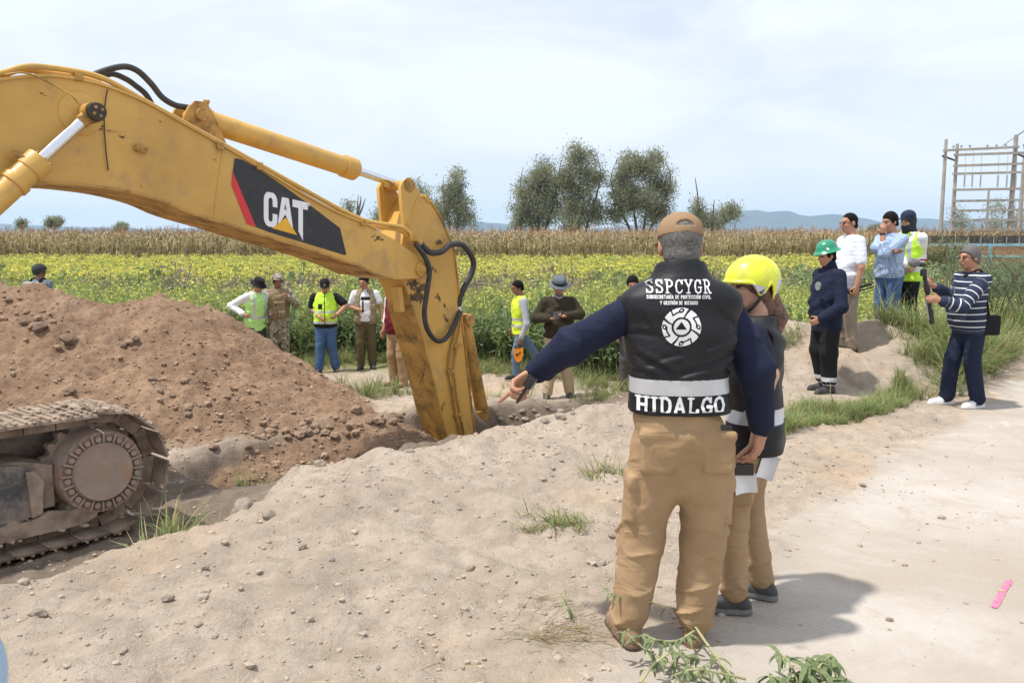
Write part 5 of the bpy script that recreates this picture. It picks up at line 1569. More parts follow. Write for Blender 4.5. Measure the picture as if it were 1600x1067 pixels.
def hp_paint(C):
    q = w.hl(C) / w.s; m = np.zeros(len(C), int)
    m[(np.abs(q[:, 0]) > .06) & (q[:, 1] > -.065) & (q[:, 1] < .01) & (q[:, 2] < -.002 + .25 * (q[:, 1] + .06) * -1 + .02) & (q[:, 2] > -.035)] = 1
    pk = q - v3(0, .014, .022); m[np.sqrt(((pk / np.array((.112, .138, .122))) ** 2).sum(1)) < .962] = 2
    m[(q[:, 1] > .085) & (np.abs(q[:, 0]) > .03) & (q[:, 2] < .02) & (q[:, 2] > -.045)] = 1
    return m
hel = helmet(w, M_HELMY, 'helmet', low_front=.026, low_back=-.10, size=(.112, .138, .122), mats=[M_HELMY, M_REFL, M_BLACKPL], paint=hp_paint)
for (y_, z_) in ((-.012, .028), (.012, .026), (.004, -.022), (-.01, -.028)):
    for sx in (-1, 1):
        bm = bmesh.new(); c = Vector(w.hp(sx * .104, y_, z_)); add_cyl(bm, c - Vector(w.HM @ v3(sx * .01, 0, 0)), c + Vector(w.HM @ v3(sx * .004, 0, 0)), .006, seg=10); bm_obj('helmet_vent', bm, M_BLACKPL, hel)
bm = bmesh.new()
for sx in (-1, 1): add_tube(bm, smooth_path([Vector(w.hp(*p)) for p in ((sx * .088, .0, -.03), (sx * .078, -.01, -.07), (sx * .05, -.045, -.11), (0, -.06, -.125))], 5), .008, 6)
bm_obj('chin_strap', bm, M_BLACKPL, hel, True)
# papers and phone held low
M_PAPER = material('paper', (.75, .76, .78), .8, .04, 40)
def sheet_held(P, px_, py_, dy, wdt, hgt, ang, nm, label, cat, mat, t=.0012, bend=.02):
    bm = bmesh.new(); c = Vector(P.px(px_, py_, dy)); n = 8
    Rz_ = Matrix.Rotation(-P.rz, 3, 'Z')
    g = []
    for j in range(2):
        for i in range(n + 1):
            u = (i / n - .5) * wdt; 
            for v_ in (0, 1):
                vv = -hgt * v_
                x_, z_ = u * math.cos(ang) - vv * math.sin(ang), u * math.sin(ang) + vv * math.cos(ang)
                g.append(bm.verts.new(c + Rz_ @ Vector((x_, j * t + bend * math.sin(i / n * 3.14) , z_))))
    N_ = 2 * (n + 1)
    for i in range(n):
        a = 2 * i; bm.faces.new((g[a], g[a + 2], g[a + 3], g[a + 1])); bm.faces.new((g[N_ + a], g[N_ + a + 1], g[N_ + a + 3], g[N_ + a + 2]))
        bm.faces.new((g[a], g[N_ + a], g[N_ + a + 2], g[a + 2])); bm.faces.new((g[a + 1], g[a + 3], g[N_ + a + 3], g[N_ + a + 1]))
    bm.faces.new((g[0], g[1], g[N_ + 1], g[N_])); bm.faces.new((g[2 * n], g[N_ + 2 * n], g[N_ + 2 * n + 1], g[2 * n + 1]))
    return held(P, nm, label, cat, bm, mat)
sheet_held(w, 1164, 742, -.20, .095, .085, .14, 'paper_sheet', 'white printed sheet hanging below the black device', 'paper', M_PAPER)
sheet_held(w, 1206, 712, -.16, .075, .11, -.28, 'paper_sheet', 'crumpled white papers held beside the pointing man\'s hand', 'paper', M_PAPER, bend=.03)
bm = bmesh.new(); add_box(bm, Vector(w.px(1158, 733, -.20)), (.105, .022, .05), Matrix.Rotation(-w.rz, 3, 'Z')); held(w, 'phone_case', 'black device in a case held over white papers', 'device', bm, M_BLACKPL, bevel=.006)
print('woman', round(time.time() - T0, 1))
# ================================================================ the others
def pattern_cloth(name, base, lines, rough=.85):
    """woven checks or stripes: lines = [(axis vector, period, width, colour)] in the wearer's frame"""
    m = cloth(name, base, rough); t = m.node_tree; b = t.nodes['Principled BSDF']
    src = b.inputs['Base Color'].links[0].from_socket
    tcn = t.nodes.new('ShaderNodeTexCoord')
    for axis, per, wd, colr in lines:
        dt = t.nodes.new('ShaderNodeVectorMath'); dt.operation = 'DOT_PRODUCT'; dt.inputs[1].default_value = axis
        t.links.new(tcn.outputs['Object'], dt.inputs[0])
        md = t.nodes.new('ShaderNodeMath'); md.operation = 'PINGPONG'; md.inputs[1].default_value = per / 2
        t.links.new(dt.outputs['Value'], md.inputs[0])
        lt = t.nodes.new('ShaderNodeMath'); lt.operation = 'LESS_THAN'; lt.inputs[1].default_value = wd / 2
        t.links.new(md.outputs[0], lt.inputs[0])
        mu = t.nodes.new('ShaderNodeMath'); mu.operation = 'MULTIPLY'; mu.inputs[1].default_value = colr[3]; t.links.new(lt.outputs[0], mu.inputs[0])
        mx = t.nodes.new('ShaderNodeMix'); mx.data_type = 'RGBA'; mx.inputs['B'].default_value = (*colr[:3], 1)
        t.links.new(mu.outputs[0], mx.inputs['Factor']); t.links.new(src, mx.inputs['A']); src = mx.outputs['Result']
    t.links.new(src, b.inputs['Base Color']); return m
PLAID = pattern_cloth('blue_white_plaid', (.42, .52, .68), [((1, 0, 0), .034, .010, (.12, .2, .38, .45)), ((0, 1, 0), .034, .010, (.12, .2, .38, .45)), ((0, 0, 1), .034, .010, (.12, .2, .38, .45))])
POLO = pattern_cloth('white_striped_polo', (.72, .74, .80), [((0, 0, 1), .05, .014, (.45, .52, .70, .55))])
def camo(name, cols, scale=16):
    m = material(name, cols[0], .9, .08, 6, bump=.25, bscale=260, spec=.2); t = m.node_tree; b = t.nodes['Principled BSDF']
    src = b.inputs['Base Color'].links[0].from_socket; tcn = t.nodes.new('ShaderNodeTexCoord')
    for i, c in enumerate(cols[1:]):
        n = t.nodes.new('ShaderNodeTexNoise'); n.inputs['Scale'].default_value = scale * (1 + .4 * i); n.inputs['Detail'].default_value = 2
        mp_ = t.nodes.new('ShaderNodeMapping'); mp_.inputs['Location'].default_value = (i * 3.1, i * 1.7, i); t.links.new(tcn.outputs['Object'], mp_.inputs['Vector']); t.links.new(mp_.outputs['Vector'], n.inputs['Vector'])
        r_ = t.nodes.new('ShaderNodeMapRange'); r_.inputs[1].default_value = .53; r_.inputs[2].default_value = .56; t.links.new(n.outputs['Fac'], r_.inputs[0])
        mx = t.nodes.new('ShaderNodeMix'); mx.data_type = 'RGBA'; mx.inputs['B'].default_value = (*c, 1); t.links.new(r_.outputs[0], mx.inputs['Factor']); t.links.new(src, mx.inputs['A']); src = mx.outputs['Result']
    t.links.new(src, b.inputs['Base Color']); return m
CAMO = camo('tan_camouflage', [(.30, .25, .18), (.12, .09, .06), (.40, .37, .30)])
CAMO_BLUE = camo('blue_grey_camouflage', [(.14, .18, .22), (.06, .08, .10), (.28, .32, .36)])
COYOTE = cloth('coyote_nylon', (.26, .19, .11))
def hivis_paint(P, bands=((.95, 1.0), (1.10, 1.15)), vert=True, zip_=False, hem_dark=None, pocket=None):
    def f(C):
        q = P.tl(C); m = np.zeros(len(C), int)
        for a, b in bands: m[(q[:, 2] > a) & (q[:, 2] < b)] = 1
        if vert: m[(np.abs(np.abs(q[:, 0]) - .105) < .024) & (q[:, 2] > bands[-1][1])] = 1
        if zip_: m[(np.abs(q[:, 0]) < .009) & (q[:, 1] < 0)] = 2
        if hem_dark: m[q[:, 2] < hem_dark] = 2
        if pocket: m[(np.abs(q[:, 0] - pocket[0]) < pocket[2]) & (np.abs(q[:, 2] - pocket[1]) < pocket[3]) & (q[:, 1] < 0)] = 2
        return m
    return f
def glasses(P, mat=M_BLACKPL):
    bm = bmesh.new()
    for sx in (-1, 1):
        pts = [Vector(P.hp(sx * (.031 + .022 * math.cos(a)), -.100 + .012 * abs(math.cos(a) * .8) , .004 + .015 * math.sin(a))) for a in np.linspace(0, 6.283, 13)]
        add_tube(bm, pts, .0028 * P.s, 5, False)
        add_tube(bm, [Vector(P.hp(sx * .053, -.094, .008)), Vector(P.hp(sx * .079, -.04, .008)), Vector(P.hp(sx * .081, .01, .006))], .0028 * P.s, 5)
    add_tube(bm, [Vector(P.hp(-.01, -.110, .006)), Vector(P.hp(.01, -.110, .006))], .0026 * P.s, 5)
    bm_obj('glasses', bm, mat, P.root, True)
# ---- man with the green hard hat
GREENH = material('hardhat_green', (.015, .25, .13), .30, .08, 4, coat=.3)
p = Person('green', R(-76), H=1.62, vox=.0122, build=1.06, belly=.06, head=(0, .20, 0), skin=SK_TAN, feet=(.1, -.2), label='man in green hard hat and navy jacket standing on the dirt hump',
           joints=dict(elL=('px', 1315, 480, -.27), wrL=('px', 1282, 498, -.24), elR=v3(-.22, .05, 1.05), wrR=v3(-.17, .02, .84), anL=('+', .0, -.02, 0), anR=('+', 0, .05, 0)), hands=dict(L=dict(curl=1.0), R=dict(curl=1.0)))
p.top(NAVY, hem=.72, sleeve=1.93, name='jacket', grow=.026, r=(.078, .068, .056), fold=.009, neck=1.49)
nkp = p.J['neck']
sdf_part('collar', [G([rcone(nkp + v3(0, 0, -.02), nkp + v3(0, -.008, .030), .084, .070)], .01)], p.vox, NAVY, p.root)
def legband(C):
    z = C[:, 2]; m = np.zeros(len(C), int); m[((z > .065) & (z < .105)) | ((z > .135) & (z < .185))] = 1; return m
p.trousers([BLACKC, M_REFL], r=(.106, .096, .086), fold=.012, paint=legband, hem=.80)
p.shoes(BOOT_GREY, high=.12)
p.hair(HAIR_BLACK, front=.05, back=-.085)
hat = p.lathe_hat('hard_hat', [(.128, .030), (.150, .018), (.152, .022), (.132, .040), (.118, .052), (.112, .085), (.098, .120), (.070, .146), (.035, .158), (0, .161)], GREENH, z=.024, tilt=.04)
bm = bmesh.new(); add_tube(bm, [Vector(p.hp(0, y_, z_)) for y_, z_ in ((-.10, .10), (-.07, .145), (0, .170), (.07, .150), (.11, .10))], .012, 8); bm_obj('ridge', bm, GREENH, hat, True)
bm = bmesh.new(); add_box(bm, Vector(p.hp(.098, -.03, .092)), (.004, .045, .028), Matrix(p.HM.tolist()) @ Matrix.Rotation(-.35, 3, 'Y')); bm_obj('sticker', bm, M_PRINT, hat)
bm = bmesh.new(); c = Vector(p.px(1279, 447, -.19)); add_cyl(bm, c, c + Vector((0, -.012, 0)), .045, .045, 20); bm_obj('chest_patch', bm, material('dull_patch', (.22, .24, .25), .8, .3, 40), p.root)
# ---- man in the white striped shirt with a folded tripod
p = Person('white', R(-80), H=1.72, vox=.0122, build=1.02, belly=.09, head=(0, .14, 0), skin=SK_TAN, feet=(.05, -.15), label='man in white striped shirt and glasses holding a folded tripod on the hump',
           joints=dict(elL=('px', 1346, 418, -.27), wrL=('px', 1339, 447, -.27), elR=v3(-.27, .02, 1.1), wrR=v3(-.2, -.2, 1.0), anR=('+', 0, .03, 0)), hands=dict(L=dict(curl=1.1)))
p.top(POLO, hem=.80, sleeve=.74, r=(.072, .068, .06), fold=.007, grow=.014)
p.trousers(cloth('taupe_cotton', (.26, .215, .165)), r=(.094, .076, .068), fold=.010)
p.shoes(material('black_leather', (.012, .012, .012), .4, .2, 20), high=.08)
p.hair(HAIR_BLACK, front=.088, back=-.085, thick=.005)
glasses(p)
tr = empty('folded_tripod', p.loc + Vector((0, 0, 0))); tag(tr, 'folded black tripod carried by the man in the white shirt', 'tripod')
a, b = at(1313, 459, p.loc.y - .2) - p.loc, at(1364, 445, p.loc.y - .2) - p.loc
for k in range(3):
    off = Vector((0, .022 * math.cos(k * 2.1), .022 * math.sin(k * 2.1)))
    bm = bmesh.new(); add_cyl(bm, a.lerp(b, .25) + off, b + off * 1.4, .011, .008, 8); add_cyl(bm, a + off, a.lerp(b, .55) + off, .013, .013, 8); add_box(bm, a.lerp(b, .55) + off, (.03, .03, .03)); bm_obj('leg', bm, M_BLACKPL, tr, True)
bm = bmesh.new(); add_cyl(bm, a - (b - a) * .12, a + (b - a) * .1, .03, .022, 12); bm_obj('head', bm, M_BLACKPL, tr, True)
# ---- man in the plaid shirt, hand at his mouth
p = Person('plaid', R(-66), H=1.72, vox=.0122, build=1.05, belly=.05, head=(R(-8), .22, 0), skin=SK_TAN, label='man in blue plaid shirt with one hand at his mouth',
           joints=dict(elL=('px', 1381, 397, -.30), wrL=('px', 1379, 366, -.24), elR=('px', 1368, 388, .0), wrR=('px', 1395, 393, -.27)), hands=dict(L=dict(d=v3(.25, -.2, 1), n=v3(-.6, .6, 0), curl=.9), R=dict(curl=.5)))
p.top(PLAID, hem=.87, sleeve=1.45, r=(.068, .060, .052), fold=.007, grow=.016)
p.trousers(JEANS, r=(.096, .076, .066)); p.shoes(M_BLACKPL)
p.hair(HAIR_BLACK, front=.07, back=-.07, thick=.012, top=.008)
bm = bmesh.new(); wr_ = Vector(p.J['wrL']); add_cyl(bm, wr_ - Vector((0, 0, .012)), wr_ + Vector((0, 0, .012)), .036, .034, 16); bm_obj('watch', bm, M_BLACKPL, p.root, True)
# ---- hooded man in a yellow-green vest behind him
p = Person('hood', R(-58), H=1.74, vox=.013, build=1.05, head=(0, .16, 0), skin=SK_TAN, label='man in dark hood and cap with bright yellow-green vest and white sleeves', joints=dict(elL=('px', 1438, 402, .0), wrL=('px', 1428, 416, -.2), elR=('px', 1409, 398, .05), wrR=('px', 1411, 418, -.2)))
p.top(WHITEC, hem=.86, sleeve=1.93, r=(.072, .066, .052), fold=.008, grow=.012)
p.vest([HIVIS, M_REFL, BLACKC], hem=.80, paint=hivis_paint(p, ((.93, .985), (1.06, 1.115)), True), vneck=.06)
p.trousers(BLACKC); p.shoes(M_BLACKPL)
e2 = lambda c, r: ell(p.hc + p.HM @ (np.array(c) * p.s), np.array(r) * p.s, p.HM)
HOODM = cloth('dark_hood', (.035, .04, .05))
sdf_part('hood', [G([e2((0, .02, .012), (.092, .108, .115)), rcone(p.hp(0, .02, -.06), p.J['neck'] + v3(0, 0, -.03), .082, .10), e2((0, -.04, -.075), (.068, .066, .05))], .03, [e2((0, -.115, .002), (.055, .05, .030))], .006)], .0095, HOODM, p.root)
p.cap(cloth('dark_blue_cap', (.02, .03, .055)), z=.02, tilt=.02)
# ---- cameraman in the striped sweater
def stripe_material():
    m = cloth('striped_knit', (.028, .036, .066)); t = m.node_tree; b = t.nodes['Principled BSDF']
    a_ = t.nodes.new('ShaderNodeAttribute'); a_.attribute_name = 'band'
    pp = t.nodes.new('ShaderNodeMath'); pp.operation = 'PINGPONG'; pp.inputs[1].default_value = .5; t.links.new(a_.outputs['Fac'], pp.inputs[0])
    lt = t.nodes.new('ShaderNodeMath'); lt.operation = 'LESS_THAN'; lt.inputs[1].default_value = .085; t.links.new(pp.outputs[0], lt.inputs[0])
    mx = t.nodes.new('ShaderNodeMix'); mx.data_type = 'RGBA'; mx.inputs['B'].default_value = (.62, .64, .68, 1)
    src = b.inputs['Base Color'].links[0].from_socket
    t.links.new(lt.outputs[0], mx.inputs['Factor']); t.links.new(src, mx.inputs['A']); t.links.new(mx.outputs['Result'], b.inputs['Base Color']); return m
p = Person('striped', R(-82), H=1.63, vox=.0112, build=1.06, belly=.10, lean=(.05, 0, 0), head=(0, .10, 0), skin=SK_TAN, feet=(.1, -.15), label='cameraman in navy sweater with white stripes holding a monopod',
           joints=dict(elL=('px', 1503, 479, -.27), wrL=('px', 1468, 469, -.24), elR=('px', 1492, 466, .14), wrR=('px', 1458, 446, .02), anL=('+', .02, .03, 0), anR=('+', 0, -.16, 0), knR=('+', 0, -.08, 0)),
           hands=dict(L=dict(d=v3(0, -1, .1), n=v3(-1, 0, 0), thumb=v3(0, 0, 1), curl=.9), R=dict(d=v3(0, -1, .4), n=v3(1, 0, 0), thumb=v3(0, 0, 1), curl=.9)))
sw = p.top(stripe_material(), hem=.80, sleeve=1.80, name='sweater', r=(.076, .066, .054), fold=.006, grow=.016)
co = np.empty(len(sw.data.vertices) * 3, np.float32); sw.data.vertices.foreach_get('co', co); co = co.reshape(-1, 3).astype(float)
band = p.tl(co)[:, 2] / .068
for sd in 'LR':
    sh, el, wr = p.J['sh' + sd], p.J['el' + sd], p.J['wr' + sd]
    def seg(a, b):
        ba = b - a; h_ = np.clip(((co - a) @ ba) / (ba @ ba), 0, 1); return np.linalg.norm(co - a - h_[:, None] * ba, axis=1), h_ * np.linalg.norm(ba)
    d1, s1 = seg(sh + (el - sh) * .25, el); d2, s2 = seg(el, wr)
    arm = np.minimum(d1, d2) < .088
    trunk = np.abs(p.tl(co)[:, 0]) < .17
    arm &= ~((d2 > .085) & trunk & (d1 > .07))
    band = np.where(arm, np.where(d1 < d2, s1, np.linalg.norm(el - sh) * .75 + s2) / .068 + .3, band)
    band = np.where(arm & (d2 < d1) & (s2 > .15), .5, band)
band = np.where(p.tl(co)[:, 2] < .845, .5, band)
sw.data.attributes.new('band', 'FLOAT', 'POINT').data.foreach_set('value', band.astype(np.float32))
p.trousers(DENIM_DARK, r=(.096, .080, .074), fold=.012)
p.shoes(material('white_leather', (.72, .72, .72), .5, .06, 20), material('white_sole', (.66, .66, .65), .6, .08, 20), high=.085)
for sd in 'LR':        # dark letter on the side of each shoe
    an = p.J['an' + sd]; f = p.feet[0 if sd == 'L' else 1]
    fn_, W_ = text_fn('N', .045, .04, .013, False, .004)
    def put(u, v, an=an): return (an[0] + (.052 if sd == 'L' else .05), an[1] - .035 + u + .35 * v, an[2] - .045 + v)
    print_sheet('shoe_letter', fn_, -.03, .03, -.006, .052, .004, put, DENIM_DARK, p.root)
p.hair(HAIR_GREY, front=.068, back=-.075, thick=.013, top=.006)
glasses(p)
bm = bmesh.new()
add_tube(bm, smooth_path([Vector(p.J['neck'] + v3(.02, -.10, -.06)), Vector(p.J['shL'] + v3(-.06, .0, .095)), Vector(p.px(1538, 448, -.14)), Vector(p.px(1542, 470, -.16)), Vector(p.px(1545, 492, -.14))], 6), .011, 6)
bag = empty('shoulder_bag', p.loc, p.rz); tag(bag, 'black shoulder bag hanging at the cameraman\'s hip', 'bag')
bm_obj('strap', bm, BLACKC, bag, True)
bm = bmesh.new(); add_box(bm, Vector(p.px(1547, 508, -.13)), (.10, .165, .20)); bm_obj('bag_body', bm, BLACKC, bag, True, .03)
bm = bmesh.new(); c = Vector(p.px(1557, 504, -.11)); add_cyl(bm, c + Vector((0, .0, 0)), c + Vector((0, .03, 0)), .035, .03, 14); bm_obj('red_badge', bm, material('dull_red', (.22, .02, .03), .6, .2, 20), bag, True)
rig = empty('camera_monopod', p.loc, p.rz); tag(rig, 'black camera on a folded monopod with a furry grey microphone', 'camera')
q = lambda x, y, dy=-.12: Vector(p.px(x, y, dy))
bm = bmesh.new(); add_cyl(bm, q(1444, 425), q(1455, 500), .020, .017, 14); add_cyl(bm, q(1447, 446), q(1450, 458), .028, .027, 14); add_cyl(bm, q(1453, 485), q(1456, 506), .028, .024, 14); bm_obj('monopod_tube', bm, M_BLACKPL, rig, True)
for dx in (-.03, .03):
    bm = bmesh.new(); add_cyl(bm, q(1450, 462) + Vector((0, dx, 0)), q(1455, 500) + Vector((0, dx * .8, 0)), .009, .009, 8); bm_obj('monopod_leg', bm, material('grey_alloy', (.35, .36, .38), .35, .1, 10, metal=.8), rig, True)
bm = bmesh.new(); add_box(bm, q(1443, 426), (.04, .05, .07)); add_box(bm, q(1441, 414), (.05, .045, .04)); bm_obj('camera_body', bm, M_BLACKPL, rig, True, .008)
bm = bmesh.new(); add_box(bm, q(1443, 406), (.05, .06, .016)); bm_obj('red_plate', bm, material('dull_red', (.22, .02, .03)), rig, True, .004)
c = np.array(q(1428, 411)); sdf_part('furry_microphone', [G([ell(c, (.045, .058, .045)), rcone(c, np.array(q(1440, 412)), .02, .015)], .02)], .006, material('grey_fur', (.16, .16, .16), .95, .5, 60, bump=1.0, bscale=180), rig)
# ---- man with the grey hat reading his phone
DKOLIVE = cloth('dark_olive_jacket', (.040, .033, .021))
p = Person('grayhat', R(4), H=1.73, vox=.0148, build=1.08, belly=.05, head=(0, .42, 0), skin=SK_TAN, feet=(.2, -.25), label='bearded man in grey brimmed hat and dark jacket looking at his phone',
           joints=dict(elR=('px', 838, 497, -.02), wrR=('px', 860, 498, -.26), elL=('px', 906, 491, -.02), wrL=('px', 884, 494, -.26), anL=('+', .07, .05, 0), anR=('+', -.06, -.06, 0)),
           hands=dict(L=dict(curl=.7, d=v3(-.8, -.5, 0), n=v3(-.3, -.2, 1)), R=dict(curl=.7, d=v3(.8, -.5, 0), n=v3(.3, -.2, 1))))
p.top(DKOLIVE, hem=.87, sleeve=1.93, name='jacket', r=(.076, .068, .054), fold=.010, grow=.020)
sdf_part('undershirt', [G([rcone(p.J['neck'] + v3(0, -.03, -.02), p.J['neck'] + v3(0, -.015, .04), .07, .062)], .01)], p.vox, cloth('grey_tshirt', (.28, .30, .33)), p.root)
p.trousers(cloth('light_khaki', (.46, .36, .24)), r=(.098, .08, .070), fold=.012); p.shoes(BOOT_GREY, high=.11)
e3 = lambda c, r: ell(p.hc + p.HM @ (np.array(c) * p.s), np.array(r) * p.s, p.HM)
sdf_part('beard', [G([e3((0, -.045, -.082), (.058, .055, .036))], .01)], .009, HAIR_GREY, p.root)
hat = p.lathe_hat('hat', [(.105, .040), (.150, .022), (.153, .027), (.108, .052), (.104, .085), (.095, .115), (.072, .135), (.03, .138), (0, .134)], material('grey_felt', (.10, .115, .14), .9, .15, 12), z=.01, tilt=.0)
p.lathe_hat('hat_band', [(.1085, .048), (.1095, .050), (.107, .078), (.105, .080)], BLACKC, z=.011)
bm = bmesh.new(); add_box(bm, Vector(p.px(869, 493, -.36)), (.075, .012, .15), Matrix.Rotation(-.9, 3, 'X')); held(p, 'phone', 'dark phone held by the man in the grey hat', 'phone', bm, M_BLACKPL, bevel=.006)
# ---- worker with the orange tool
p = Person('tool', R(-72), H=1.62, vox=.0148, build=.98, head=(0, .30, 0), skin=SK_DARK, feet=(0, 0), label='worker in yellow vest and grey shirt walking with an orange tool',
           joints=dict(elL=('px', 823, 507, -.23), wrL=('px', 814, 529, -.23), anL=('px', 806, 585, -.05), anR=('px', 846, 588, .1), knL=('px', 806, 552, -.1), knR=('px', 838, 556, .1)), hands=dict(L=dict(d=v3(0, -.2, -1), curl=1.1)))
p.top(cloth('grey_shirt', (.36, .38, .42)), hem=.86, sleeve=1.93, r=(.066, .056, .046), fold=.007)
p.vest([HIVIS3, M_REFL, BLACKC], hem=.80, paint=hivis_paint(p, ((.93, .975), (1.04, 1.085)), False), vneck=.08)
p.trousers(cloth('pale_denim', (.13, .19, .27)), r=(.094, .076, .068)); p.shoes(M_BLACKPL)
p.hair(HAIR_BLACK, front=.07, back=-.07, thick=.010)
def orange_tool(P):
    c = Vector(P.px(809.5, 553, -.24)); bm = bmesh.new()
    Rz_ = Matrix.Rotation(-P.rz, 3, 'Z')
    outer = [(-.085, .10), (-.055, .085), (-.03, .075), (.03, .085), (.06, .10), (.085, .105), (.08, .03), (.082, -.02), (.05, -.10), (.015, -.125), (-.03, -.12), (-.06, -.06), (-.072, 0), (-.06, .03)]
    add_prism(bm, [c + Rz_ @ Vector((x, -.02, z)) for x, z in outer], Rz_ @ Vector((0, .04, 0)))
    root = empty('orange_tool', P.loc, P.rz); tag(root, 'orange plastic tool carried by the worker in the yellow vest', 'tool')
    bm_obj('tool_body', bm, material('orange_plastic', (.80, .27, .01), .4, .08, 10), root, True, .006)
    bm = bmesh.new(); add_box(bm, c + Rz_ @ Vector((.012, -.021, .01)), (.075, .008, .018), Rz_ @ Matrix.Rotation(-.6, 3, 'Y')); add_box(bm, c + Rz_ @ Vector((-.02, -.021, -.012)), (.03, .007, .04), Rz_); bm_obj('slot', bm, M_BLACKPL, root)
    bm = bmesh.new(); add_tube(bm, smooth_path([c + Rz_ @ Vector(v) for v in ((-.05, 0, .085), (-.03, 0, .13), (.03, 0, .135), (.055, 0, .10))], 5), .012, 8); bm_obj('handle', bm, M_BLACKPL, root, True)
orange_tool(p)
# ---- man half hidden behind the pointing man's arm
p = Person('hidden', R(15), H=1.74, vox=.0155, head=(R(-20), .35, 0), skin=SK_TAN, label='dark-haired man mostly hidden behind the pointing man\'s shoulder')
p.top(DKGREY, hem=.86, sleeve=1.93); p.trousers(cloth('grey_trousers', (.085, .08, .08)), r=(.102, .086, .078)); p.shoes(M_BLACKPL); p.hair(HAIR_BLACK, front=.06, back=-.08, thick=.012)
# ---- man in maroon behind the stick
p = Person('maroon', R(-35), H=1.68, vox=.0148, build=1.05, belly=.06, head=(0, .30, 0), skin=SK_TAN, feet=(.2, -.2), label='man in dark cap, maroon shirt and khaki trousers behind the yellow stick')
def mar(C): q = p.tl(C); return (np.abs(q[:, 0]) > .19).astype(int)
p.top([cloth('maroon_shirt', (.14, .015, .022)), WHITEC], hem=.84, sleeve=1.4, paint=mar, grow=.016); p.trousers(KHAKI, r=(.100, .082, .074), fold=.013); p.shoes(BOOT_TAN, M_SOLE, high=.12); p.cap(BLACKC); p.hair(HAIR_BLACK, front=.05, back=-.08)
# ---- man in white polo and tan vest
p = Person('polo', R(6), H=1.70, vox=.0148, build=1.05, belly=.04, head=(R(-25), .3, 0), skin=SK_TAN, feet=(.3, -.2), label='man in white polo and open tan vest filming with a small camera grip',
           joints=dict(elR=('px', 548, 479, .0), wrR=('px', 561, 484, -.22), elL=('px', 594, 475, .03), wrL=('px', 597, 498, -.02)), hands=dict(R=dict(curl=1.1)))
p.top(WHITEC, hem=.88, sleeve=.70, r=(.070, .066, .06), name='polo_shirt')
def openv(P, x=.065): return rcone(P.J['pel'] + P.TR @ v3(0, -.20, -.2), P.J['neck'] + P.TR @ v3(0, -.18, .05), x + .04, x + .04)
p.vest(cloth('tan_vest', (.27, .21, .135)), hem=.84, cuts=[openv(p)], vneck=.1, extra=[])
for sx in (-1, 1):
    for z_ in (.93, 1.14):
        sdf_part('vest_pocket', [G([rbox(p.J['pel'] + p.TR @ v3(sx * .128, -.105, z_ - .93), (.05, .03, .055), .012)], .01)], .011, MATS['tan_vest'], p.root)
p.trousers(OLIVE, r=(.096, .078, .068), fold=.012); p.shoes(BOOT_GREY, high=.1); p.hair(HAIR_BLACK, front=.06)
bm = bmesh.new(); add_cyl(bm, Vector(p.px(567, 488, -.32)), Vector(p.px(567, 470, -.32)), .016, .016, 10); add_box(bm, Vector(p.px(571, 466.5, -.32)), (.16, .03, .06)); held(p, 'camera_grip', 'small dark camera on a hand grip held by the man in the tan vest', 'camera', bm, M_BLACKPL, bevel=.006)
# ---- man in cap, vest and jeans
p = Person('cap', R(8), H=1.66, vox=.0148, build=1.08, belly=.05, head=(R(4), .5, 0), skin=SK_TAN, feet=(.25, -.2), label='man in black cap, yellow-green vest and blue jeans looking down',
           joints=dict(elR=('px', 487, 482, .02), wrR=('px', 500, 496, -.2), elL=('px', 541, 477, .02), wrL=('px', 526, 492, -.2), anL=('+', .05, .03, 0), anR=('+', -.03, -.05, 0)), hands=dict(L=dict(curl=.8), R=dict(curl=.8)))
p.top(BLACKC, hem=.82, sleeve=.74, r=(.074, .070, .06), name='tshirt')
p.vest([HIVIS, M_REFL, BLACKC], hem=.84, paint=hivis_paint(p, ((.91, .95), (1.10, 1.14)), False, True, .90, (-.08, 1.22, .035, .045)), vneck=.05)
p.trousers(JEANS, r=(.098, .080, .072), fold=.011); p.shoes(BOOT_GREY, high=.1); p.cap(BLACKC); p.hair(HAIR_BLACK, front=.05, back=-.085)
fn_, W_ = text_fn('I', .02, .02, .006, True, .004)
bm = bmesh.new(); c = Vector(p.hp(0, -.108, .078)); add_box(bm, c, (.035, .006, .03), Matrix(p.HM.tolist()) @ Matrix.Rotation(-.35, 3, 'X')); bm_obj('cap_badge', bm, material('dull_gold', (.35, .25, .12), .7, .3, 60), p.root)
# ---- soldier
p = Person('soldier', R(20), H=1.70, vox=.0148, build=1.08, head=(R(10), .12, 0), skin=SK_DARK, label='soldier in tan camouflage with helmet and plate carrier standing in the crop',
           joints=dict(elL=('px', 463, 475, .05), wrL=('px', 450, 464, -.2), elR=('px', 418, 476, .0), wrR=('px', 425, 492, -.2)), hands=dict(L=dict(curl=.9)))
p.top(CAMO, hem=.80, sleeve=1.93, r=(.074, .066, .056), fold=.009, grow=.014)
p.trousers(CAMO, r=(.1, .082, .074)); p.shoes(BOOT_TAN, high=.15)
p.vest(COYOTE, hem=.95, grow=.038, arm=.098, vneck=.03, name='plate_carrier')
for x_, z_, hx_, hz_ in ((0, 1.10, .115, .125), (-.07, 1.0, .035, .06), (.0, 1.0, .035, .06), (.07, 1.0, .035, .06)):
    sdf_part('pouch', [G([rbox(p.J['pel'] + p.TR @ v3(x_, -.165 - (.02 if hx_ < .05 else 0), z_ - .93), (hx_, .03, hz_), .014)], .01)], .011, COYOTE, p.root)
p.hair(HAIR_BLACK, front=.04, back=-.085)
helmet(p, CAMO, 'helmet', low_front=.035, vox=.011)
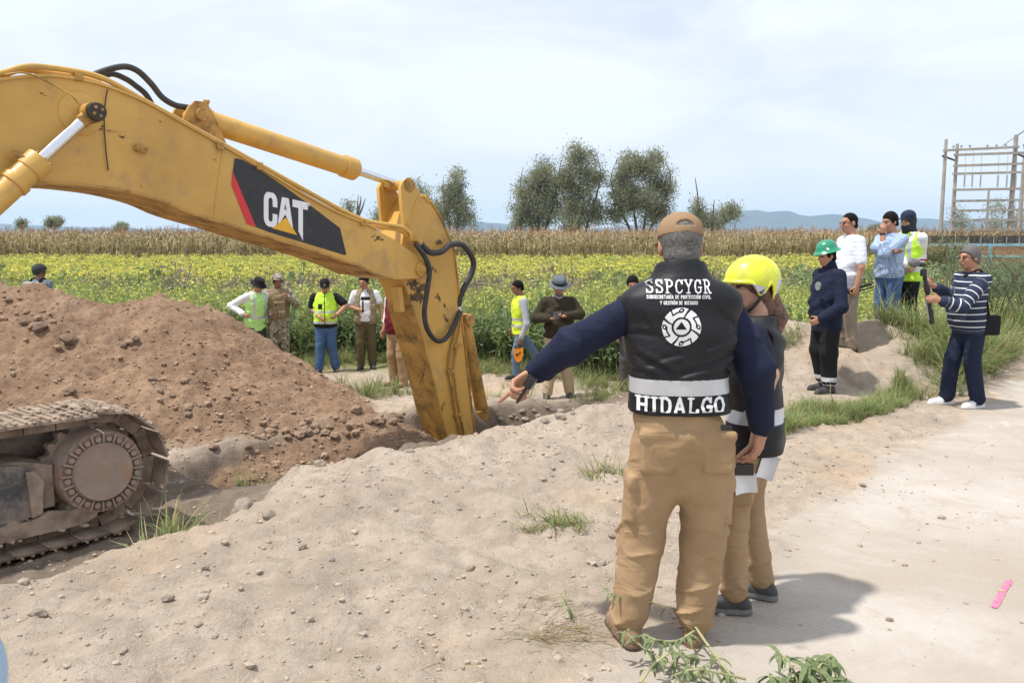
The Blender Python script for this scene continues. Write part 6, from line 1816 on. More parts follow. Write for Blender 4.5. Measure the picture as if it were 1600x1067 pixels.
bm = bmesh.new(); add_box(bm, Vector(p.px(431, 477, -.40)), (.05, .012, .02)); bm_obj('name_tape', bm, BLACKC, p.root)
# ---- man in the black bucket hat
p = Person('bucket', R(48), H=1.66, vox=.0148, build=1.05, lean=(.16, 0, 0), head=(R(6), .5, 0), skin=SK_TAN, label='man in black bucket hat, white sleeves and pale green vest, hand on hip',
           joints=dict(elR=('px', 361, 478, .05), wrR=('px', 381, 491, -.20)), hands=dict(R=dict(curl=.9)))
p.top(WHITEC, hem=.86, sleeve=1.93, r=(.072, .064, .05), fold=.008, grow=.012)
p.vest([HIVIS2, M_REFL, BLACKC], hem=.74, paint=hivis_paint(p, ((.98, 1.03),), True), vneck=.1, grow=.03)
p.trousers(DKGREY, r=(.098, .082, .072)); p.shoes(BOOT_GREY); p.hair(HAIR_BLACK, front=.05)
p.lathe_hat('bucket_hat', [(.100, .040), (.150, .008), (.154, .012), (.106, .052), (.100, .095), (.088, .122), (.05, .130), (0, .131)], BLACKC, z=.0, tilt=.0)
# ---- soldier behind the mound, back to the camera
p = Person('scout', R(165), H=1.70, vox=.0155, build=1.05, head=(R(-10), 0, 0), skin=SK_DARK, label='soldier in blue-grey camouflage seen from behind over the earth mound')
p.top(CAMO_BLUE, hem=.80, sleeve=1.93, r=(.074, .066, .056), grow=.014); p.trousers(CAMO_BLUE); p.shoes(M_BLACKPL)
sdf_part('backpack', [G([rbox(p.J['pel'] + v3(0, .19, .28), (.14, .085, .20), .05), rbox(p.J['pel'] + v3(0, .27, .22), (.09, .04, .10), .03)], .02)], .011, camo('grey_camouflage', [(.30, .32, .33), (.16, .18, .20), (.40, .42, .43)]), p.root)
bm = bmesh.new()
for sx in (-1, 1): add_tube(bm, smooth_path([Vector(p.J['pel'] + v3(sx * .10, .16, .44)), Vector(p.J['pel'] + v3(sx * .10, .03, .53)), Vector(p.J['pel'] + v3(sx * .10, -.15, .40))], 5), .018, 6)
bm_obj('backpack_strap', bm, BLACKC, p.root, True)
helmet(p, cloth('dark_helmet_cover', (.05, .055, .06)), 'helmet', low_front=.035, vox=.011)
print('people', round(time.time() - T0, 1))
# ================================================================ trees on the skyline
M_BARK = material('grey_bark', (.13, .105, .08), .95, .3, 3, bump=.5, bscale=20)
M_LEAFA = material('tree_leaf', (.23, .245, .155), .8, .3, .35, hue=(.27, .28, .185), transl=.45, spec=.25)
M_LEAFB = material('tree_leaf_pale', (.30, .305, .205), .8, .3, .35, transl=.45, spec=.25)
def tree(name, label, base_px, depth, blobs, seed, leaf=.21, density=1.0, trunk_r=.35, snag=None, base_y=None, group='trees on the skyline', stems=2, spread=.9):
    rg = random.Random(seed); nr = np.random.RandomState(seed)
    g = at(base_px, 380, depth); base = Vector((g.x, depth, -.6))
    root = empty(name, base); tag(root, label, 'tree', group)
    k = depth / FPX
    cl = []
    for cx, cy, rx, ry in blobs:
        c = at(cx, cy, depth) - base; n = max(2, int(rx * ry * .068 * density))
        for _ in range(n):
            u = Vector((rg.gauss(0, 1), rg.gauss(0, 1), rg.gauss(0, 1))).normalized() * (rg.random() ** .45)
            cl.append(c + Vector((u.x * rx * k, u.y * rx * k, u.z * ry * k)))
    # limbs: each clump hangs on the nearest lower limb point
    bm = bmesh.new(); nodes = []
    top = max(c.z for c in cl)
    mx_ = sum(c.x for c in cl) / len(cl)
    for s_ in range(stems):
        fan = .18 * top * (1 if stems > 1 else .3)
        dx = (s_ - (stems - 1) / 2) * fan
        p = [Vector((dx * .15, 0, 0)), Vector((dx * .35 + mx_ * .2, rg.uniform(-.3, .3), top * .22)), Vector((dx * .8 + mx_ * .6, rg.uniform(-.6, .6), top * .48)), Vector((dx * 1.1 + mx_, rg.uniform(-.8, .8), top * .74)), Vector((dx * .9 + mx_, rg.uniform(-.5, .5), top * .93))]
        sp = smooth_path(p, 5); rr = [trunk_r * (1 - .9 * i / (len(sp) - 1)) for i in range(len(sp))]
        add_tube(bm, sp, rr, 7); nodes += list(zip(sp, rr))
    for c in sorted(cl, key=lambda v: v.z):
        best = min(nodes, key=lambda q: (q[0] - c).length + (2.5 * max(0, q[0].z - c.z + .6)) + (0 if q[0].z > top * .12 else 50))
        if (best[0] - c).length < .35: continue
        a = best[0]; mid = a.lerp(c, .5) + Vector((rg.uniform(-.3, .3), rg.uniform(-.3, .3), rg.uniform(.0, .25) * (c - a).length))
        sp = smooth_path([a, mid, c], 3); r0 = min(best[1] * .6, .05 + .018 * (c - a).length)
        rr = [max(.02, r0 * (1 - .75 * i / (len(sp) - 1))) for i in range(len(sp))]
        add_tube(bm, sp, rr, 5); nodes += list(zip(sp[2:], rr[2:]))
    if snag:
        for sg in snag:
            sp = [at(x, y, depth) - base for x, y in sg]
            add_tube(bm, smooth_path(sp, 4), [.28 * (1 - .8 * i / (4 * (len(sp) - 1))) for i in range(4 * (len(sp) - 1) + 1)], 6)
    bm_obj('trunk', bm, M_BARK, root, True)
    V = []; 
    per = 110
    C = np.array([tuple(c) for c in cl])
    n = len(C) * per
    P = np.repeat(C, per, 0) + nr.normal(0, 1, (n, 3)) * np.array([.85, .85, .75]) * spread * (1.0 * depth / 160)
    # leaf sprays hang: long axis mostly down and out
    U = nr.normal(0, 1, (n, 3)) * np.array([1, 1, .5]) + np.array([0, 0, -.9]); U /= np.linalg.norm(U, axis=1)[:, None]
    W_ = np.cross(U, nr.normal(0, 1, (n, 3))); W_ /= np.linalg.norm(W_, axis=1)[:, None]
    s_ = (leaf * nr.uniform(.6, 1.4, n))[:, None]
    q = np.stack([P - U * s_ - W_ * s_ * .12, P - U * s_ * .2 + W_ * s_ * -.36, P + U * s_, P - U * s_ * .2 + W_ * s_ * .36], 1).reshape(-1, 3)
    F = np.arange(n * 4).reshape(-1, 4)
    mi = (np.repeat(nr.rand(len(C)) < .3, per) | (nr.rand(n) < .12)).astype(int)
    o = link('crown', mesh_np('crown', q, F, mi=mi, smooth=False), [M_LEAFA, M_LEAFB], root)
    return root
tree('tall_tree', 'broad grey-green tree, left of the tall pair behind the maize', 842, 160, [(845, 272, 22, 24), (826, 305, 24, 28), (860, 306, 24, 34), (812, 335, 14, 24), (842, 340, 32, 20)], 1, stems=3)
tree('tall_tree', 'tallest grey-green tree on the skyline behind the maize', 905, 156, [(905, 247, 24, 19), (884, 280, 16, 24), (926, 275, 17, 25), (905, 305, 28, 30), (898, 342, 32, 20), (930, 330, 16, 18)], 2, stems=3)
tree('tall_tree', 'wide grey-green tree behind the man in the tan cap', 1000, 158, [(985, 262, 24, 24), (1015, 260, 26, 24), (1036, 290, 16, 24), (974, 300, 26, 28), (1005, 318, 40, 30), (962, 335, 16, 20), (1032, 335, 18, 18)], 3, stems=4)
tree('slender_tree', 'slender tree just right of the excavator stick', 712, 162, [(712, 284, 14, 20), (700, 308, 18, 18), (718, 322, 20, 20), (688, 335, 20, 18), (724, 345, 20, 13), (665, 318, 10, 22)], 4, stems=2)
tree('half_dead_tree', 'half-dead tree with a bare snag right of the tan cap', 1108, 150, [(1090, 332, 9, 18), (1136, 333, 15, 12), (1112, 347, 20, 12), (1147, 328, 8, 9), (1096, 350, 12, 10)], 5, density=1.1, stems=1, trunk_r=.25,
     snag=[[(1094, 366), (1091, 335), (1090, 305), (1086, 278)], [(1110, 366), (1114, 340), (1116, 312)], [(1112, 366), (1130, 350), (1148, 325)]])
tree('small_tree', 'pale leafy tree behind the boom, left of the stick', 600, 150, [(602, 322, 10, 14), (596, 342, 12, 10), (655, 300, 8, 16)], 6, stems=1, trunk_r=.2)
tree('bare_tree', 'bare grey tree showing above the boom', 556, 150, [(545, 322, 5, 4)], 7, stems=2, trunk_r=.16, density=3, snag=[[(556, 360), (558, 330), (560, 305)], [(557, 345), (566, 325), (571, 310)], [(556, 345), (548, 330), (541, 318)], [(558, 335), (563, 318), (564, 306)]])
for i, (x, y, rx, ry, lab) in enumerate(((86, 347, 14, 6, 'rounded small tree on the horizon at far left'), (35, 350, 7, 5, 'tiny dark tree on the horizon near the left edge'), (190, 356, 12, 4, 'low trees on the horizon below the boom'),
                                        (1207, 368, 9, 4, 'low bush on the horizon left of the green hard hat'), (1241, 367, 9, 6, 'small round tree on the horizon above the maize'), (1372, 360, 14, 9, 'dark tree on the horizon behind the plaid man')
                                        )):
    tree('distant_tree', lab, x, 260 if i < 6 else 110, [(x, y, rx, ry), (x - rx * .4, y + ry * .5, rx * .6, ry * .6)], 20 + i, leaf=.3 if i < 6 else .2, density=4 if i < 6 else 1.3, stems=1, trunk_r=.2, group='small trees on the horizon', spread=.5)
tree('distant_tree', 'hazy tree behind the left posts of the substation frame', 1500, 170, [(1500, 335, 8, 12), (1493, 350, 9, 10), (1510, 352, 8, 9)], 40, leaf=.2, density=.7, stems=2, trunk_r=.2, group='small trees on the horizon')
tree('distant_tree', 'hazy tree behind the right posts of the substation frame', 1566, 170, [(1560, 325, 13, 12), (1550, 346, 16, 12), (1585, 340, 13, 16)], 41, leaf=.2, density=.6, stems=3, trunk_r=.2, group='small trees on the horizon')
print('trees', round(time.time() - T0, 1))

# ================================================================ brick wall with blue frame and the substation frame behind it
M_BRICK = bpy.data.materials.new('red_brick'); M_BRICK.use_nodes = True
_t = M_BRICK.node_tree; _b = _t.nodes['Principled BSDF']; _b.inputs['Roughness'].default_value = .9
_k = _t.nodes.new('ShaderNodeTexBrick'); _k.inputs['Color1'].default_value = (.36, .15, .085, 1); _k.inputs['Color2'].default_value = (.42, .20, .12, 1); _k.inputs['Mortar'].default_value = (.40, .34, .28, 1)
_k.inputs['Scale'].default_value = 4.0; _k.inputs['Mortar Size'].default_value = .015
_c = _t.nodes.new('ShaderNodeTexCoord'); _m = _t.nodes.new('ShaderNodeMapping'); _m.inputs['Rotation'].default_value = (math.pi / 2, 0, 0)
_t.links.new(_c.outputs['Object'], _m.inputs['Vector']); _t.links.new(_m.outputs['Vector'], _k.inputs['Vector']); _t.links.new(_k.outputs['Color'], _b.inputs['Base Color'])
M_BLUEP = material('pale_blue_paint', (.27, .47, .58), .8, .12, 1.5, dirt=(.35, .36, .34), dirt_amt=.3)
M_DARKSH = material('dark_corrugated_sheet', (.065, .055, .055), .8, .35, 2.0)
M_CONCP = material('weathered_concrete', (.36, .33, .30), .9, .18, 1.2, bump=.2)
WY = 62.0
wx0, wx1 = at(1398, 390, WY).x, at(1820, 390, WY).x
wall = empty('brick_wall', ((wx0 + wx1) / 2, WY, -.6)); tag(wall, 'red brick wall with pale blue frame and dark sheeting along its top', 'wall')
def wpart(name, x0, x1, y0, y1, z0, z1, mat, bevel=0.0):
    bm = bmesh.new(); add_box(bm, ((x0 + x1) / 2 - wall.location.x, (y0 + y1) / 2 - WY, (z0 + z1) / 2 + .6), (x1 - x0, y1 - y0, z1 - z0)); return bm_obj(name, bm, mat, wall, False, bevel)
zt = at(1547, 380.5, WY).z; zb = at(1547, 385, WY).z; zm0 = at(1547, 402.5, WY).z; zm1 = at(1547, 399, WY).z; ztop = at(1547, 369.5, WY).z
cols = [at(p_, 390, WY).x for p_ in (1402, 1427, 1487, 1547, 1607, 1667, 1727, 1787)]
for a, b in zip(cols, cols[1:]):
    wpart('brick_panel', a + .13, b - .13, WY, WY + .14, -.6, zm0, M_BRICK); wpart('brick_panel', a + .13, b - .13, WY, WY + .14, zm1, zb, M_BRICK)
    wpart('middle_beam', a + .13, b - .13, WY - .03, WY + .17, zm0, zm1, M_BLUEP)
for a in cols: wpart('column', a - .13, a + .13, WY - .05, WY + .19, -.6, zb, M_BLUEP)
wpart('top_beam', cols[0] - .13, cols[-1] + .13, WY - .04, WY + .18, zb, zt, M_BLUEP)
xs_ = np.arange(cols[0], cols[-1], .08); yy_ = .05 * np.sin(xs_ * 2 * math.pi / .40); tp = ztop + .06 * np.abs(np.sin(xs_ * math.pi / .40))
Vw = np.concatenate([np.stack([xs_ - wall.location.x, yy_ + .05, np.full(len(xs_), zt + .6)], -1), np.stack([xs_ - wall.location.x, yy_ + .05, tp + .6], -1)])
n_ = len(xs_); Fw = np.stack([np.arange(n_ - 1), np.arange(1, n_), np.arange(1, n_) + n_, np.arange(n_ - 1) + n_], -1)
Vw2 = Vw + np.array([0, .012, 0]); link('corrugated_sheeting', mesh_np('corrugated_sheeting', np.concatenate([Vw, Vw2]), np.concatenate([Fw, Fw[:, ::-1] + 2 * n_])), M_DARKSH, wall)
for p_ in range(1412, 1800, 20):
    x_ = at(p_, 380, WY).x; bm = bmesh.new(); add_box(bm, (x_ - wall.location.x, -.03, (zt + ztop) / 2 + .6), (.06, .04, ztop - zt - .05)); bm_obj('sheet_post', bm, M_CONCP, wall)
SY = 75.0
sub = empty('substation_frame', at(1540, 377, SY) * 1); sub.location.z = -.6; tag(sub, 'tall concrete post and beam frame of an electrical substation behind the wall', 'substation frame')
def spt(x, y, dy=0.0): return at(x, y, SY + dy) - Vector(sub.location)
def spart(name, f, mat=M_CONCP, smooth=True):
    bm = bmesh.new(); f(bm); return bm_obj(name, bm, mat, sub, smooth)
for xb, yt, xt, r0, dy in ((1466, 218, 1478.5, .17, 0), (1486, 225, 1496, .17, 0), (1572, 211, 1588, .23, 0), (1592, 240, 1601, .2, 4), (1660, 215, 1682, .22, 0), (1532, 297, 1545, .12, 5)):
    t = spt(xt, yt, dy); b = Vector((t.x, t.y, 0)); spart('post', lambda bm: add_cyl(bm, b, t, r0 * 1.15, r0 * .75, 12))
def beam(y0, y1, x0, x1, th=.2, dy=-.25):
    a, b = spt(x0, y0, dy), spt(x1, y1, dy); d = (b - a)
    Mx_ = Matrix((d.normalized(), Vector((0, 1, 0)), Vector((0, 0, 1)))).transposed()
    spart('beam', lambda bm: add_box(bm, (a + b) / 2, (d.length, th, th), Mx_), smooth=False)
for y0, y1, x0, x1 in ((235.5, 230, 1474, 1592), (242.5, 236, 1491, 1690), (259.5, 253, 1490, 1690), (272, 267, 1489, 1690), (297, 293.5, 1489, 1690), (314.5, 311, 1488, 1690), (329.5, 327, 1487, 1690), (344.5, 343, 1487, 1690), (359.5, 358.5, 1486, 1690)): beam(y0, y1, x0, x1)
for a, b in (((1473, 244), (1495, 252)), ((1588, 240), (1606, 248))):
    spart('cross_brace', lambda bm: add_cyl(bm, spt(*a, -.1), spt(*b, 2), .09, .09, 8), M_DARKSH)
M_PORC = material('grey_porcelain', (.30, .32, .36), .4, .2, 5)
for k_, x_ in enumerate((1507, 1519, 1532, 1559, 1573, 1587, 1615, 1629)):
    t, b = spt(x_, 273, -.3), spt(x_ - .6, 293, -.3)
    spart('insulator_string', lambda bm: add_lathe(bm, [(.02, 0)] + [(.10 if j % 2 else .03, (b - t).length * (j + .5) / 13) for j in range(13)] + [(.02, (b - t).length)], 10, Matrix.Translation(b)), M_PORC)
    t2 = spt(x_ - 17 + k_ * .3, 228.5 - k_ * .4, -.25); spart('pin_insulator', lambda bm: add_lathe(bm, [(.03, -.42), (.03, -.1), (.09, -.1), (.11, 0), (.05, .08), (0, .1)], 10, Matrix.Translation(t2)), M_PORC)
    spart('drop_wire', lambda bm: add_tube(bm, [spt(x_ + 2, 236, -.3), spt(x_ + 1, 272, -.3)], .014, 4), M_PORC)
    for y_ in (312, 328.5): spart('disc_insulator', lambda bm: add_cyl(bm, spt(x_ - 4, y_ + 3, -.35), spt(x_ - 4, y_ + .5, -.35), .07, .11, 8), M_PORC)
for a, b in (((1566, 228), (1600, 206)), ((1588, 213), (1640, 175)), ((1595, 240), (1640, 228))): spart('overhead_wire', lambda bm: add_tube(bm, [spt(*a), spt(*b)], .025, 4), M_DARKSH)

# ================================================================ grass, shrubs and litter near the camera
M_GRASS = material('verge_grass', (.165, .235, .075), .8, .3, 2.0, hue=(.23, .29, .115), transl=.35, spec=.25)
M_GDRY = material('straw_grass', (.40, .34, .17), .85, .25, 2.0, transl=.3, spec=.2)
def grass(seed, n=16, h=.34, dry=.25, droop=1.6, w=.010):
    L = Leafy(seed); r = L.r
    for k in range(n):
        a = r.uniform(0, 6.3); q = r.uniform(0, .07)
        L.blade((math.cos(a) * q, math.sin(a) * q, -.01), r.uniform(0, 6.3), h * r.uniform(.55, 1.25), w, r.uniform(.5, droop), 1 if r.random() < dry else 0, 3, r.uniform(.9, 1.5))
    return L.arr()
def poly_points(poly, n, seed, z=0.0):
    """random ground points inside an outline given in photo pixels at ground level z"""
    P = [gp(x_, y_, z) for x_, y_ in poly]; xs = [p_.x for p_ in P]; ys = [p_.y for p_ in P]; r = random.Random(seed); out = []
    while len(out) < n:
        x_, y_ = r.uniform(min(xs), max(xs)), r.uniform(min(ys), max(ys)); ins = False
        for i in range(len(P)):
            a, b = P[i], P[i - 1]
            if (a.y > y_) != (b.y > y_) and x_ < (b.x - a.x) * (y_ - a.y) / (b.y - a.y) + a.x: ins = not ins
        if ins: out.append((x_, y_))
    return np.array(out)
def grass_patch(name, pts, hscale, label, seed, variants, mats=(M_GRASS, M_GDRY), skip=.34):
    x, y = pts[:, 0], pts[:, 1]
    keep = np.ones(len(x), bool)
    for p_ in FEET.values(): keep &= np.hypot(x - p_.x, y - p_.y) > skip * .8
    x, y = x[keep], y[keep]
    z = np.array([drop(a, b) for a, b in zip(x, y)])
    rg = np.random.RandomState(seed)
    plants(name, variants, x, y, z - .01, hscale * np.clip(rg.normal(1, .25, len(x)), .4, 1.6), list(mats), label, seed, .12)
GV = [grass(s, 18, .36) for s in range(6)]; GS = [grass(s + 9, 16, .20, .2, 1.2, .007) for s in range(5)]; GL = [grass(s + 19, 28, .50, .35, 2.6, .0085) for s in range(6)]
grass_patch('grass_strip', np.concatenate([poly_points([(1212, 660), (1250, 642), (1310, 640), (1360, 630), (1410, 608), (1430, 620), (1408, 645), (1330, 662), (1270, 672), (1218, 690)], 900, 1)]), .5, 'strip of short green grass below the hump beside the road', 31, GS + GV[:2])
rg = np.random.RandomState(5)
vx = rg.uniform(4.0, 11, 7800); vy = rg.uniform(8.2, 17, 7800)
edge_y = np.interp(vx, [4.0, 4.5, 5.2, 6.1, 7.1, 9, 13], [8.5, 8.75, 9.3, 10.3, 11.5, 13.9, 19.2]); back_y = np.interp(vx, [4.2, 5, 6, 7, 9, 13], [9.9, 11.4, 12.6, 13.9, 16.5, 22])
left_e = np.interp(vy, [8.5, 9.2, 9.9, 10.35, 10.5, 11.4], [4.4, 4.75, 4.85, 4.75, 4.15, 3.9])
kk = (vy > edge_y + .1 * rg.randn(len(vx))) & (vy < back_y) & (vx > left_e + .12 * rg.randn(len(vx)))
grass_patch('verge_grass', np.stack([vx[kk], vy[kk]], -1), 1.0, 'long unmown grass on the verge behind the cameraman', 32, GL + GV)
# rough grass where the crop meets the bare earth
ex_ = rg.uniform(-9, 5.0, 1150); ey_ = field_edge(ex_) + rg.normal(-.1, .3, len(ex_))
kk = (ey_ > 11.0) & (np.abs(rg.randn(len(ex_))) > .1)
grass_patch('field_edge_grass', np.stack([ex_[kk], ey_[kk]], -1), .62, 'rough grass at the edge of the crop behind the workers', 33, GL + GV)
few = np.array([(-2.0 + .3 * rg.randn(), 11.9 + .25 * rg.randn()) for _ in range(60)] + [(-1.9 + .15 * rg.randn(), 8.55 + .12 * rg.randn()) for _ in range(10)] + [(-2.55 + .1 * rg.randn(), 8.0 + .1 * rg.randn()) for _ in range(7)] + [(-2.25 + .1 * rg.randn(), 5.45 + .1 * rg.randn()) for _ in range(16)]
               + [(1.5 + .35 * rg.randn(), 11.6 + .3 * rg.randn()) for _ in range(70)] + [(.2 + .6 * rg.randn(), 11.9 + .5 * rg.randn()) for _ in range(30)] + [(3.35 + .1 * rg.randn(), 9.95 + .1 * rg.randn()) for _ in range(8)])
grass_patch('stray_grass', few, .8, 'stray tufts of grass on the dug earth', 34, GV + GS)
def clump(name, px_, py_, n, h, label, seed, spread=.12, dry=.45):
    c = gp(px_, py_, .02); L = []
    pts = np.array([(c.x + random.gauss(0, spread), c.y + random.gauss(0, spread * .5)) for _ in range(n)])
    z = np.array([drop(a, b) for a, b in pts]); nr = np.random.RandomState(seed)
    V, F, Mi = tile([grass(seed + s, 14, h, dry, 2.8, .006) for s in range(4)], np.stack([pts[:, 0], pts[:, 1], z], -1) - np.array([c.x, c.y, 0]), np.clip(nr.normal(1, .3, n), .4, 1.6), nr.rand(n) * 6.28, seed, .35)
    o = link(name, mesh_np(name, V, F, mi=Mi, smooth=False), [M_GRASS, M_GDRY]); o.location = (c.x, c.y, 0); tag(o, label, 'grass clump')
clump('grass_clump', 872, 822, 26, .10, 'torn clump of green grass lying on the bare soil', 41)
clump('grass_clump', 945, 742, 9, .12, 'small grass tuft left of the pointing man\'s pocket', 42, .09)
clump('grass_clump', 1100, 640, 4, .1, 'thin grass tuft behind the pointing man\'s legs', 43, .06)
clump('grass_clump', 262, 800, 9, .22, 'grass tuft at the end of the excavator track', 44, .07)
# shrubs on the verge
def shrub(name, label, loc, h, rad, seed, leafm, n=1500, leaf=.05, stems=9, bare=False, stemm=M_BARK, stem_r=.012):
    rg_ = random.Random(seed); root = empty(name, loc); tag(root, label, 'shrub')
    bm = bmesh.new(); tips = []
    for k in range(stems):
        a = rg_.uniform(0, 6.28); q = rg_.uniform(.3, 1) * rad
        e_ = Vector((math.cos(a) * q, math.sin(a) * q, h * rg_.uniform(.6, 1.0))); m_ = e_ * .5 + Vector((rg_.uniform(-.1, .1), rg_.uniform(-.1, .1), .1)) * h * .5
        sp = smooth_path([Vector((0, 0, -.05)), m_, e_], 4); add_tube(bm, sp, [stem_r * (1 - .7 * i / (len(sp) - 1)) for i in range(len(sp))], 5); tips += sp[3:]
        for j in range(4):
            s0 = sp[rg_.randint(3, len(sp) - 2)]; s1 = s0 + Vector((rg_.uniform(-1, 1) * rad * .5, rg_.uniform(-1, 1) * rad * .5, rg_.uniform(.1, .4) * h * .6)); add_tube(bm, [s0, s0.lerp(s1, .5) + Vector((0, 0, .02)), s1], [stem_r * .5, stem_r * .4, stem_r * .2], 4); tips += [s1, s0.lerp(s1, .5)]
    bm_obj('stem', bm, stemm, root, True)
    if not bare:
        L = Leafy(seed)
        for k in range(n):
            c = rg_.choice(tips); L.blade((c.x + rg_.gauss(0, rad * .16), c.y + rg_.gauss(0, rad * .16), c.z + rg_.gauss(0, h * .07)), rg_.uniform(0, 6.3), leaf * rg_.uniform(.6, 1.4), leaf * .35, rg_.uniform(0, 1.5), 0, 1, rg_.uniform(-.4, .9))
        V, F, Mi = L.arr(); link('foliage', mesh_np('foliage', V, F, smooth=False), leafm, root)
M_FEATH = material('feathery_leaf', (.13, .175, .08), .8, .3, 2, transl=.3)
shrub('feathery_shrub', 'feathery green shrub at the right edge behind the cameraman', (7.35, 12.6, drop(7.35, 12.6)), 1.7, .9, 51, M_FEATH, 4200, .07, 14)
shrub('feathery_shrub', 'low feathery shrub beside the road at the right edge', (8.2, 13.2, drop(8.2, 13.2)), 1.2, .8, 54, M_FEATH, 2600, .07, 10)
shrub('bare_shrub', 'leafless pale twigs rising between the hooded man and the cameraman', (6.35, 12.3, drop(6.35, 12.3)), 1.75, .55, 52, M_FEATH, stems=8, bare=True, stemm=material('pale_twig', (.42, .35, .24), .9, .2, 5), stem_r=.016)
shrub('dark_shrub', 'dark green spiky shrub in front of the brick wall', (at(1475, 400, 40).x, 40, -.6), 2.4, 1.5, 53, M_MGREEN, 2600, .28, 12)
# uprooted weeds at the pointing man's feet: stem, side stems, and each leaf a part
M_WLEAF = material('weed_leaf', (.16, .215, .085), .75, .3, 12, hue=(.22, .27, .13), transl=.35)
M_WSTEM = material('weed_stem', (.36, .34, .18), .8, .2, 12)
def leaf_mesh(seed):
    L = Leafy(seed); L.blade((0, 0, 0), 0, 1.0, .26, L.r.uniform(.8, 2.2), 0, 5, L.r.uniform(-.2, .5)); V, F, _ = L.arr()
    me = mesh_np('leaf', V, F); me.materials.append(M_WLEAF); return me
LEAVES = [leaf_mesh(s) for s in range(60, 66)]
def weed_plant(label, stems, n_leaf, size, seed, thick=.009):
    rg_ = random.Random(seed)
    b0 = gp(*stems[0][0][:2], 0); root = empty('uprooted_weed', b0); tag(root, label, 'weed')
    for st in stems:
        P = []
        for x_, y_, hgt in st:
            g_ = gp(x_, y_, 0.0); d_ = at(x_, y_, 1) ; 
            # the pixel is the stem itself: go back along the ray to the height above ground
            q = gp(x_, y_, hgt); P.append(q - b0)
        sp = smooth_path(P, 6); bm = bmesh.new(); add_tube(bm, sp, [thick * (1 - .65 * i / (len(sp) - 1)) for i in range(len(sp))], 6); bm_obj('stem', bm, M_WSTEM, root, True)
        for k in range(n_leaf):
            c = sp[rg_.randint(2, len(sp) - 1)]
            o = bpy.data.objects.new('leaf', rg_.choice(LEAVES)); COL.objects.link(o); o.parent = root
            s_ = size * rg_.uniform(.55, 1.3)
            o.matrix_local = Matrix.Translation(c + Vector((rg_.gauss(0, .006), rg_.gauss(0, .006), 0))) @ Matrix.Rotation(rg_.uniform(0, 6.28), 4, 'Z') @ Matrix.Rotation(rg_.uniform(-.3, .8), 4, 'Y') @ Matrix.Scale(s_, 4)
weed_plant('uprooted leafy weed lying across the pointing man\'s boots', [[(1150, 1066, .03), (1108, 1010, .06), (1070, 960, .12), (1030, 945, .18), (985, 930, .22), (948, 925, .20)], [(1110, 1062, .02), (1060, 1040, .05), (1010, 1015, .08), (975, 985, .14)],
            [(1085, 985, .08), (1060, 1000, .10), (1030, 1000, .12), (1005, 990, .12)], [(1000, 1066, .05), (1020, 1040, .08), (1050, 1020, .10), (1090, 1030, .06)], [(1165, 1060, .02), (1120, 1050, .06), (1085, 1045, .09), (1050, 1055, .08)]], 34, .060, 71, .0062)
weed_plant('green leafy weed at the bottom edge of the road', [[(1250, 1085, .0), (1245, 1060, .07), (1230, 1030, .12), (1212, 1018, .10)], [(1255, 1085, 0), (1270, 1055, .08), (1285, 1035, .12), (1300, 1022, .10)], [(1250, 1085, 0), (1220, 1060, .08), (1200, 1055, .09)], [(1255, 1085, 0), (1290, 1065, .08), (1325, 1060, .06)], [(1255, 1080, 0), (1260, 1050, .1), (1262, 1025, .14)]], 24, .095, 72, .006)
weed_plant('wilted weed sprig standing left of the pointing man\'s boots', [[(905, 985, .0), (895, 960, .06), (883, 935, .12), (880, 922, .14)]], 7, .055, 73, .005)
# dry stalks and crumbs of straw
L = Leafy(81); r_ = L.r
for (x_, y_, s_) in [(850, 1000, .09)] * 60 + [(880, 950, .12)] * 26 + [(760, 960, .3)] * 16 + [(1130, 700, .5)] * 14 + [(300, 960, .5)] * 8 + [(640, 1040, .25)] * 10:
    c = gp(x_, y_, 0); x1, y1 = c.x + r_.gauss(0, s_), c.y + r_.gauss(0, s_ * .6)
    a = r_.gauss(.15, .5) if s_ < .1 else r_.uniform(0, 3.14); l = r_.uniform(.04, .16) * (1.4 if s_ < .1 else .7)
    p0 = Vector((x1, y1, 0)); p1 = p0 + Vector((math.cos(a), math.sin(a), 0)) * l; w = r_.uniform(.0008, .0022)
    n_ = Vector((-math.sin(a), math.cos(a), 0)) * w; p0.z = drop(p0.x, p0.y) + r_.uniform(.004, .02); p1.z = drop(p1.x, p1.y) + r_.uniform(.004, .03)
    L.quad([p0 - n_, p0 + n_, p1 + n_, p1 - n_], 0); L.quad([p0 + Vector((0, 0, -w)), p0 + Vector((0, 0, w)), p1 + Vector((0, 0, w)), p1 + Vector((0, 0, -w))], 0)
V, F, Mi = L.arr(); tag(link('dry_straw', mesh_np('dry_straw', V, F, smooth=False), material('dry_straw', (.42, .34, .20), .9, .35, 9)), 'scattered dry straw and stalks on the soil', kind='stuff')
# long pale stick lying by the worker, and one thin stake
for nm, a, b, r0, lab in (('wooden_stick', gp(771, 580, -.5), gp(802, 556, -.35), .022, 'pale wooden stick on the ground beside the worker with the orange tool'), ('wooden_stake', gp(851, 632, -.53), gp(866, 590, -.1), .010, 'thin pale stake by the shoe of the man in the grey hat')):
    bm = bmesh.new(); a = Vector((a.x, a.y, drop(a.x, a.y) + .02)); b = Vector((b.x if nm != 'wooden_stake' else a.x + .09, b.y if nm != 'wooden_stake' else a.y - .02, (drop(b.x, b.y) + .12) if nm != 'wooden_stake' else a.z + .42)); add_tube(bm, [Vector((0, 0, 0)), (b - a) * .5 + Vector((0, 0, .01)), b - a], [r0, r0 * .9, r0 * .7], 7); o = bm_obj(nm, bm, material('pale_wood', (.46, .36, .22), .85, .2, 8), None, True); o.location = a; tag(o, lab, 'stick')

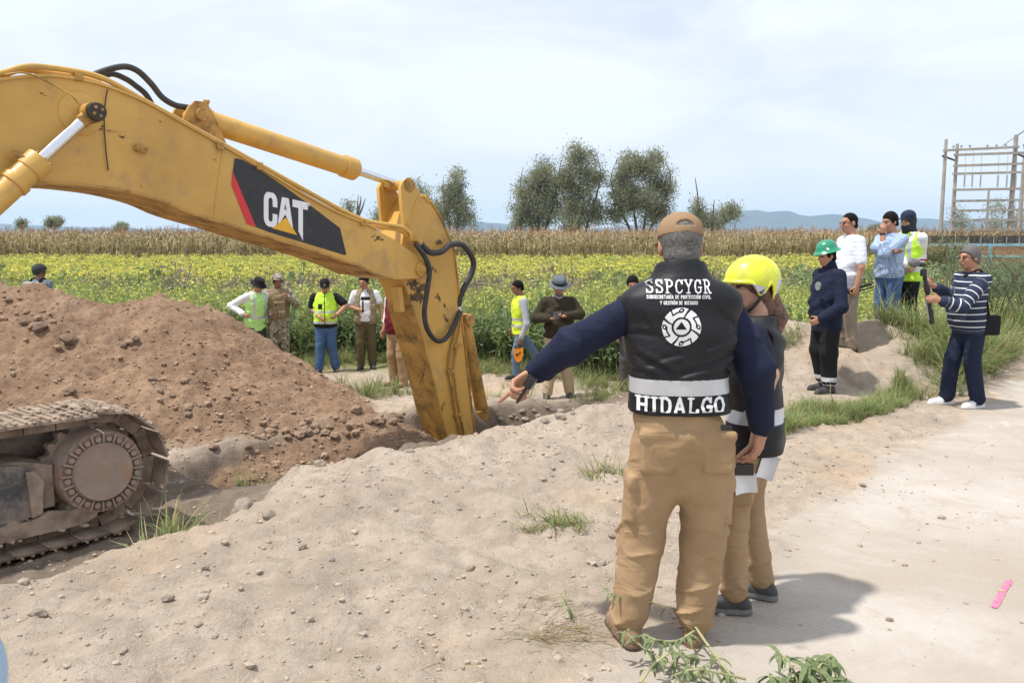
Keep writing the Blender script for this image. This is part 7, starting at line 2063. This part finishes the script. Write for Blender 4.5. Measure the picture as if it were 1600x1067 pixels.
# ================================================================ clods and stones
M_CLODR = material('red_clod', (.295, .20, .138), .95, .3, 9, bump=.7, bscale=50, hue=(.35, .245, .17))
M_CLODG = material('grey_clod', (.37, .305, .243), .95, .3, 9, bump=.7, bscale=50)
M_CLODB = material('brown_clod', (.22, .155, .11), .95, .3, 9, bump=.7, bscale=50)
M_STONE = material('grey_stone', (.24, .22, .20), .9, .3, 9, bump=.4, bscale=50)
def rock(seed, sub=1, j=.28, flat=.75):
    bm = bmesh.new(); bmesh.ops.create_icosphere(bm, subdivisions=sub, radius=1.0); r = random.Random(seed)
    for v in bm.verts: v.co *= 1 + r.uniform(-j, j)
    for v in bm.verts: v.co.z *= flat; v.co.x *= 1.15
    V = np.array([tuple(v.co) for v in bm.verts]); F = np.array([[v.index for v in f.verts] for f in bm.faces]); bm.free(); return V, F
def scatter_rocks(name, x, y, s, mats, mi, label, seed, sub=1):
    RV = [rock(seed + k, sub) for k in range(5)]; nr = np.random.RandomState(seed); VV, FF, MM = [], [], []; base = 0
    for i in range(len(x)):
        V, F = RV[i % 5]; a = nr.rand() * 6.28; c, sn = math.cos(a), math.sin(a)
        P = V * s[i]; P = np.stack([P[:, 0] * c - P[:, 1] * sn, P[:, 0] * sn + P[:, 1] * c, P[:, 2]], -1) + np.array([x[i], y[i], drop(x[i], y[i]) + s[i] * .22])
        VV.append(P); FF.append(F + base); base += len(V); MM.append(np.full(len(F), mi[i]))
    o = link(name, mesh_np(name, np.concatenate(VV), None, np.concatenate(FF), mi=np.concatenate(MM), smooth=False), mats); tag(o, label, kind='stuff')
rg = np.random.RandomState(77)
MPX = [(p_.x, p_.y) for p_ in MOUND]
cx_ = rg.uniform(-7.5, -.6, 16000); cy_ = rg.uniform(7.2, 11.2, 16000)
_, _, cred, _, _, _ = ground_parts(cx_, cy_)
kk = cred > .5
cx_, cy_ = cx_[kk][:5200], cy_[kk][:5200]
md_, _, mz_, _ = polydist(cx_, cy_, MPX, [p_.z for p_ in MOUND])
# coarser clods roll to the foot of the heap
foot = np.clip((md_ * .6) / np.maximum(mz_ + .55, .2), 0, 1)
s_ = np.clip(rg.lognormal(-4.9, .55, len(cx_)), .004, .034) * (1 + .6 * foot ** 5)
scatter_rocks('loose_red_earth', cx_, cy_, s_, [M_CLODR, M_CLODB], (rg.rand(len(cx_)) < .2).astype(int), 'crumbling loose reddish earth covering the mound', 91)
gx2 = rg.uniform(-4.5, 4.0, 30000); gy2 = rg.uniform(2.9, 10.6, 30000)
_, gs2, gr2, gc2, _, _ = ground_parts(gx2, gy2)
kk = (gr2 < .2) & (rg.rand(len(gx2)) < np.where(gc2 > .5, .22, 1.0) * (.35 + 1.3 * sstep(-.1, .25, vnoise(gx2 * .9, gy2 * .9, 4)) + .6 * np.exp(-(gs2 / .5) ** 2)))
gx2, gy2 = gx2[kk][:11000], gy2[kk][:11000]
s_ = np.clip(rg.lognormal(-5.25, .6, len(gx2)), .0025, .024)
scatter_rocks('loose_soil_crumbs', gx2, gy2, s_, [M_CLODG, M_STONE], (rg.rand(len(gx2)) < .05).astype(int), 'small crumbs of grey soil and grit on the bare ground', 92)
# the bigger clods one can pick out, each its own
CL = [rock(200 + k, 2, .20, .8) for k in range(6)]; CLM = {}
def clod(x_, y_, s, mat, label, group, k, sink=.3):
    key = (k % 6, mat.name)
    if key not in CLM:
        V, F = CL[k % 6]; me = mesh_np('dirt_clod', V, None, F, smooth=False); me.materials.append(mat); CLM[key] = me
    o = bpy.data.objects.new('dirt_clod', CLM[key]); COL.objects.link(o); o.location = (x_, y_, drop(x_, y_) + s * sink); o.scale = (s * random.uniform(.85, 1.25), s, s * random.uniform(.75, 1)); o.rotation_euler = (random.uniform(-.4, .4), random.uniform(-.4, .4), random.uniform(0, 6.28)); tag(o, label, 'clod', group)
k = 0
def ray_ground(px_, py_):
    q = on_plane(px_, py_, Vector((0, 1, 0)), 8.9); o_ = Vector((0, 0, CAMH)); r = GBVH.ray_cast(o_, (q - o_).normalized()); return r[0] if r[0] is not None else q
for i in range(34):       # rolled to the foot of the mound, above the trench
    t = i / 33; q = ray_ground(395 + 235 * t + random.gauss(0, 5), 684 - 30 * t + random.gauss(0, 6)); clod(q.x, q.y, random.uniform(.03, .07), M_CLODR if random.random() < .75 else M_CLODB, 'reddish clod of earth at the foot of the mound above the trench', 'clods at the foot of the mound', k); k += 1
for i in range(26):
    x_ = random.uniform(-6.2, -2.0); clod(x_, random.uniform(8.3, 10.0), random.uniform(.03, .055), M_CLODR if random.random() < .8 else M_CLODB, 'clod of earth lying on the slope of the mound', 'clods on the mound slope', k, .2); k += 1
for px_, py_, s, wh in ((62, 512, .13, 'largest lump high on the left of the mound'), (110, 532, .12, 'dark lump right of and below the largest lump on the mound'), (108, 612, .10, 'dark lump on the mound just above the excavator track'), (40, 505, .09, 'smaller lump beside the largest one near the left edge'), (300, 634, .08, 'lone dark lump low on the mound right of the track')):
    q = ray_ground(px_, py_); clod(q.x, q.y, s * .7, M_CLODB, wh, 'large lumps in the mound', k, .1); k += 1
for i in range(16):
    t = i / 15; q = ray_ground(775 + 125 * t + random.gauss(0, 6), 652 - 8 * t + random.gauss(0, 5)); clod(q.x, q.y, random.uniform(.02, .048), M_CLODG, 'grey clod on the far lip of the trench right of the stick', 'clods on the trench lip', k); k += 1
for px_, py_, s in ((735, 882, .026), (472, 850, .022), (262, 930, .03), (60, 955, .035), (1348, 755, .022), (955, 845, .02), (320, 880, .022), (640, 720, .03), (500, 748, .04), (540, 800, .025), (380, 800, .05), (420, 815, .04), (815, 945, .018), (1390, 962, .014), (372, 790, .045)):
    q = gp(px_, py_, .02); clod(q.x, q.y, s, M_CLODG if s < .03 else M_CLODG, 'small stone-like clod on the bare foreground soil', 'clods on the foreground soil', k); k += 1
# caked mud on the track
mx = []; 
for i in range(420):
    u = random.uniform(-1.6, .25); v = random.uniform(-.52, .04); top_ = random.random() < .55
    zz = (RT + .075 - .03 * math.sin(math.pi * min(1, max(0, (u + LT) / LT)))) if top_ else (-RT + .03)
    if top_ and u > 0: zz = math.sqrt(max(.01, (RT + .08) ** 2 - u * u))
    mx.append((tk(u, v, zz), random.uniform(.010, .028)))
RV = [rock(300 + k_, 1, .3, .5) for k_ in range(5)]; VV, FF = [], []; base = 0
for i, (p_, s) in enumerate(mx):
    V, F = RV[i % 5]; VV.append(V * s + np.array(p_ - Vector(exc.location))); FF.append(F + base); base += len(V)
o = link('caked_mud', mesh_np('caked_mud', np.concatenate(VV), None, np.concatenate(FF), smooth=False), material('track_mud', (.33, .255, .195), .95, .3, 9, bump=.6, bscale=50), track); o['kind'] = 'stuff'
# ================================================================ wing mirror of a pale blue car, at the lower left corner
car = empty('car_mirror', (-1.16, 1.62, 0)); tag(car, 'rounded pale blue car mirror cut by the lower left corner', 'car mirror')
M_CARB = material('pale_blue_car_paint', (.30, .46, .62), .25, .05, 2, coat=.6)
c = np.array([at(-44, 1046, 1.62).x + 1.16, 0, at(-44, 1046, 1.62).z])
sdf_part('mirror_housing', [G([ell(c, (.068, .055, .105))], .01)], .005, M_CARB, car)
sdf_part('mirror_base', [G([ell(c + v3(.012, -.01, -.07), (.055, .05, .05)), rbox(c + v3(-.05, -.02, -.10), (.08, .03, .025), .012)], .02)], .005, M_BLACKPL, car)
# ================================================================ air: thin pale haze over the whole plain
hz = bmesh.new(); add_box(hz, (0, 5000, 213), (26000, 15600, 432)); hz_o = bm_obj('haze', hz, None); tag(hz_o, 'thin pale haze over the plain', kind='stuff')
hm_ = bpy.data.materials.new('haze_air'); hm_.use_nodes = True; ht = hm_.node_tree
for n_ in list(ht.nodes): ht.nodes.remove(n_)
ho = ht.nodes.new('ShaderNodeOutputMaterial'); hv = ht.nodes.new('ShaderNodeVolumePrincipled'); hv.inputs['Color'].default_value = (.50, .70, 1.0, 1); hv.inputs['Density'].default_value = 0.000085; hv.inputs['Anisotropy'].default_value = 0.2
ht.links.new(hv.outputs['Volume'], ho.inputs['Volume']); hz_o.data.materials.append(hm_)
print('details', round(time.time() - T0, 1))
print('script done', round(time.time() - T0, 1), 'tris', sum(len(o.data.loop_triangles) if False else len(o.data.polygons) for o in bpy.data.objects if o.type == 'MESH'))
